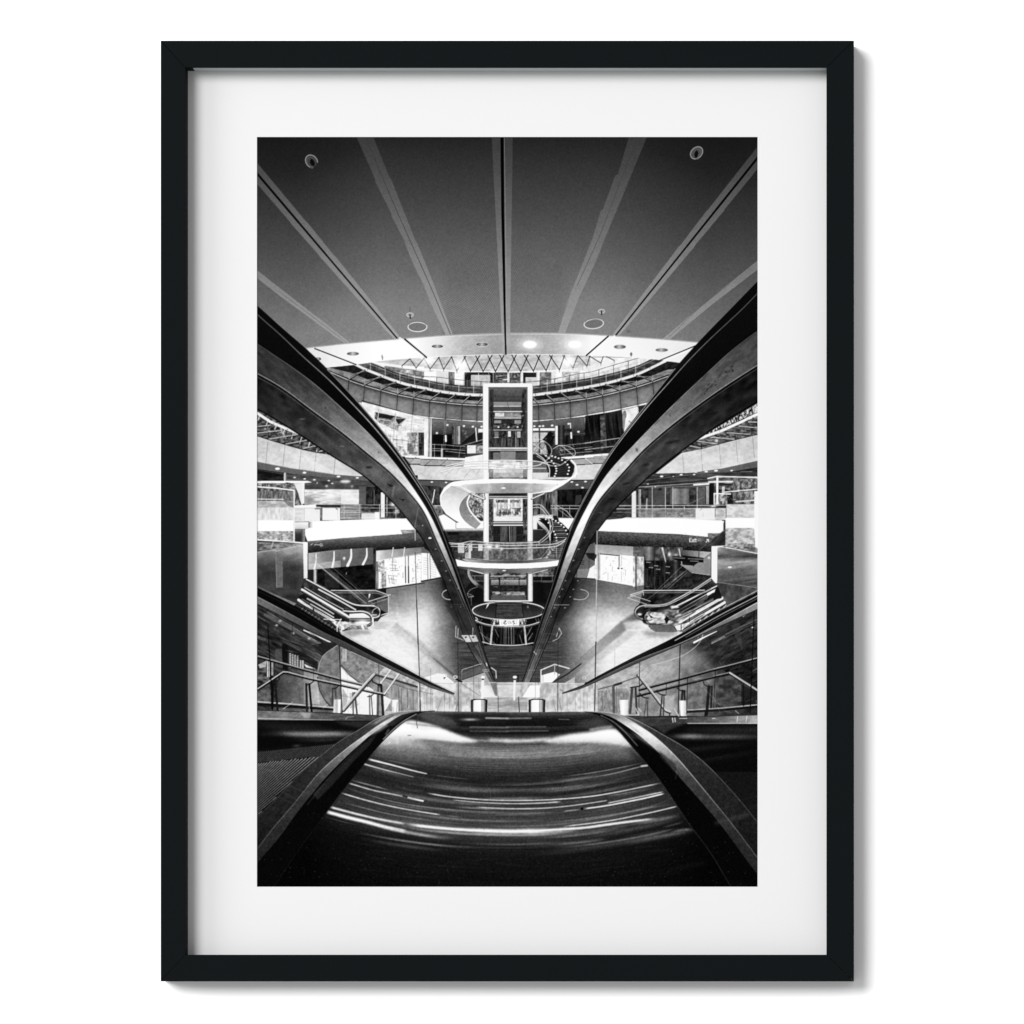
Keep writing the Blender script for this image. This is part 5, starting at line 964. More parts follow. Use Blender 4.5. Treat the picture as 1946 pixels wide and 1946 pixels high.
    for x0, y0, x1, y1, w, v in ((205, 930, 200, 1230, 32, 14), (232, 940, 262, 1262, 26, 24), (588, 960, 597, 1272, 26, 36), (622, 960, 652, 1288, 24, 14), (888, 1010, 886, 1200, 18, 66), (918, 1000, 932, 1200, 16, 70), (1120, 1060, 1124, 1310, 18, 90), (1140, 1060, 1168, 1312, 20, 56), (1308, 1090, 1314, 1318, 16, 110), (1328, 1095, 1346, 1318, 12, 70), (1412, 975, 1402, 1318, 26, 70), (1442, 975, 1466, 1322, 28, 24)):
        L([(x0, y0), (x1, y1)], w, v)
    L([(605, 990), (625, 1270)], 8, 180, .8); L([(1424, 1010), (1432, 1300)], 12, 150, .8)
    for x, y in ((250, 930), (640, 950), (930, 1000), (1330, 1090)): L([(x - 42, y + 14), (x - 5, y + 8), (x + 28, y - 20), (x + 30, y - 50)], 12, 26, .95)
    L([(1335, 900), (1345, 935), (1420, 970)], 14, 20); E(1425, 968, 30, 13, 10)
    rail([(20, 1025), (180, 920), (325, 822), (380, 826), (620, 890), (985, 965), (1390, 1055), (1480, 1072)], 26, 190, 18)
    L([(1375, 855), (1600, 915), (1932, 1015)], 24, 34, .85); L([(1385, 850), (1600, 905)], 6, 120, .7); L([(1580, 960), (1700, 1000), (1932, 1060)], 14, 90, .5)
    L([(1015, 1260), (1370, 850)], 40, 40, .9); L([(1010, 1250), (1200, 1020), (1365, 842)], 26, 186); L([(1003, 1244), (1355, 840)], 7, 235, .9)
    for a, b in (((1440, 945), (1550, 800)), ((1480, 1072), (1650, 835))): L([a, b], 17, 225, .95); L([(a[0] + 9, a[1] + 6), (b[0] + 9, b[1] + 6)], 5, 50, .7)
    P([(905, 1135), (982, 1135), (975, 1295), (895, 1290)], lin(900, 0, 225, 980, 0, 250, (.5, 170), (.7, 252))); 
    for a, b in (((330, 1240), (430, 1170)), ((780, 1230), (830, 1190)), ((1000, 500), (1060, 440)), ((1740, 1250), (1760, 1210))): L([a, b], 8, 235, .6)
    for p, w in (([(150, 300), (170, 640), (190, 1000), (203, 1262)], 12), ([(962, 500), (975, 800), (998, 1300)], 11), ([(430, 270), (432, 420)], 5), ([(668, 640), (672, 930)], 4)): L(p, w, 8, .95)
    L([(1415, 700), (1420, 960)], 6, 30, .9)
    # kerb strip, dark slot, steel deck and comb plate
    P([(20, 1258), (400, 1268), (900, 1290), (1500, 1325), (1600, 1320), (1350, 1400), (20, 1375)], nz(lin(0, 0, 120, 1400, 0, 56, (.25, 128), (.5, 92)), 34, 8, 3, 0, 410)); L([(20, 1258), (900, 1290), (1480, 1326)], 7, 14, .9)
    P([(510, 1275), (640, 1285), (630, 1350), (560, 1345)], 205, .6, soft=1.5); L([(20, 1350), (400, 1362), (900, 1368)], 9, 215, .85, w2=4); L([(1035, 1365), (1060, 1335), (1130, 1332)], 7, 190, .7); L([(410, 1350), (520, 1290)], 5, 200, .5)
    P([(20, 1368), (1400, 1378), (1200, 1470), (700, 1960), (20, 1960)], 10); P([(20, 1400), (180, 1395), (700, 1430), (900, 1480), (300, 1500), (20, 1420)], 40, .6, soft=5); P([(900, 1385), (1350, 1385), (1200, 1460), (1000, 1420)], 48, .7, soft=2)
    G(720, 1532, 400, 34, 150, .9); G(430, 1525, 120, 22, 135, .5); G(900, 1522, 180, 20, 170, .35); P([(20, 1560), (300, 1545), (600, 1640), (20, 1680)], 8, .85, soft=4); G(800, 1600, 260, 22, 70, .5)
    T(*F1)
    cm = [(15, 385), (240, 355), (640, 305), (640, 340), (500, 440), (400, 515), (260, 655), (15, 895)]
    P(cm, 14, .9, soft=1)
    bnd = lambda y: np.interp(y, [300, 340, 440, 515, 655, 895], [660, 640, 500, 400, 260, 15]) - 8
    for i in range(42):
        x0, y0 = 30 + i * 15.5, 398 - i * 1.6
        pts = [(x0 - q * 9, y0 + q * 10.4) for q in range(60)]
        pts = [q for q in pts if 18 < q[0] < bnd(q[1]) and q[1] < 485 - q[0] * .1]
        if len(pts) > 1: L(pts, 6, 84, .8)
    for j in range(39):
        y = 478 + j * 18
        pts = [(22 + q * 10, y - q * (10.6 - j * .12)) for q in range(70)]
        pts = [q for q in pts if q[0] < bnd(q[1]) and q[1] > 480 - q[0] * .1]
        if len(pts) > 1: L(pts, 7.5, lin(0, 440, 130, 0, 700, 84), .95); L(pts[-3:], 9, 120, .4)
    G(320, 350, 26, 12, 90, .5)
def low_mid():
    T(*E2)
    # floor borders running down, near handrails of the side flights
    L([(1800, 730), (1640, 850), (1470, 945)], 14, 24, .85, w2=20)
    P([(-60, 600), (200, 760), (420, 950), (-60, 950)], 200, .5, soft=2)
    P([(0, 890), (170, 838), (240, 850), (378, 960), (355, 1060), (180, 1000), (20, 925)], 246); P([(440, 920), (700, 828), (760, 940), (440, 945)], 200, .8); P([(440, 840), (650, 750), (690, 820), (450, 905)], 92)
    L([(440, 820), (450, 795), (640, 735), (670, 730)], 10, 165); L([(440, 810), (442, 930)], 6, 150, .7)
    P([(1350, 860), (1500, 818), (1565, 850), (1470, 942), (1350, 942)], 250); P([(1350, 800), (1500, 745), (1640, 790), (1560, 850), (1500, 815), (1360, 855)], 72); L([(1345, 940), (1345, 800), (1500, 735), (1665, 782)], 14, 225); L([(1500, 740), (1500, 850)], 9, 190)
    L([(780, 775), (830, 810), (835, 890)], 11, 215); L([(680, 800), (745, 795), (750, 815), (690, 820)], 6, 200, .8); L([(1195, 800), (1275, 805)], 6, 150, .7); L([(720, 720), (730, 750)], 9, 230)
    P([(1590, 960), (1730, 880), (1730, 1000), (1600, 1000)], 206, .8); P([(1560, 980), (1660, 940), (1740, 985), (1700, 1000)], 120, .6)
    # glass front
    P([(-60, 948), (360, 948), (840, 944), (1120, 944), (1990, 955), (1990, 1300), (-60, 1300)], nz(lin(0, 948, 196, 0, 1280, 236, (.45, 200), (.7, 204)), 60, 5, 8, 0, 421), .93)
    clutter(-60, 960, 1990, 1270, 160, 61, (120, 160, 250, 255), (10, 120), (3, 12), ang=(90, 90, 60, 100), al=.35, soft=.6)
    P([(-60, 940), (0, 880), (20, 925), (180, 1000), (355, 1060), (360, 950)], 170, .5); P([(20, 925), (180, 850), (375, 960), (350, 1060)], 238, .8)
    P([(690, 975), (830, 1100), (690, 1112)], 252); P([(840, 965), (1120, 965), (1095, 1112), (870, 1112)], 212); P([(1220, 975), (1330, 975), (1330, 1112), (1130, 1112)], 250); P([(680, 975), (760, 975), (860, 1110), (680, 1112)], 235, .8); P([(1350, 960), (1400, 960), (1350, 1060), (1330, 1060)], 160, .6)
    P([(380, 950), (440, 950), (440, 1280), (380, 1280)], 150, .6); P([(740, 1115), (1190, 1115), (1190, 1280), (740, 1280)], nz(lin(0, 1115, 176, 0, 1280, 190, (.5, 150)), 50, 14, 2, 0, 422), .9)
    P([(740, 880), (820, 1090), (850, 1100), (840, 940)], 90, .7)
    L([(-60, 952), (360, 950)], 4, 110, .7); L([(370, 945), (840, 943), (1120, 943), (1990, 958)], 7, 235, .9); L([(840, 965), (1120, 968)], 5, 90, .7)
    for a, b, w in (((855, 1100), (857, 1275), 8), ((1088, 1110), (1098, 1275), 11), ((575, 560), (578, 1130), 5), ((395, 460), (405, 1270), 9), ((1365, 560), (1368, 930), 4), ((1540, 330), (1535, 1270), 8), ((1278, 580), (1280, 1130), 4), ((85, 780), (90, 1260), 4), ((245, 1000), (245, 1260), 4), ((1310, 840), (1315, 960), 5)): L([a, b], w, 40, .85)
    for x in (10, 40, 105, 300, 1590, 1640, 1735, 1790, 1830, 1870): L([(x, 1060), (x + 4, 1255)], 5, 90, .55)
    L([(430, 950), (640, 1090)], 8, 110, .7); L([(1400, 980), (1350, 1060)], 8, 140, .6); L([(215, 1110), (160, 1270)], 9, 120, .5); L([(410, 1110), (370, 1270)], 14, 100, .5); L([(1545, 1110), (1580, 1270)], 8, 100, .6); L([(1480, 1130), (1510, 1270)], 8, 120, .5)
    L([(-40, 1040), (60, 1065), (130, 1075)], 9, 100, .6); L([(110, 1110), (180, 960)], 14, 230, .6)
    L([(0, 900), (100, 950), (350, 1066)], 20, 24, w2=12); L([(100, 970), (350, 1085)], 5, 200, .7); L([(1932, 945), (1820, 980), (1590, 1064)], 18, 34, w2=12); L([(1600, 1045), (1560, 1020)], 8, 90, .6); L([(1932, 925), (1850, 950)], 14, 20)
    for x, y in ((245, 862), (368, 880)): E(x, y, 20, 14, 240, w=9)
    P([(230, 885), (262, 880), (240, 905)], 20); L([(380, 905), (440, 935)], 18, 14)
    E(1835, 890, 18, 14, 235, w=7); E(1735, 988, 15, 9, 235, w=6); L([(-20, 985), (30, 1000)], 12, 235)
    for x in (683, 1047): L([(x, 885), (x - 6, 1000), (x - 8, 1135)], 30 if x < 900 else 24, 246, .95); E(x, 880, 24, 15, 246); E(x - 1, 906, 15, 9, 20)
    L([(1083, 855), (1083, 935)], 10, 8)
    L([(635, 900), (640, 1060)], 7, 120, .7)
    for x0, x1 in ((545, 735), (1204, 1395)):
        P([(x0, 1140), (x0 + 40, 1130), (x1 - 30, 1130), (x1, 1140), (x1 - 4, 1282), (x0, 1282)], 8)
        P([(x0 + 24, 1148), (x0 + 60, 1140), (x1 - 45, 1140), (x1 - 24, 1148), (x1 - 28, 1300), (x1 - 70, 1314), (x0 + 40, 1308), (x0 + 24, 1296)], lin(x0 + 24, 0, 140, x1 - 24, 0, 110, (.1, 245), (.62, 255), (.72, 150), (.8, 215), (.92, 130)))
    # tall seams of the near glass
    T(*D1); L([(1828, 640), (1832, 760)], 12, 205, .8); L([(1830, 900), (1845, 1400), (1860, 1940)], 8, 40, .9); L([(1838, 900), (1852, 1400)], 4, 190, .5)
    T(*E1); L([(1847, 0), (1862, 400), (1880, 900), (1890, 1280)], 9, 14, .95)
    T(*D3); L([(76, 655), (72, 1200), (62, 1940)], 12, 215, .8); L([(82, 655), (70, 1940)], 3, 60, .7)
    T(*E3); L([(68, 0), (62, 500)], 8, 190, .8); L([(62, 480), (55, 900), (47, 1330)], 11, 14, .95); L([(60, 870), (130, 990)], 9, 215, .6)
def low_right():
    T(*E3)
    P([(-10, 950), (300, 800), (1000, 515), (1920, 80), (1920, 1340), (-10, 1300)], nz(lin(0, 0, 178, 1905, 0, 34, (.25, 158), (.45, 150), (.62, 110), (.8, 62)), 40, 10, 7, -38, 431))
    P([(1000, 540), (1300, 400), (1920, 90), (1920, 700), (1500, 800), (1240, 600)], busy(14, 58, 16, 5, rot=-28, seed=432), .95, soft=10)
    G(700, 830, 330, 110, 205, .65, rot=-20); G(1150, 690, 170, 90, 170, .5, rot=-20); P([(1500, 800), (1920, 690), (1920, 1040), (1620, 860)], busy(8, 44, 8, 3, rot=-20, seed=433))
    P([(1430, 900), (1600, 860), (1920, 1060), (1920, 1220), (1430, 1240)], busy(40, 92, 10, 8, seed=434)); P([(1720, 960), (1920, 1060), (1920, 1210), (1720, 1220)], 22, .8); P([(1110, 900), (1430, 870), (1420, 1230), (1110, 1250)], busy(90, 140, 8, 8, rot=-40, seed=435), .8)
    P([(0, 960), (540, 730), (700, 800), (560, 1010), (0, 1080)], busy(160, 215, 8, 5, rot=-20, seed=436), .7)
    P([(80, 1040), (440, 1000), (430, 1280), (80, 1280)], busy(110, 180, 3, 8, seed=437), .8); P([(560, 1100), (1000, 1060), (1000, 1320), (560, 1330)], busy(120, 168, 8, 10, seed=438), .8)
    P([(840, 1090), (960, 1090), (940, 1260), (860, 1250)], 190, .7, soft=1)
    for i in range(22): L([(300 + i * 62, 1050 - i * 18), (420 + i * 70, 880 - i * 22), (560 + i * 66, 760 - i * 20)], 3, 60, .3, sm=True)
    clutter(100, 900, 1900, 1290, 120, 62, (60, 110, 190, 220), (20, 160), (3, 8), ang=(-40, -20, 90, 20), al=.28, soft=.6); clutter(1250, 150, 1900, 800, 60, 63, (60, 90, 130), (40, 260), (3, 14), ang=(-27, -27, 60), al=.3, soft=.8)
    for pts, w, v, al in (([(1190, 280), (1220, 340), (1228, 440)], 8, 170, .6), ([(1270, 330), (1280, 400), (1240, 490), (1150, 575), (1040, 640), (900, 690), (680, 750)], 10, 205, .7), ([(600, 830), (640, 800), (690, 830)], 8, 205, .6)): L(pts, w, v, al, sm=True)
    L([(1182, 486), (1300, 425), (1440, 358)], 22, 250, w2=8); L([(1390, 488), (1525, 418)], 26, 120, .9); L([(1380, 500), (1500, 440)], 5, 190, .7); L([(1545, 392), (1730, 300), (1920, 215)], 20, 96, .85); L([(1520, 440), (1920, 240)], 5, 170, .6); L([(1740, 190), (1820, 130)], 9, 225, .8)
    P([(1610, 290), (1700, 260), (1740, 620), (1840, 700), (1760, 640), (1650, 420)], 78, .45); L([(1800, 330), (1850, 420)], 4, 150, .6); L([(1790, 250), (1920, 350)], 4, 160, .6); G(1850, 315, 14, 8, 250, 1); L([(1720, 380), (1790, 330)], 22, 100, .5)
    L([(1850, 810), (1920, 770)], 12, 96, .8); L([(1300, 505), (1400, 500)], 5, 150, .5)
    def rail(pts, w, hi=215, lo=22, al=1):
        L([(x, y + w * .42) for x, y in pts], w, lo, al); L([(x, y - w * .2) for x, y in pts], w * .45, hi, al)
    rail([(1920, 662), (1640, 735), (1400, 795)], 26, 160, 16); rail([(1400, 795), (1000, 905), (560, 1020)], 24, 130, 18); 
    rail([(1400, 875), (1590, 832)], 24, 150, 14); rail([(1400, 878), (1000, 975), (540, 1090)], 22, 90, 20); L([(1590, 838), (1920, 1050)], 34, 30); L([(1588, 830), (1920, 1040)], 19, 200)
    rail([(1110, 1262), (1500, 1240), (1920, 1200)], 30, 176, 16); L([(1110, 1275), (1500, 1262)], 18, 30, .9)
    L([(540, 860), (700, 1060), (860, 1268), (905, 1285)], 32, 30, .9); L([(548, 855), (700, 1045), (860, 1255), (910, 1275)], 22, 200); L([(20, 1040), (260, 975), (530, 880)], 16, 84, .7); L([(270, 975), (350, 950)], 26, 30, .85)
    for x0, y0, x1, y1, w, v in ((1352, 990, 1325, 1310, 34, 22), (1384, 990, 1376, 1225, 26, 34), (1050, 1035, 1042, 1150, 24, 24), (1072, 1035, 1075, 1150, 20, 20), (818, 1085, 795, 1335, 16, 40), (840, 1085, 832, 1335, 12, 50), (640, 1130, 612, 1338, 12, 90), (650, 1150, 652, 1338, 12, 60), (262, 985, 268, 1290, 30, 80), (300, 1000, 296, 1290, 10, 110), (475, 1010, 452, 1290, 30, 60), (515, 1010, 528, 1290, 24, 44), (130, 1040, 140, 1270, 7, 90), (1745, 960, 1745, 1210, 10, 14), (900, 1290, 906, 1332, 18, 60), (1312, 1280, 1308, 1325, 20, 16)):
        L([(x0, y0), (x1, y1)], w, v, .92)
    for x, y in ((1350, 985), (1050, 1035), (822, 1080), (630, 1115)): L([(x + 30, y + 6), (x - 18, y), (x - 55, y - 22), (x - 62, y - 50)], 13, 26, .9)
    L([(460, 1000), (560, 985), (590, 960)], 16, 26, .9); L([(410, 985), (455, 1060)], 9, 225, .7)
    P([(328, 1140), (432, 1140), (426, 1312), (345, 1312)], lin(330, 0, 225, 430, 0, 220, (.4, 255))); P([(1010, 1148), (1090, 1148), (1098, 1325), (1030, 1325)], lin(1010, 0, 200, 1095, 0, 190, (.3, 255), (.6, 240)))
    for p, w in (([(1024, 515), (1015, 800), (1000, 1300)], 12), ([(1868, 110), (1845, 700), (1820, 1300)], 12), ([(1108, 890), (1097, 1300)], 8), ([(1425, 812), (1405, 1230)], 8), ([(562, 715), (552, 1240)], 7), ([(867, 950), (862, 1090)], 6), ([(278, 560), (275, 860)], 3)): L(p, w, 12, .9)
    for a, b in (((515, 1235), (550, 1310)), ((545, 1230), (580, 1275)), ((955, 1240), (1010, 1330)), ((1200, 910), (1560, 1290)), ((1400, 1095), (1480, 1290)), ((1655, 1265), (1690, 1295)), ((60, 1220), (85, 1275))): L([a, b], 11 if b[0] < 1100 or a[0] > 1600 else 4, 225, .8 if b[0] < 1100 else .5)
    # kerb strip and steel deck
    P([(330, 1322), (900, 1335), (1400, 1325), (1920, 1310), (1920, 1412), (1100, 1408), (700, 1440)], nz(lin(400, 0, 64, 1905, 0, 172, (.4, 56), (.75, 110)), 30, 10, 3, 0, 439)); L([(600, 1335), (1200, 1335), (1920, 1312)], 7, 16, .8); L([(1110, 1408), (1920, 1408)], 9, 225, .9)
    for a, b in (((935, 1350), (942, 1395)), ((962, 1350), (968, 1390)), ((1015, 1352), (1100, 1352)), ((1390, 1352), (1425, 1352)), ((1680, 1330), (1670, 1395)), ((1785, 1325), (1775, 1390))): L([a, b], 13 if a[0] < 1000 else 9, 235, .8)
    P([(700, 1440), (1100, 1415), (1920, 1415), (1920, 1960), (1340, 1960), (1000, 1640), (820, 1530)], 9); P([(650, 1400), (1100, 1405), (900, 1480), (840, 1530)], 56, .8, soft=2)
    G(1150, 1556, 150, 26, 170, .8); G(1500, 1560, 420, 30, 110, .7); G(1700, 1490, 400, 40, 40, .7); P([(1100, 1460), (1920, 1440), (1920, 1500), (1100, 1500)], 42, .5, soft=4)
    G(1300, 1690, 400, 30, 34, .6, rot=-6); G(1500, 1800, 400, 30, 26, .5, rot=-10)
def bottom():
    T(0, 0, 1)
    cx = 962.0
    TOPC = cat((F1, [(-60, 560), (22, 470), (400, 300), (800, 140), (1100, 88), (1370, 84), (1932, 93)]), (F2, [(0, 93), (565, 88), (900, 110), (1060, 180), (1600, 420), (2000, 700)]))
    def deck(X, Y):
        k = np.interp(Y, [1353, 1400, 1440, 1490, 1560, 1700], [.00004, .00022, .0005, .0006, .0004, .00035])
        q = (X - cx) ** 2
        yc = Y + k * q
        v = np.interp(yc, [1353, 1356, 1361, 1368, 1380, 1384, 1388, 1392, 1398, 1403, 1408, 1414, 1425, 1440.5, 1443, 1450, 1460, 1470, 1492, 1503, 1515, 1530, 1555, 1574, 1594, 1606, 1630, 1690],
                      [96, 70, 46, 26, 18, 42, 30, 18, 40, 74, 126, 74, 118, 140, 92, 78, 62, 46, 28, 46, 36, 50, 58, 66, 46, 30, 19, 12])
        g = noise(60, 1.3, 0, 501); h = noise(1.6, 1.6, 0, 502)
        v = v * (1 + .35 * (g(X * 1.0, yc) - .5)) + 9 * (h(X, Y) - .5)
        side = np.clip(1 - ((np.abs(X - cx) - 0) / 420) ** 4, .35, 1)
        return (v * side).astype(np.float32)
    T(*F1)
    deckpoly = cat((F1, [(100, 1440), (330, 1150), (500, 920), (650, 715), (800, 530), (900, 400), (1000, 290), (1080, 215), (1160, 150), (1240, 105), (1300, 90), (1370, 86), (1932, 94)]), (F2, [(0, 94), (565, 90), (640, 98), (720, 125), (800, 180), (870, 250), (950, 345), (1050, 460), (1140, 570), (1260, 740), (1400, 950), (1550, 1150), (1700, 1400), (1730, 1450)]))
    P(deckpoly, deck, raw=True)
    # bright sheet reflections left and right under the crest
    T(*F1)
    P([(960, 330), (1060, 225), (1165, 160), (1300, 180), (1420, 215), (1560, 270), (1700, 318), (1560, 325), (1300, 300), (1150, 318), (1000, 345)], 255, 1, sm=True, soft=2.2)
    P([(940, 340), (1150, 300), (1500, 330), (1800, 370), (1600, 440), (1300, 470), (1050, 430), (900, 420)], 120, .75, soft=9); G(1100, 320, 220, 40, 210, .75, rot=4)
    P([(1180, 165), (1300, 175), (1420, 210), (1300, 235), (1200, 215)], 236, .8, soft=2); L([(1160, 178), (1400, 205)], 8, 70, .6, soft=1.2)
    L([(1240, 215), (1232, 170), (1262, 100)], 6, 60, .8); L([(1168, 270), (1190, 272)], 7, 110, .8)
    P([(1270, 300), (1400, 370), (1500, 440), (1520, 470), (1380, 400)], 50, .45, soft=4)
    P([(1380, 130), (1560, 105), (1932, 100), (1932, 130), (1560, 175), (1440, 160)], 26, .8, soft=3)
    G(1640, 150, 60, 9, 175, .9); L([(1760, 138), (1932, 142)], 9, 205, .9, soft=.8)
    P([(1250, 105), (1340, 95), (1500, 140), (1560, 200), (1400, 200), (1270, 150)], 88, .7, soft=3)
    for y, v in ((207, 150), (238, 120)): L([(1640, y), (1932, y + 3)], 8, v, .7, soft=1)
    L([(1800, 305), (1932, 312)], 22, 225, .8, soft=2); 
    for y in (375, 390, 404, 418, 432): L([(1480, y - 12), (1932, y)], 4, 140, .4)
    T(*F2)
    for y, v, x1 in ((142, 205, 190), (207, 150, 300), (238, 120, 320)): L([(0, y), (x1, y - 2)], 8, v, .8, soft=.9)
    P([(0, 150), (300, 145), (500, 150), (300, 200), (0, 200)], 16, .6, soft=3); L([(400, 148), (480, 150)], 5, 150, .6)
    L([(0, 312), (150, 312), (330, 296)], 22, 225, .85, soft=2, sm=True)
    P([(280, 318), (420, 275), (620, 245), (830, 222), (900, 285), (955, 350), (760, 335), (560, 328), (400, 335)], 255, 1, sm=True, soft=2.4); L([(640, 228), (720, 212), (800, 205)], 16, 205, .8, soft=1.6); P([(500, 180), (720, 130), (800, 190), (620, 215)], 84, .6, soft=4)
    P([(350, 330), (950, 345), (1010, 420), (900, 455), (600, 420), (330, 400)], 118, .75, soft=9); P([(930, 360), (1020, 440), (980, 450), (930, 400)], 40, .6, soft=3)
    for y in (375, 390, 404, 418, 432): L([(0, y), (260, y - 4), (420, y - 16)], 4, 140, .4, sm=True)
    L([(420, 430), (520, 370), (620, 330)], 8, 60, .5, soft=1.5)
    T(*F1)
    # long light streaks
    def stk(pts, w, v=240, al=.95, soft=.5, w2=None): L(pts, w, v, al, sm=True, soft=soft, w2=w2, fade=.28 if (v < 200 or soft >= 1.3) else .05)
    stk([(860, 450), (1040, 495), (1210, 540), (1320, 565)], 14, 240, .95, w2=7); stk([(1320, 565), (1500, 590), (1650, 606)], 5, 110, .7); stk([(960, 448), (1120, 482), (1250, 510)], 7, 120, .7)
    stk([(820, 485), (980, 530), (1100, 560), (1220, 590)], 12, 215, .9, w2=5); stk([(820, 500), (1000, 550), (1200, 600)], 12, 110, .7, soft=1.5); stk([(1250, 600), (1500, 650), (1932, 690)], 16, 70, .6, soft=3)
    stk([(730, 610), (880, 650), (1030, 688)], 8, 170, .85); stk([(710, 632), (900, 688), (1080, 725), (1280, 770)], 9, 225); L([(1158, 742), (1282, 770)], 12, 250); L([(1132, 732), (1158, 740)], 16, 10)
    stk([(690, 665), (900, 735), (1100, 785), (1330, 820), (1600, 845), (1900, 862)], 6, 150, .8); stk([(655, 708), (850, 765), (1060, 815), (1250, 850), (1420, 876)], 9, 225); stk([(1450, 880), (1580, 895)], 5, 130, .8)
    stk([(610, 770), (800, 815), (1000, 865), (1250, 905), (1450, 930)], 6, 140, .8)
    stk([(570, 815), (760, 865), (930, 905), (1150, 945)], 15, 238, .95, soft=.8); stk([(900, 900), (1150, 940), (1350, 968), (1550, 985), (1950, 1000)], 18, 170, .6, soft=1.5); stk([(1150, 948), (1400, 975), (1600, 990), (1932, 1001), (2132, 998), (2330, 986), (2520, 973), (2680, 951), (2870, 926), (3070, 905)], 20, 254, .97, soft=1, w2=16); stk([(1500, 990), (1932, 1003), (2250, 990)], 34, 254, .7, soft=1.4)
    stk([(1000, 935), (1250, 985), (1500, 1012), (1700, 1024), (1932, 1030), (2160, 1028), (2350, 1014), (2490, 992)], 15, 215, .75, soft=1.3, w2=12); stk([(1500, 1002), (1932, 1018)], 4, 90, .7)
    stk([(540, 850), (700, 893), (860, 932), (1000, 970), (1160, 1005)], 24, 255, 1, soft=1.2); stk([(1000, 975), (1250, 1025), (1480, 1058)], 22, 205, .8, soft=1.6, w2=14); stk([(520, 885), (640, 920), (780, 955)], 5, 90, .7); G(1450, 1050, 80, 14, 90, .6)
    stk([(1305, 708), (1440, 732), (1600, 750), (1780, 762), (1932, 766), (2130, 765), (2340, 755), (2560, 735), (2720, 710), (2920, 670), (3100, 632)], 9, 235, .92); stk([(1500, 762), (1700, 780), (1932, 790), (2130, 788), (2340, 776)], 6, 225, .85, w2=11); stk([(1672, 817), (1932, 829), (2180, 826), (2380, 810), (2630, 775), (2690, 765)], 10, 222, .9, w2=6); stk([(1300, 640), (1640, 678), (1932, 686), (2180, 682), (2380, 668), (2590, 640)], 15, 130, .6, soft=2.2); stk([(1050, 650), (1200, 688), (1300, 700)], 12, 90, .6, soft=2)
    for y in (500, 518, 534): stk([(1460, y - 15), (1700, y), (1900, y + 4)], 4, 110, .45)
    E(1640, 740, 158, 150, 120, .4, w=4, a0=-40, a1=60); E(1640, 740, 158, 110, 90, .35, w=4, a0=150, a1=240)
    T(*F2)
    stk([(100, 1012), (300, 1008), (560, 992)], 20, 252, .8, soft=1.6, w2=8)
    stk([(950, 945), (1150, 915), (1330, 878)], 22, 140, .75, soft=2); stk([(430, 965), (760, 925), (1000, 880), (1190, 838), (1305, 810)], 9, 225, .9); stk([(430, 945), (760, 890), (1000, 842), (1280, 790)], 6, 150, .75)
    pass
    stk([(420, 850), (570, 834)], 8, 190, .8); E(577, 830, 10, 12, 8); stk([(590, 830), (750, 808), (900, 780), (1060, 748), (1210, 712)], 11, 245); stk([(770, 787), (950, 752), (1200, 700)], 9, 230, .9); stk([(750, 735), (900, 712), (1030, 685)], 6, 150, .7)
    stk([(250, 682), (450, 668), (660, 640)], 8, 150, .6, soft=1); stk([(430, 585), (640, 558), (850, 520), (1050, 478)], 7, 150, .8); stk([(560, 605), (800, 565), (960, 525), (1080, 495)], 8, 170, .85); stk([(380, 660), (700, 600), (1100, 545)], 26, 80, .6, soft=4)
    L([(1030, 505), (1075, 500)], 14, 235, .8, soft=.6)
    stk([(150, 1090), (350, 1100), (600, 1080), (800, 1052)], 26, 80, .7, soft=3); stk([(150, 1185), (500, 1145), (800, 1100), (1100, 1050), (1350, 1010), (1430, 995)], 18, 95, .7, soft=3.2, w2=26); stk([(300, 1150), (700, 1096), (1100, 1036), (1400, 1000)], 8, 110, .5, soft=1.4); stk([(900, 1082), (1200, 1034), (1430, 1002)], 7, 120, .5, soft=1); stk([(700, 1010), (1000, 965), (1350, 905)], 12, 60, .6, soft=2)
    stk([(1250, 1008), (1350, 990), (1430, 990)], 14, 165, .7, soft=1.5); stk([(1150, 1330), (1400, 1260), (1560, 1235)], 16, 36, .5, soft=3)
    for y in (530, 545): stk([(0, y), (300, y - 4), (470, y - 14)], 4, 110, .5)
    T(*F1)
    r = np.random.RandomState(21)
    for i in range(80):
        yc = 455 + 560 * r.rand() ** 1.0; xa = r.rand() * 3000 + 700; xb = xa + 300 + 900 * r.rand()
        kk = np.interp(yc, [450, 700, 1000], [.000150, .000122, .000100])
        pts = [(x, yc + 170 - kk * (x - 1918) ** 2 * .92) for x in np.linspace(xa, xb, 7)]
        pts = [q for q in pts if np.interp(q[1], [450, 700, 900, 1150], [880, 680, 520, 340]) < q[0] < 1915 + np.interp(q[1], [450, 740, 950, 1150], [1040, 1240, 1390, 1540])]
        if len(pts) > 2: L(pts, 4 + 14 * r.rand() ** 2, 80 + 110 * r.rand(), .55, sm=True, soft=.5 + 1.8 * r.rand(), fade=.35)
    T(*F1)
    for o, v_ in ((0, 180), (8, 120), (16, 150), (44, 110), (58, 90)): stk([(840 - o * .4, 462 + o), (1000, 505 + o), (1180, 545 + o), (1340, 575 + o * .9)], 5, v_, .5, soft=.5, w2=2)
    for o in (0, 14, 30, 70, 96): stk([(720 - o * .5, 640 + o), (900, 690 + o), (1100, 735 + o), (1300, 768 + o * .9)], 4, 120, .45, soft=.8)
    T(*F2)
    for o in (0, 12, 26, 60, 84, 120): stk([(500, 600 + o), (800, 552 + o), (1080 + o * .7, 496 + o * .9)], 5, 110, .4, soft=.9)
    # curved side rails and skirts in front
    T(0, 0, 1)
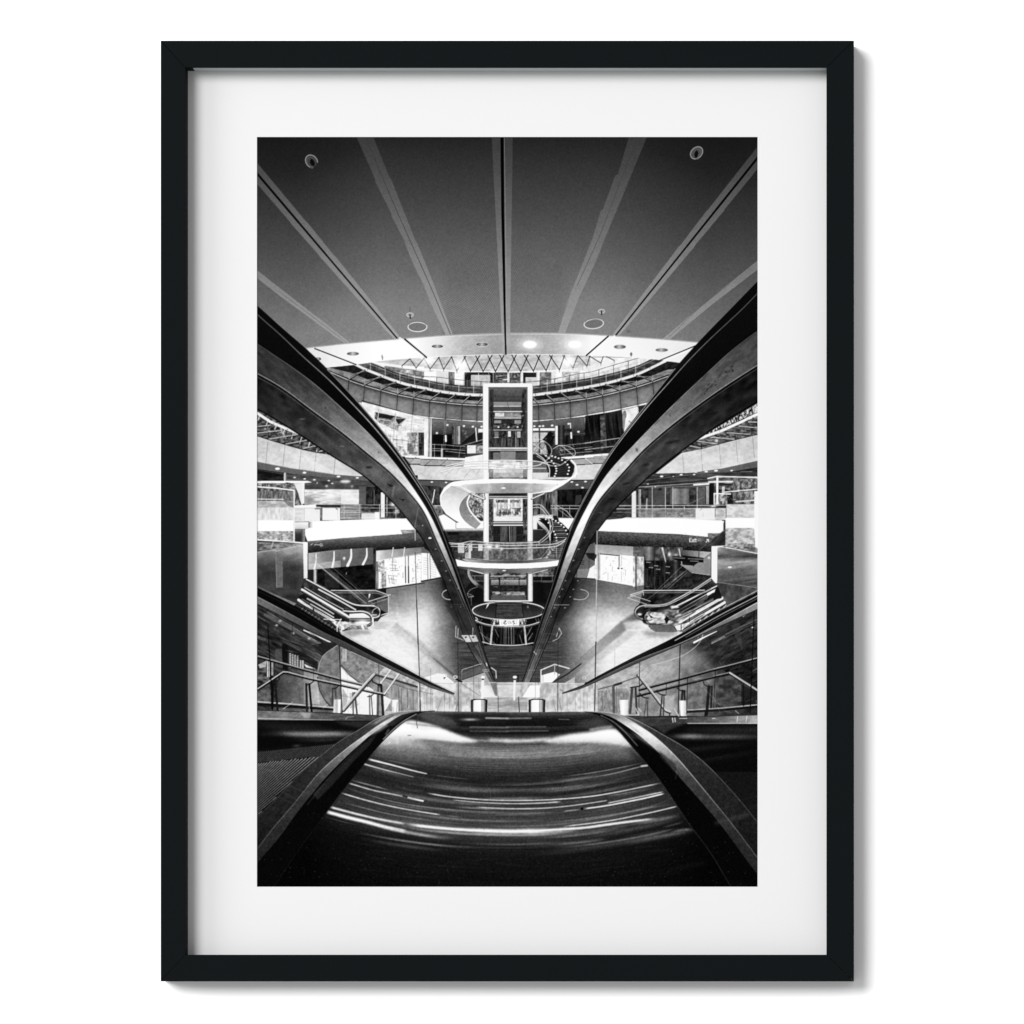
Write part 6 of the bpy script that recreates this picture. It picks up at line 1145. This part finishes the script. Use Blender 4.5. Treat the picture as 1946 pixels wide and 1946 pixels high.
    a0 = cat((F1, [(-80, 985), (22, 890), (140, 780), (260, 650), (400, 510), (500, 430), (640, 320), (800, 225), (900, 160), (1000, 115), (1100, 90), (1200, 83), (1370, 84)]))
    a1 = cat((F1, [(-80, 1240), (22, 1130), (130, 990), (300, 790), (400, 665), (500, 545), (700, 372), (850, 262), (950, 190), (1050, 130), (1150, 96), (1260, 86)]))
    a2 = cat((F1, [(-80, 1360), (22, 1240), (200, 1030), (330, 850), (500, 640), (600, 530), (700, 430), (800, 340), (880, 270), (1000, 190), (1100, 125), (1200, 96), (1270, 86)]))
    a3 = cat((F1, [(70, 1530), (150, 1420), (330, 1150), (500, 920), (650, 715), (800, 530), (900, 400), (1000, 290), (1080, 215), (1160, 150), (1240, 105), (1300, 88), (1370, 84)]))
    b0 = cat((F2, [(560, 86), (700, 90), (900, 120), (1060, 190), (1200, 270), (1340, 350), (1500, 470), (1650, 620), (1800, 790), (1912, 930), (1990, 1030)]))
    b1 = cat((F2, [(600, 87), (760, 96), (870, 120), (1000, 190), (1130, 280), (1280, 420), (1420, 580), (1560, 750), (1700, 920), (1912, 1200), (1990, 1310)]))
    b2 = cat((F2, [(580, 86), (700, 98), (800, 130), (900, 190), (980, 245), (1060, 310), (1180, 420), (1300, 565), (1480, 770), (1640, 960), (1780, 1150), (1912, 1330), (1990, 1430)]))
    b3 = cat((F2, [(565, 86), (640, 98), (720, 125), (800, 180), (870, 250), (950, 345), (1050, 460), (1140, 570), (1260, 740), (1400, 950), (1550, 1150), (1700, 1400), (1760, 1500)]))
    a0, a1, a2, a3, b0, b1, b2, b3 = [smc(q_, 5) for q_ in (a0, a1, a2, a3, b0, b1, b2, b3)]
    sk = lambda X, Y: np.interp(Y, [1352, 1365, 1385, 1430, 1480, 1540, 1600, 1690], [150, 95, 52, 48, 38, 31, 25, 20]).astype(np.float32) + 12 * (noise(5, 5, 0, 511)(X, Y) - .5)
    st = lambda X, Y: np.interp(Y, [1352, 1362, 1378, 1400, 1425, 1450, 1480, 1520, 1560, 1640, 1690], [120, 205, 250, 205, 136, 100, 66, 50, 42, 34, 28]).astype(np.float32) + 12 * (noise(5, 5, 0, 512)(X, Y) - .5)
    st2 = lambda X, Y: np.interp(Y, [1352, 1362, 1380, 1400, 1425, 1450, 1480, 1520, 1560, 1640, 1690], [90, 140, 246, 238, 172, 98, 60, 50, 44, 38, 30]).astype(np.float32) + 12 * (noise(5, 5, 0, 513)(X, Y) - .5)
    band(a0, a1, sk); band(a1, a2, st); band(a2, a3, 7)
    band(b0, b1, lambda X, Y: sk(X, Y) * .95); band(b1, b2, st2); band(b2, b3, 6)
    L(cr(a1), 1.6, yv((1352, 120), (1380, 250), (1430, 205), (1500, 110), (1690, 60)), .8, raw=True, soft=.4); L(cr(b1), 1.6, yv((1352, 160), (1390, 255), (1450, 210), (1540, 120), (1690, 70)), .85, raw=True, soft=.4)
    L(cr(a0), 1.2, yv((1352, 230), (1400, 130), (1500, 90), (1600, 60)), .6, raw=True); L(cr(b0), 1.2, yv((1352, 210), (1400, 170), (1500, 110), (1600, 90)), .7, raw=True)
    L(cr(a3)[6:], 1.4, 18, .9, raw=True); L(cr(b3)[6:], 1.4, 18, .9, raw=True); L(off(cr(b3)[30:], -1.2, 0), .8, 90, .5, raw=True)
    # inner faces of the rubber rails
    T(*F1)
    P([(440, 720), (620, 540), (790, 370), (880, 290), (930, 260), (880, 340), (760, 460), (600, 640), (480, 760)], 40, .8, soft=1); P([(845, 262), (920, 215), (1010, 170), (1120, 110), (1040, 180), (950, 240), (890, 268)], 175, .75, soft=2); P([(1000, 190), (1120, 112), (1240, 88), (1150, 130), (1050, 200)], 34, .9, soft=.8)
    L([(400, 800), (560, 600), (700, 450), (850, 300)], 4, 80, .5, sm=True); L([(980, 300), (1040, 240), (1130, 165), (1230, 108)], 8, 170, .7, sm=True); L([(960, 310), (1040, 222), (1130, 150), (1240, 96)], 5, 10, .9, sm=True); L([(1000, 262), (1020, 228)], 12, 140, .6, soft=1)
    P([(890, 190), (960, 140), (1020, 115), (1000, 135), (930, 180)], 200, .6, soft=1.5)
    for a, b in (((200, 700), (330, 760)), ((180, 740), (320, 800)), ((250, 650), (420, 720))): L([a, b], 8, 90, .25, soft=1)
    T(*F2)
    P([(940, 240), (1060, 290), (1130, 330), (1180, 400), (1100, 350), (1010, 290)], 200, .6, soft=2.5); P([(1150, 380), (1280, 480), (1320, 560), (1280, 545), (1180, 440)], 46, .8, soft=1.5)
    P([(780, 150), (880, 210), (1000, 310), (960, 290), (860, 215)], 60, .8, soft=1); L([(720, 118), (820, 170), (900, 240), (1000, 350)], 7, 150, .6, sm=True); L([(700, 115), (800, 165), (880, 240), (980, 355)], 5, 8, .9, sm=True)
    P([(900, 170), (960, 200), (1040, 265), (990, 240)], 150, .6, soft=1.5)
    L([(1600, 940), (1720, 905), (1840, 870)], 22, 90, .45, soft=3); L([(1560, 850), (1740, 800)], 8, 90, .35, soft=1.5); L([(1310, 440), (1300, 540), (1290, 600)], 5, 130, .35, soft=.6); E(1782, 948, 8, 16, 14, .7)
    L([(1450, 470), (1700, 420)], 5, 40, .5, soft=1); L([(1850, 830), (1932, 800)], 20, 40, .5, soft=3); L([(1800, 760), (1932, 720)], 6, 34, .5, soft=1)
    T(*F1)
    L([(1260, 0), (1260, 88)], 7, 12)
    # dust and grain on the steel
    r = np.random.RandomState(11)
    T(*F1)
    for i in range(40):
        x = 700 + r.rand() * 2300; y = 1060 + r.rand() * 300; L([(x, y), (x + 200 + 200 * r.rand(), y + 14 - (x > 1900) * 40)], 3 + 8 * r.rand(), 42, .35, soft=1.2, fade=.4)
    T(0, 0, 1)
    for i in range(420):
        x = 500 + r.rand() * 930; y = 1480 + r.rand() * 200
        L([(x, y), (x + .4, y)], 1.1, 60 + 60 * r.rand(), .5)
def finish():
    global K
    r = np.random.RandomState(5)
    g = gb(r.randn(PH, PW).astype(np.float32), .7) * 1.5
    # film grain follows the mid tones, then a gentle crispening as in the printed picture
    n1, n2 = noise(26, 20, 20, 801), noise(5, 4, 0, 802)
    md = np.interp(K, [0, 25, 60, 210, 245], [0, .5, 1, 1, 0]).astype(np.float32) * np.interp(YY, [620, 700], [.25, 1]).astype(np.float32)
    K[:] = K * (1 + md * (.11 * (n1(XX, YY) - .5) + .12 * (n2(XX, YY) - .5)))
    # light spilling round the brightest parts
    mid = np.interp(YY, [640, 700, 1340, 1400], [0, 1, 1, .5]).astype(np.float32)
    hl = np.clip(K - 205, 0, 50) * 1.6
    K[:] = K + mid * (1 - K / 255) * (.55 * gb(hl, 5) + .5 * gb(hl, 16))
    K[:] = gb(K, .5)
    b = gb(K, 1.1)
    K[:] = K + .35 * (K - b)
    g = g * np.interp(YY, [600, 700, 1340, 1400], [.55, .8, .8, 1.1]).astype(np.float32)
    K[:] = np.clip(K + g * np.interp(K, [0, 30, 110, 200, 255], [1.6, 5, 9, 5, 0]).astype(np.float32), 0, 255)
S0 = cat((D1, [(-60, 1260), (30, 1300), (480, 1520), (800, 1715), (1020, 1850), (1170, 1932)]), (E1, [(1300, 560), (1500, 665), (1700, 770), (1932, 900)]), (E2, [(100, 948), (355, 1062)]))
S1 = cat((D1, [(-60, 1360), (30, 1405), (400, 1600), (800, 1820)]), (E1, [(1000, 470), (1400, 680), (1700, 830), (1932, 935)]), (E2, [(80, 970), (350, 1072)]))
S2 = cat((D1, [(-60, 1440), (30, 1485)]), (E1, [(500, 285), (940, 508), (1400, 722), (1932, 965)]), (E2, [(60, 990), (345, 1080)]))
Q0 = cat((D3, [(1990, 1300), (1905, 1350), (1500, 1560), (1040, 1820), (850, 1920)]), (E3, [(500, 650), (0, 915)]), (E2, [(1780, 995), (1590, 1060)]))
Q1 = cat((D3, [(1990, 1430), (1905, 1470), (1500, 1690), (1100, 1900)]), (E3, [(500, 700), (0, 945)]), (E2, [(1790, 1003), (1592, 1064)]))
Q2 = cat((D3, [(1990, 1500), (1905, 1545)]), (E3, [(1400, 335), (1000, 520), (500, 735), (0, 965)]), (E2, [(1800, 1010), (1594, 1068)]))
def side_flights():
    T(0, 0, 1)
    band(S0, S1, 8); band(S1, S2, lambda X, Y: np.interp(X, [490, 600, 700, 800, 860], [112, 70, 56, 84, 90]).astype(np.float32) + 0 * Y)
    L(cr(S1), 1.4, yv((1130, 190), (1200, 90), (1290, 70)), .8, raw=True); L(cr(S2), 1.2, 14, .8, raw=True); L(off(cr(S0), 0, -2.5), 1, 130, .6, raw=True)
    L(off([q for q in cr(S0) if q[0] < 650], 0, 6), 1.6, 26, .8, raw=True)
    band(Q0, Q1, lambda X, Y: np.interp(X, [1130, 1280, 1440], [16, 10, 12]).astype(np.float32) + 0 * Y); band(Q1, Q2, lambda X, Y: np.interp(X, [1120, 1200, 1280, 1360, 1440], [80, 66, 70, 120, 140]).astype(np.float32) + 0 * Y)
    L(cr(Q1), 1.4, yv((1140, 240), (1200, 160), (1290, 80)), .9, raw=True); L(cr(Q2), 1.2, 14, .8, raw=True)
    L(off([q for q in cr(Q0) if q[0] > 1280], 0, 7), 1.6, 215, .8, raw=True); L(off([q for q in cr(Q0) if q[0] > 1300], 0, 12), 1.2, 150, .6, raw=True); L(off([q for q in cr(Q0) if q[0] > 1290], 0, -3), 1.4, 205, .8, raw=True)
def paint():
    ceiling(); gallery(); level_two(); soffit(); floor(); carpets(); mid_left(); mid_right(); esc_left(); esc_right()
    around_tower(); stairs(); tower(); platforms(); drum()
    low_zone(); low_right(); near_rails(); low_mid(); side_flights(); bottom(); finish()
WALL, MATB, PRINTW = .95, 0.602, .662
HFRONT, HMAT = 58.0, 20.0
AMB = .55
# area lamps: name, direction (x right, y up, z out of the wall), distance m, size m, W
LAMPS = [('key_softbox', -30, 22, 55, 15, 7.2, 2150), ('added_side_light', -47, 12, 25, 15, 6.5, 1050)]  # the side one is added to widen the soft shade at the mat's left

# ================================================================= the place
import bpy, bmesh
from mathutils import Vector
S = 0.0004                 # one unit of the layout below = 0.4 mm
CXP, CYP = 1570.0, 1814.0  # the lens axis meets the wall here
DIST = 9835.0
def W(px, py, h):
    """layout position seen at (px, py), on a plane standing h units off the wall"""
    f = (DIST - h) / DIST
    return Vector(((CXP + (px - CXP) * f - 973) * S, -h * S, (973 - (CYP + (py - CYP) * f)) * S))
scene = bpy.context.scene
col = scene.collection
def link(o, parent=None):
    col.objects.link(o); o.parent = parent; return o
def mat(name, rgb, rough, spec=.3, bump=0, bscale=900, var=0):
    m = bpy.data.materials.new(name); m.use_nodes = True
    nt = m.node_tree; b = nt.nodes['Principled BSDF']
    b.inputs['Roughness'].default_value = rough; b.inputs['Specular IOR Level'].default_value = spec
    tc = nt.nodes.new('ShaderNodeTexCoord'); n = nt.nodes.new('ShaderNodeTexNoise')
    n.inputs['Scale'].default_value = bscale; n.inputs['Detail'].default_value = 3
    nt.links.new(tc.outputs['Object'], n.inputs['Vector'])
    r = nt.nodes.new('ShaderNodeMapRange'); r.inputs['To Min'].default_value = 1 - var; r.inputs['To Max'].default_value = 1 + var
    nt.links.new(n.outputs['Fac'], r.inputs['Value'])
    mx = nt.nodes.new('ShaderNodeVectorMath'); mx.operation = 'SCALE'; mx.inputs[0].default_value = rgb
    nt.links.new(r.outputs['Result'], mx.inputs['Scale']); nt.links.new(mx.outputs['Vector'], b.inputs['Base Color'])
    if bump:
        bp = nt.nodes.new('ShaderNodeBump'); bp.inputs['Strength'].default_value = bump; bp.inputs['Distance'].default_value = .0004
        nt.links.new(n.outputs['Fac'], bp.inputs['Height']); nt.links.new(bp.outputs['Normal'], b.inputs['Normal'])
    return m
M_wall = mat('white_wall_paint', (WALL, WALL, WALL), .9, .1, 0, 60, .004)
M_frame = mat('black_frame_lacquer', (.0034, .0046, .0052), .6, .03, .2, 1400, .15)
M_mat = mat('white_mat_board', (MATB, MATB, MATB), .95, .05, 0, 500, .003)
M_bevel = mat('mat_core', (MATB, MATB, MATB), .95, .05, 0, 500, .003)
M_sheen = mat('painted_rail_sheen', (.42, .46, .47), .5, .3, 0, 300, .03)  # grey of the sheen painted under the top rail
M_back = mat('backing_card', (.25, .22, .18), .9, .1, 0, 200, .1)

def mesh_obj(name, verts, faces, m, parent=None):
    me = bpy.data.meshes.new(name); me.from_pydata([tuple(v) for v in verts], [], faces); me.materials.append(m); me.update()
    bm = bmesh.new(); bm.from_mesh(me); bmesh.ops.recalc_face_normals(bm, faces=bm.faces); bm.to_mesh(me); bm.free()
    return link(bpy.data.objects.new(name, me), parent)

w = mesh_obj('wall', [(-4, 0, -3), (4, 0, -3), (4, 0, 3), (-4, 0, 3)], [(0, 1, 2, 3)], M_wall)
w['kind'] = 'structure'

FH, BH = HFRONT, 4.0       # front and back of the frame above the wall
MH = HMAT                  # mat board face
TH = 1.2                   # mat board thickness
root = bpy.data.objects.new('framed_print', None); link(root)
root['label'] = 'black framed black and white photograph of escalators in a white mat'
root['category'] = 'framed picture'
OL, OR_, OT, OB = 305.4, 1622.8, 77.2, 1865.0
IL, IR, IT, IB = 352.4, 1570.6, 128.2, 1814.4
def plan(px, py, h): # same layout position for every depth, measured on the front plane
    v = W(px, py, FH); return Vector((v.x, -h * S, v.z))
corner = {'tl': ((OL, OT), (IL, IT)), 'tr': ((OR_, OT), (IR, IT)), 'br': ((OR_, OB), (IR, IB)), 'bl': ((OL, OB), (IL, IB))}
for a, b in (('tl', 'tr'), ('tr', 'br'), ('br', 'bl'), ('bl', 'tl')):
    (ao, ai), (bo, bi) = corner[a], corner[b]
    d = Vector((bo[0] - ao[0], bo[1] - ao[1])).normalized() * .12   # hairline joint at the mitre
    P4 = [(ao[0] + d.x, ao[1] + d.y), (bo[0] - d.x, bo[1] - d.y), (bi[0] - d.x, bi[1] - d.y), (ai[0] + d.x, ai[1] + d.y)]
    vs = [plan(x, y, FH) for x, y in P4] + [plan(x, y, BH) for x, y in P4]
    o = mesh_obj('frame_rail', vs, [(0, 1, 2, 3), (7, 6, 5, 4), (0, 4, 5, 1), (1, 5, 6, 2), (2, 6, 7, 3), (3, 7, 4, 0)], M_frame, root)
    bm = bmesh.new(); bm.from_mesh(o.data)
    ed = [e for e in bm.edges if all(abs(v.co.y + FH * S) < 1e-6 for v in e.verts)]
    bmesh.ops.bevel(bm, geom=ed, offset=1.0 * S, segments=2, profile=.6, affect='EDGES')
    bm.to_mesh(o.data); bm.free()
    for p in o.data.polygons: p.use_smooth = False
# mat board: one card with the window cut out and a sloping cut edge
mo = [(IL - 9, IT - 9), (IR + 9, IT - 9), (IR + 9, IB + 9), (IL - 9, IB + 9)]
wo = [(488.7, 260.7), (1439.7, 260.7), (1439.7, 1685), (488.7, 1685)]
wi = wo
v = [plan(x, y, MH) for x, y in mo] + [W(x, y, MH) for x, y in [(wo[0][0] - .5, wo[0][1] - .5), (wo[1][0] + .5, wo[1][1] - .5), (wo[2][0] + .5, wo[2][1] + .5), (wo[3][0] - .5, wo[3][1] + .5)]]
v += [W(x, y, MH - TH) for x, y in wi] + [plan(x, y, MH - TH) for x, y in mo]
f = [(i, (i + 1) % 4, 4 + (i + 1) % 4, 4 + i) for i in range(4)] + [(4 + i, 4 + (i + 1) % 4, 8 + (i + 1) % 4, 8 + i) for i in range(4)] + [(8 + i, 8 + (i + 1) % 4, 12 + (i + 1) % 4, 12 + i) for i in range(4)] + [(12 + i, 12 + (i + 1) % 4, (i + 1) % 4, i) for i in range(4)]
mesh_obj('mat_board', v, f, M_mat, root)
# added strip, its grey paints the mat's reflection on the top rail's underside
def boxobj(name, x0, y0, x1, y1, h0, h1, m):
    P4 = [(x0, y0), (x1, y0), (x1, y1), (x0, y1)]
    vs = [plan(x, y, h1) for x, y in P4] + [plan(x, y, h0) for x, y in P4]
    return mesh_obj(name, vs, [(0, 1, 2, 3), (7, 6, 5, 4), (0, 4, 5, 1), (1, 5, 6, 2), (2, 6, 7, 3), (3, 7, 4, 0)], m, root)
boxobj('rail_sheen_strip', IL + 14, IT - .5, IR - .3, IT + .8, MH + .2, FH - 4.5, M_sheen)
boxobj('backing_board', IL - 9, IT - 9, IR + 9, IB + 9, BH + .5, MH - TH - 1.5, M_back)

# the print: a sheet of paper whose ink is a colour attribute
paint()
lin_ = np.clip(K, 0, 255) / 255.0
lin_ = np.where(lin_ <= .04045, lin_ / 12.92, ((lin_ + .055) / 1.055) ** 2.4) * PRINTW
xs = X0 + .5 + np.arange(PW, dtype=np.float64); ys = Y0 + .5 + np.arange(PH, dtype=np.float64)
xs[0] -= 10; xs[-1] += 10; ys[0] -= 10; ys[-1] += 10
h = MH - TH - .4
fct = (DIST - h) / DIST
wx = (CXP + (xs - CXP) * fct - 973) * S; wz = (973 - (CYP + (ys - CYP) * fct)) * S
co = np.zeros((PH, PW, 3), np.float32); co[..., 0] = wx[None]; co[..., 1] = -h * S; co[..., 2] = wz[:, None]
me = bpy.data.meshes.new('print')
nf = (PW - 1) * (PH - 1)
me.vertices.add(PW * PH); me.vertices.foreach_set('co', co.ravel())
idx = np.arange(PW * PH, dtype=np.int32).reshape(PH, PW)
q = np.stack([idx[1:, :-1], idx[1:, 1:], idx[:-1, 1:], idx[:-1, :-1]], -1).reshape(-1)
me.loops.add(nf * 4); me.loops.foreach_set('vertex_index', q.astype(np.int32))
me.polygons.add(nf); me.polygons.foreach_set('loop_start', np.arange(0, nf * 4, 4, dtype=np.int32))
me.update(calc_edges=True)
at = me.color_attributes.new('ink', 'FLOAT_COLOR', 'POINT')
cc = np.ones((PH * PW, 4), np.float32); cc[:, :3] = lin_.reshape(-1, 1)
at.data.foreach_set('color', cc.ravel())
m = bpy.data.materials.new('printed_paper'); m.use_nodes = True
nt = m.node_tree; b = nt.nodes['Principled BSDF']; b.inputs['Roughness'].default_value = .9; b.inputs['Specular IOR Level'].default_value = 0.0
a = nt.nodes.new('ShaderNodeAttribute'); a.attribute_name = 'ink'; nt.links.new(a.outputs['Color'], b.inputs['Base Color'])
me.materials.append(m)
link(bpy.data.objects.new('print', me), root)

# ------------------------------------------------------------ light
wd = bpy.data.worlds.new('World'); scene.world = wd; wd.use_nodes = True
bg = wd.node_tree.nodes['Background']; bg.inputs[0].default_value = (1, 1, 1, 1); bg.inputs[1].default_value = AMB
def lamp(name, dx, dy, dz, dist, size, power):
    l = bpy.data.lights.new(name, 'AREA'); l.shape = 'DISK'; l.size = size; l.energy = power
    o = link(bpy.data.objects.new(name, l)); d = Vector((dx, -dz, dy)).normalized()
    o.location = d * dist; o.rotation_euler = (-d).to_track_quat('-Z', 'Y').to_euler()
    return o
for args in LAMPS: lamp(*args)
cam = bpy.data.cameras.new('camera'); co_ = link(bpy.data.objects.new('camera', cam)); scene.camera = co_
cam.sensor_width = 36; cam.lens = 36 * DIST / 1946; cam.shift_x = (973 - CXP) / 1946; cam.shift_y = (CYP - 973) / 1946
cam.clip_end = 100
co_.location = ((CXP - 973) * S, -DIST * S, (973 - CYP) * S); co_.rotation_euler = (math.radians(90), 0, 0)
scene.view_settings.view_transform = 'Standard'; scene.view_settings.look = 'None'; scene.view_settings.gamma = 1; scene.view_settings.exposure = 0
scene.view_settings.use_curve_mapping = False
scene.cycles.use_denoising = True
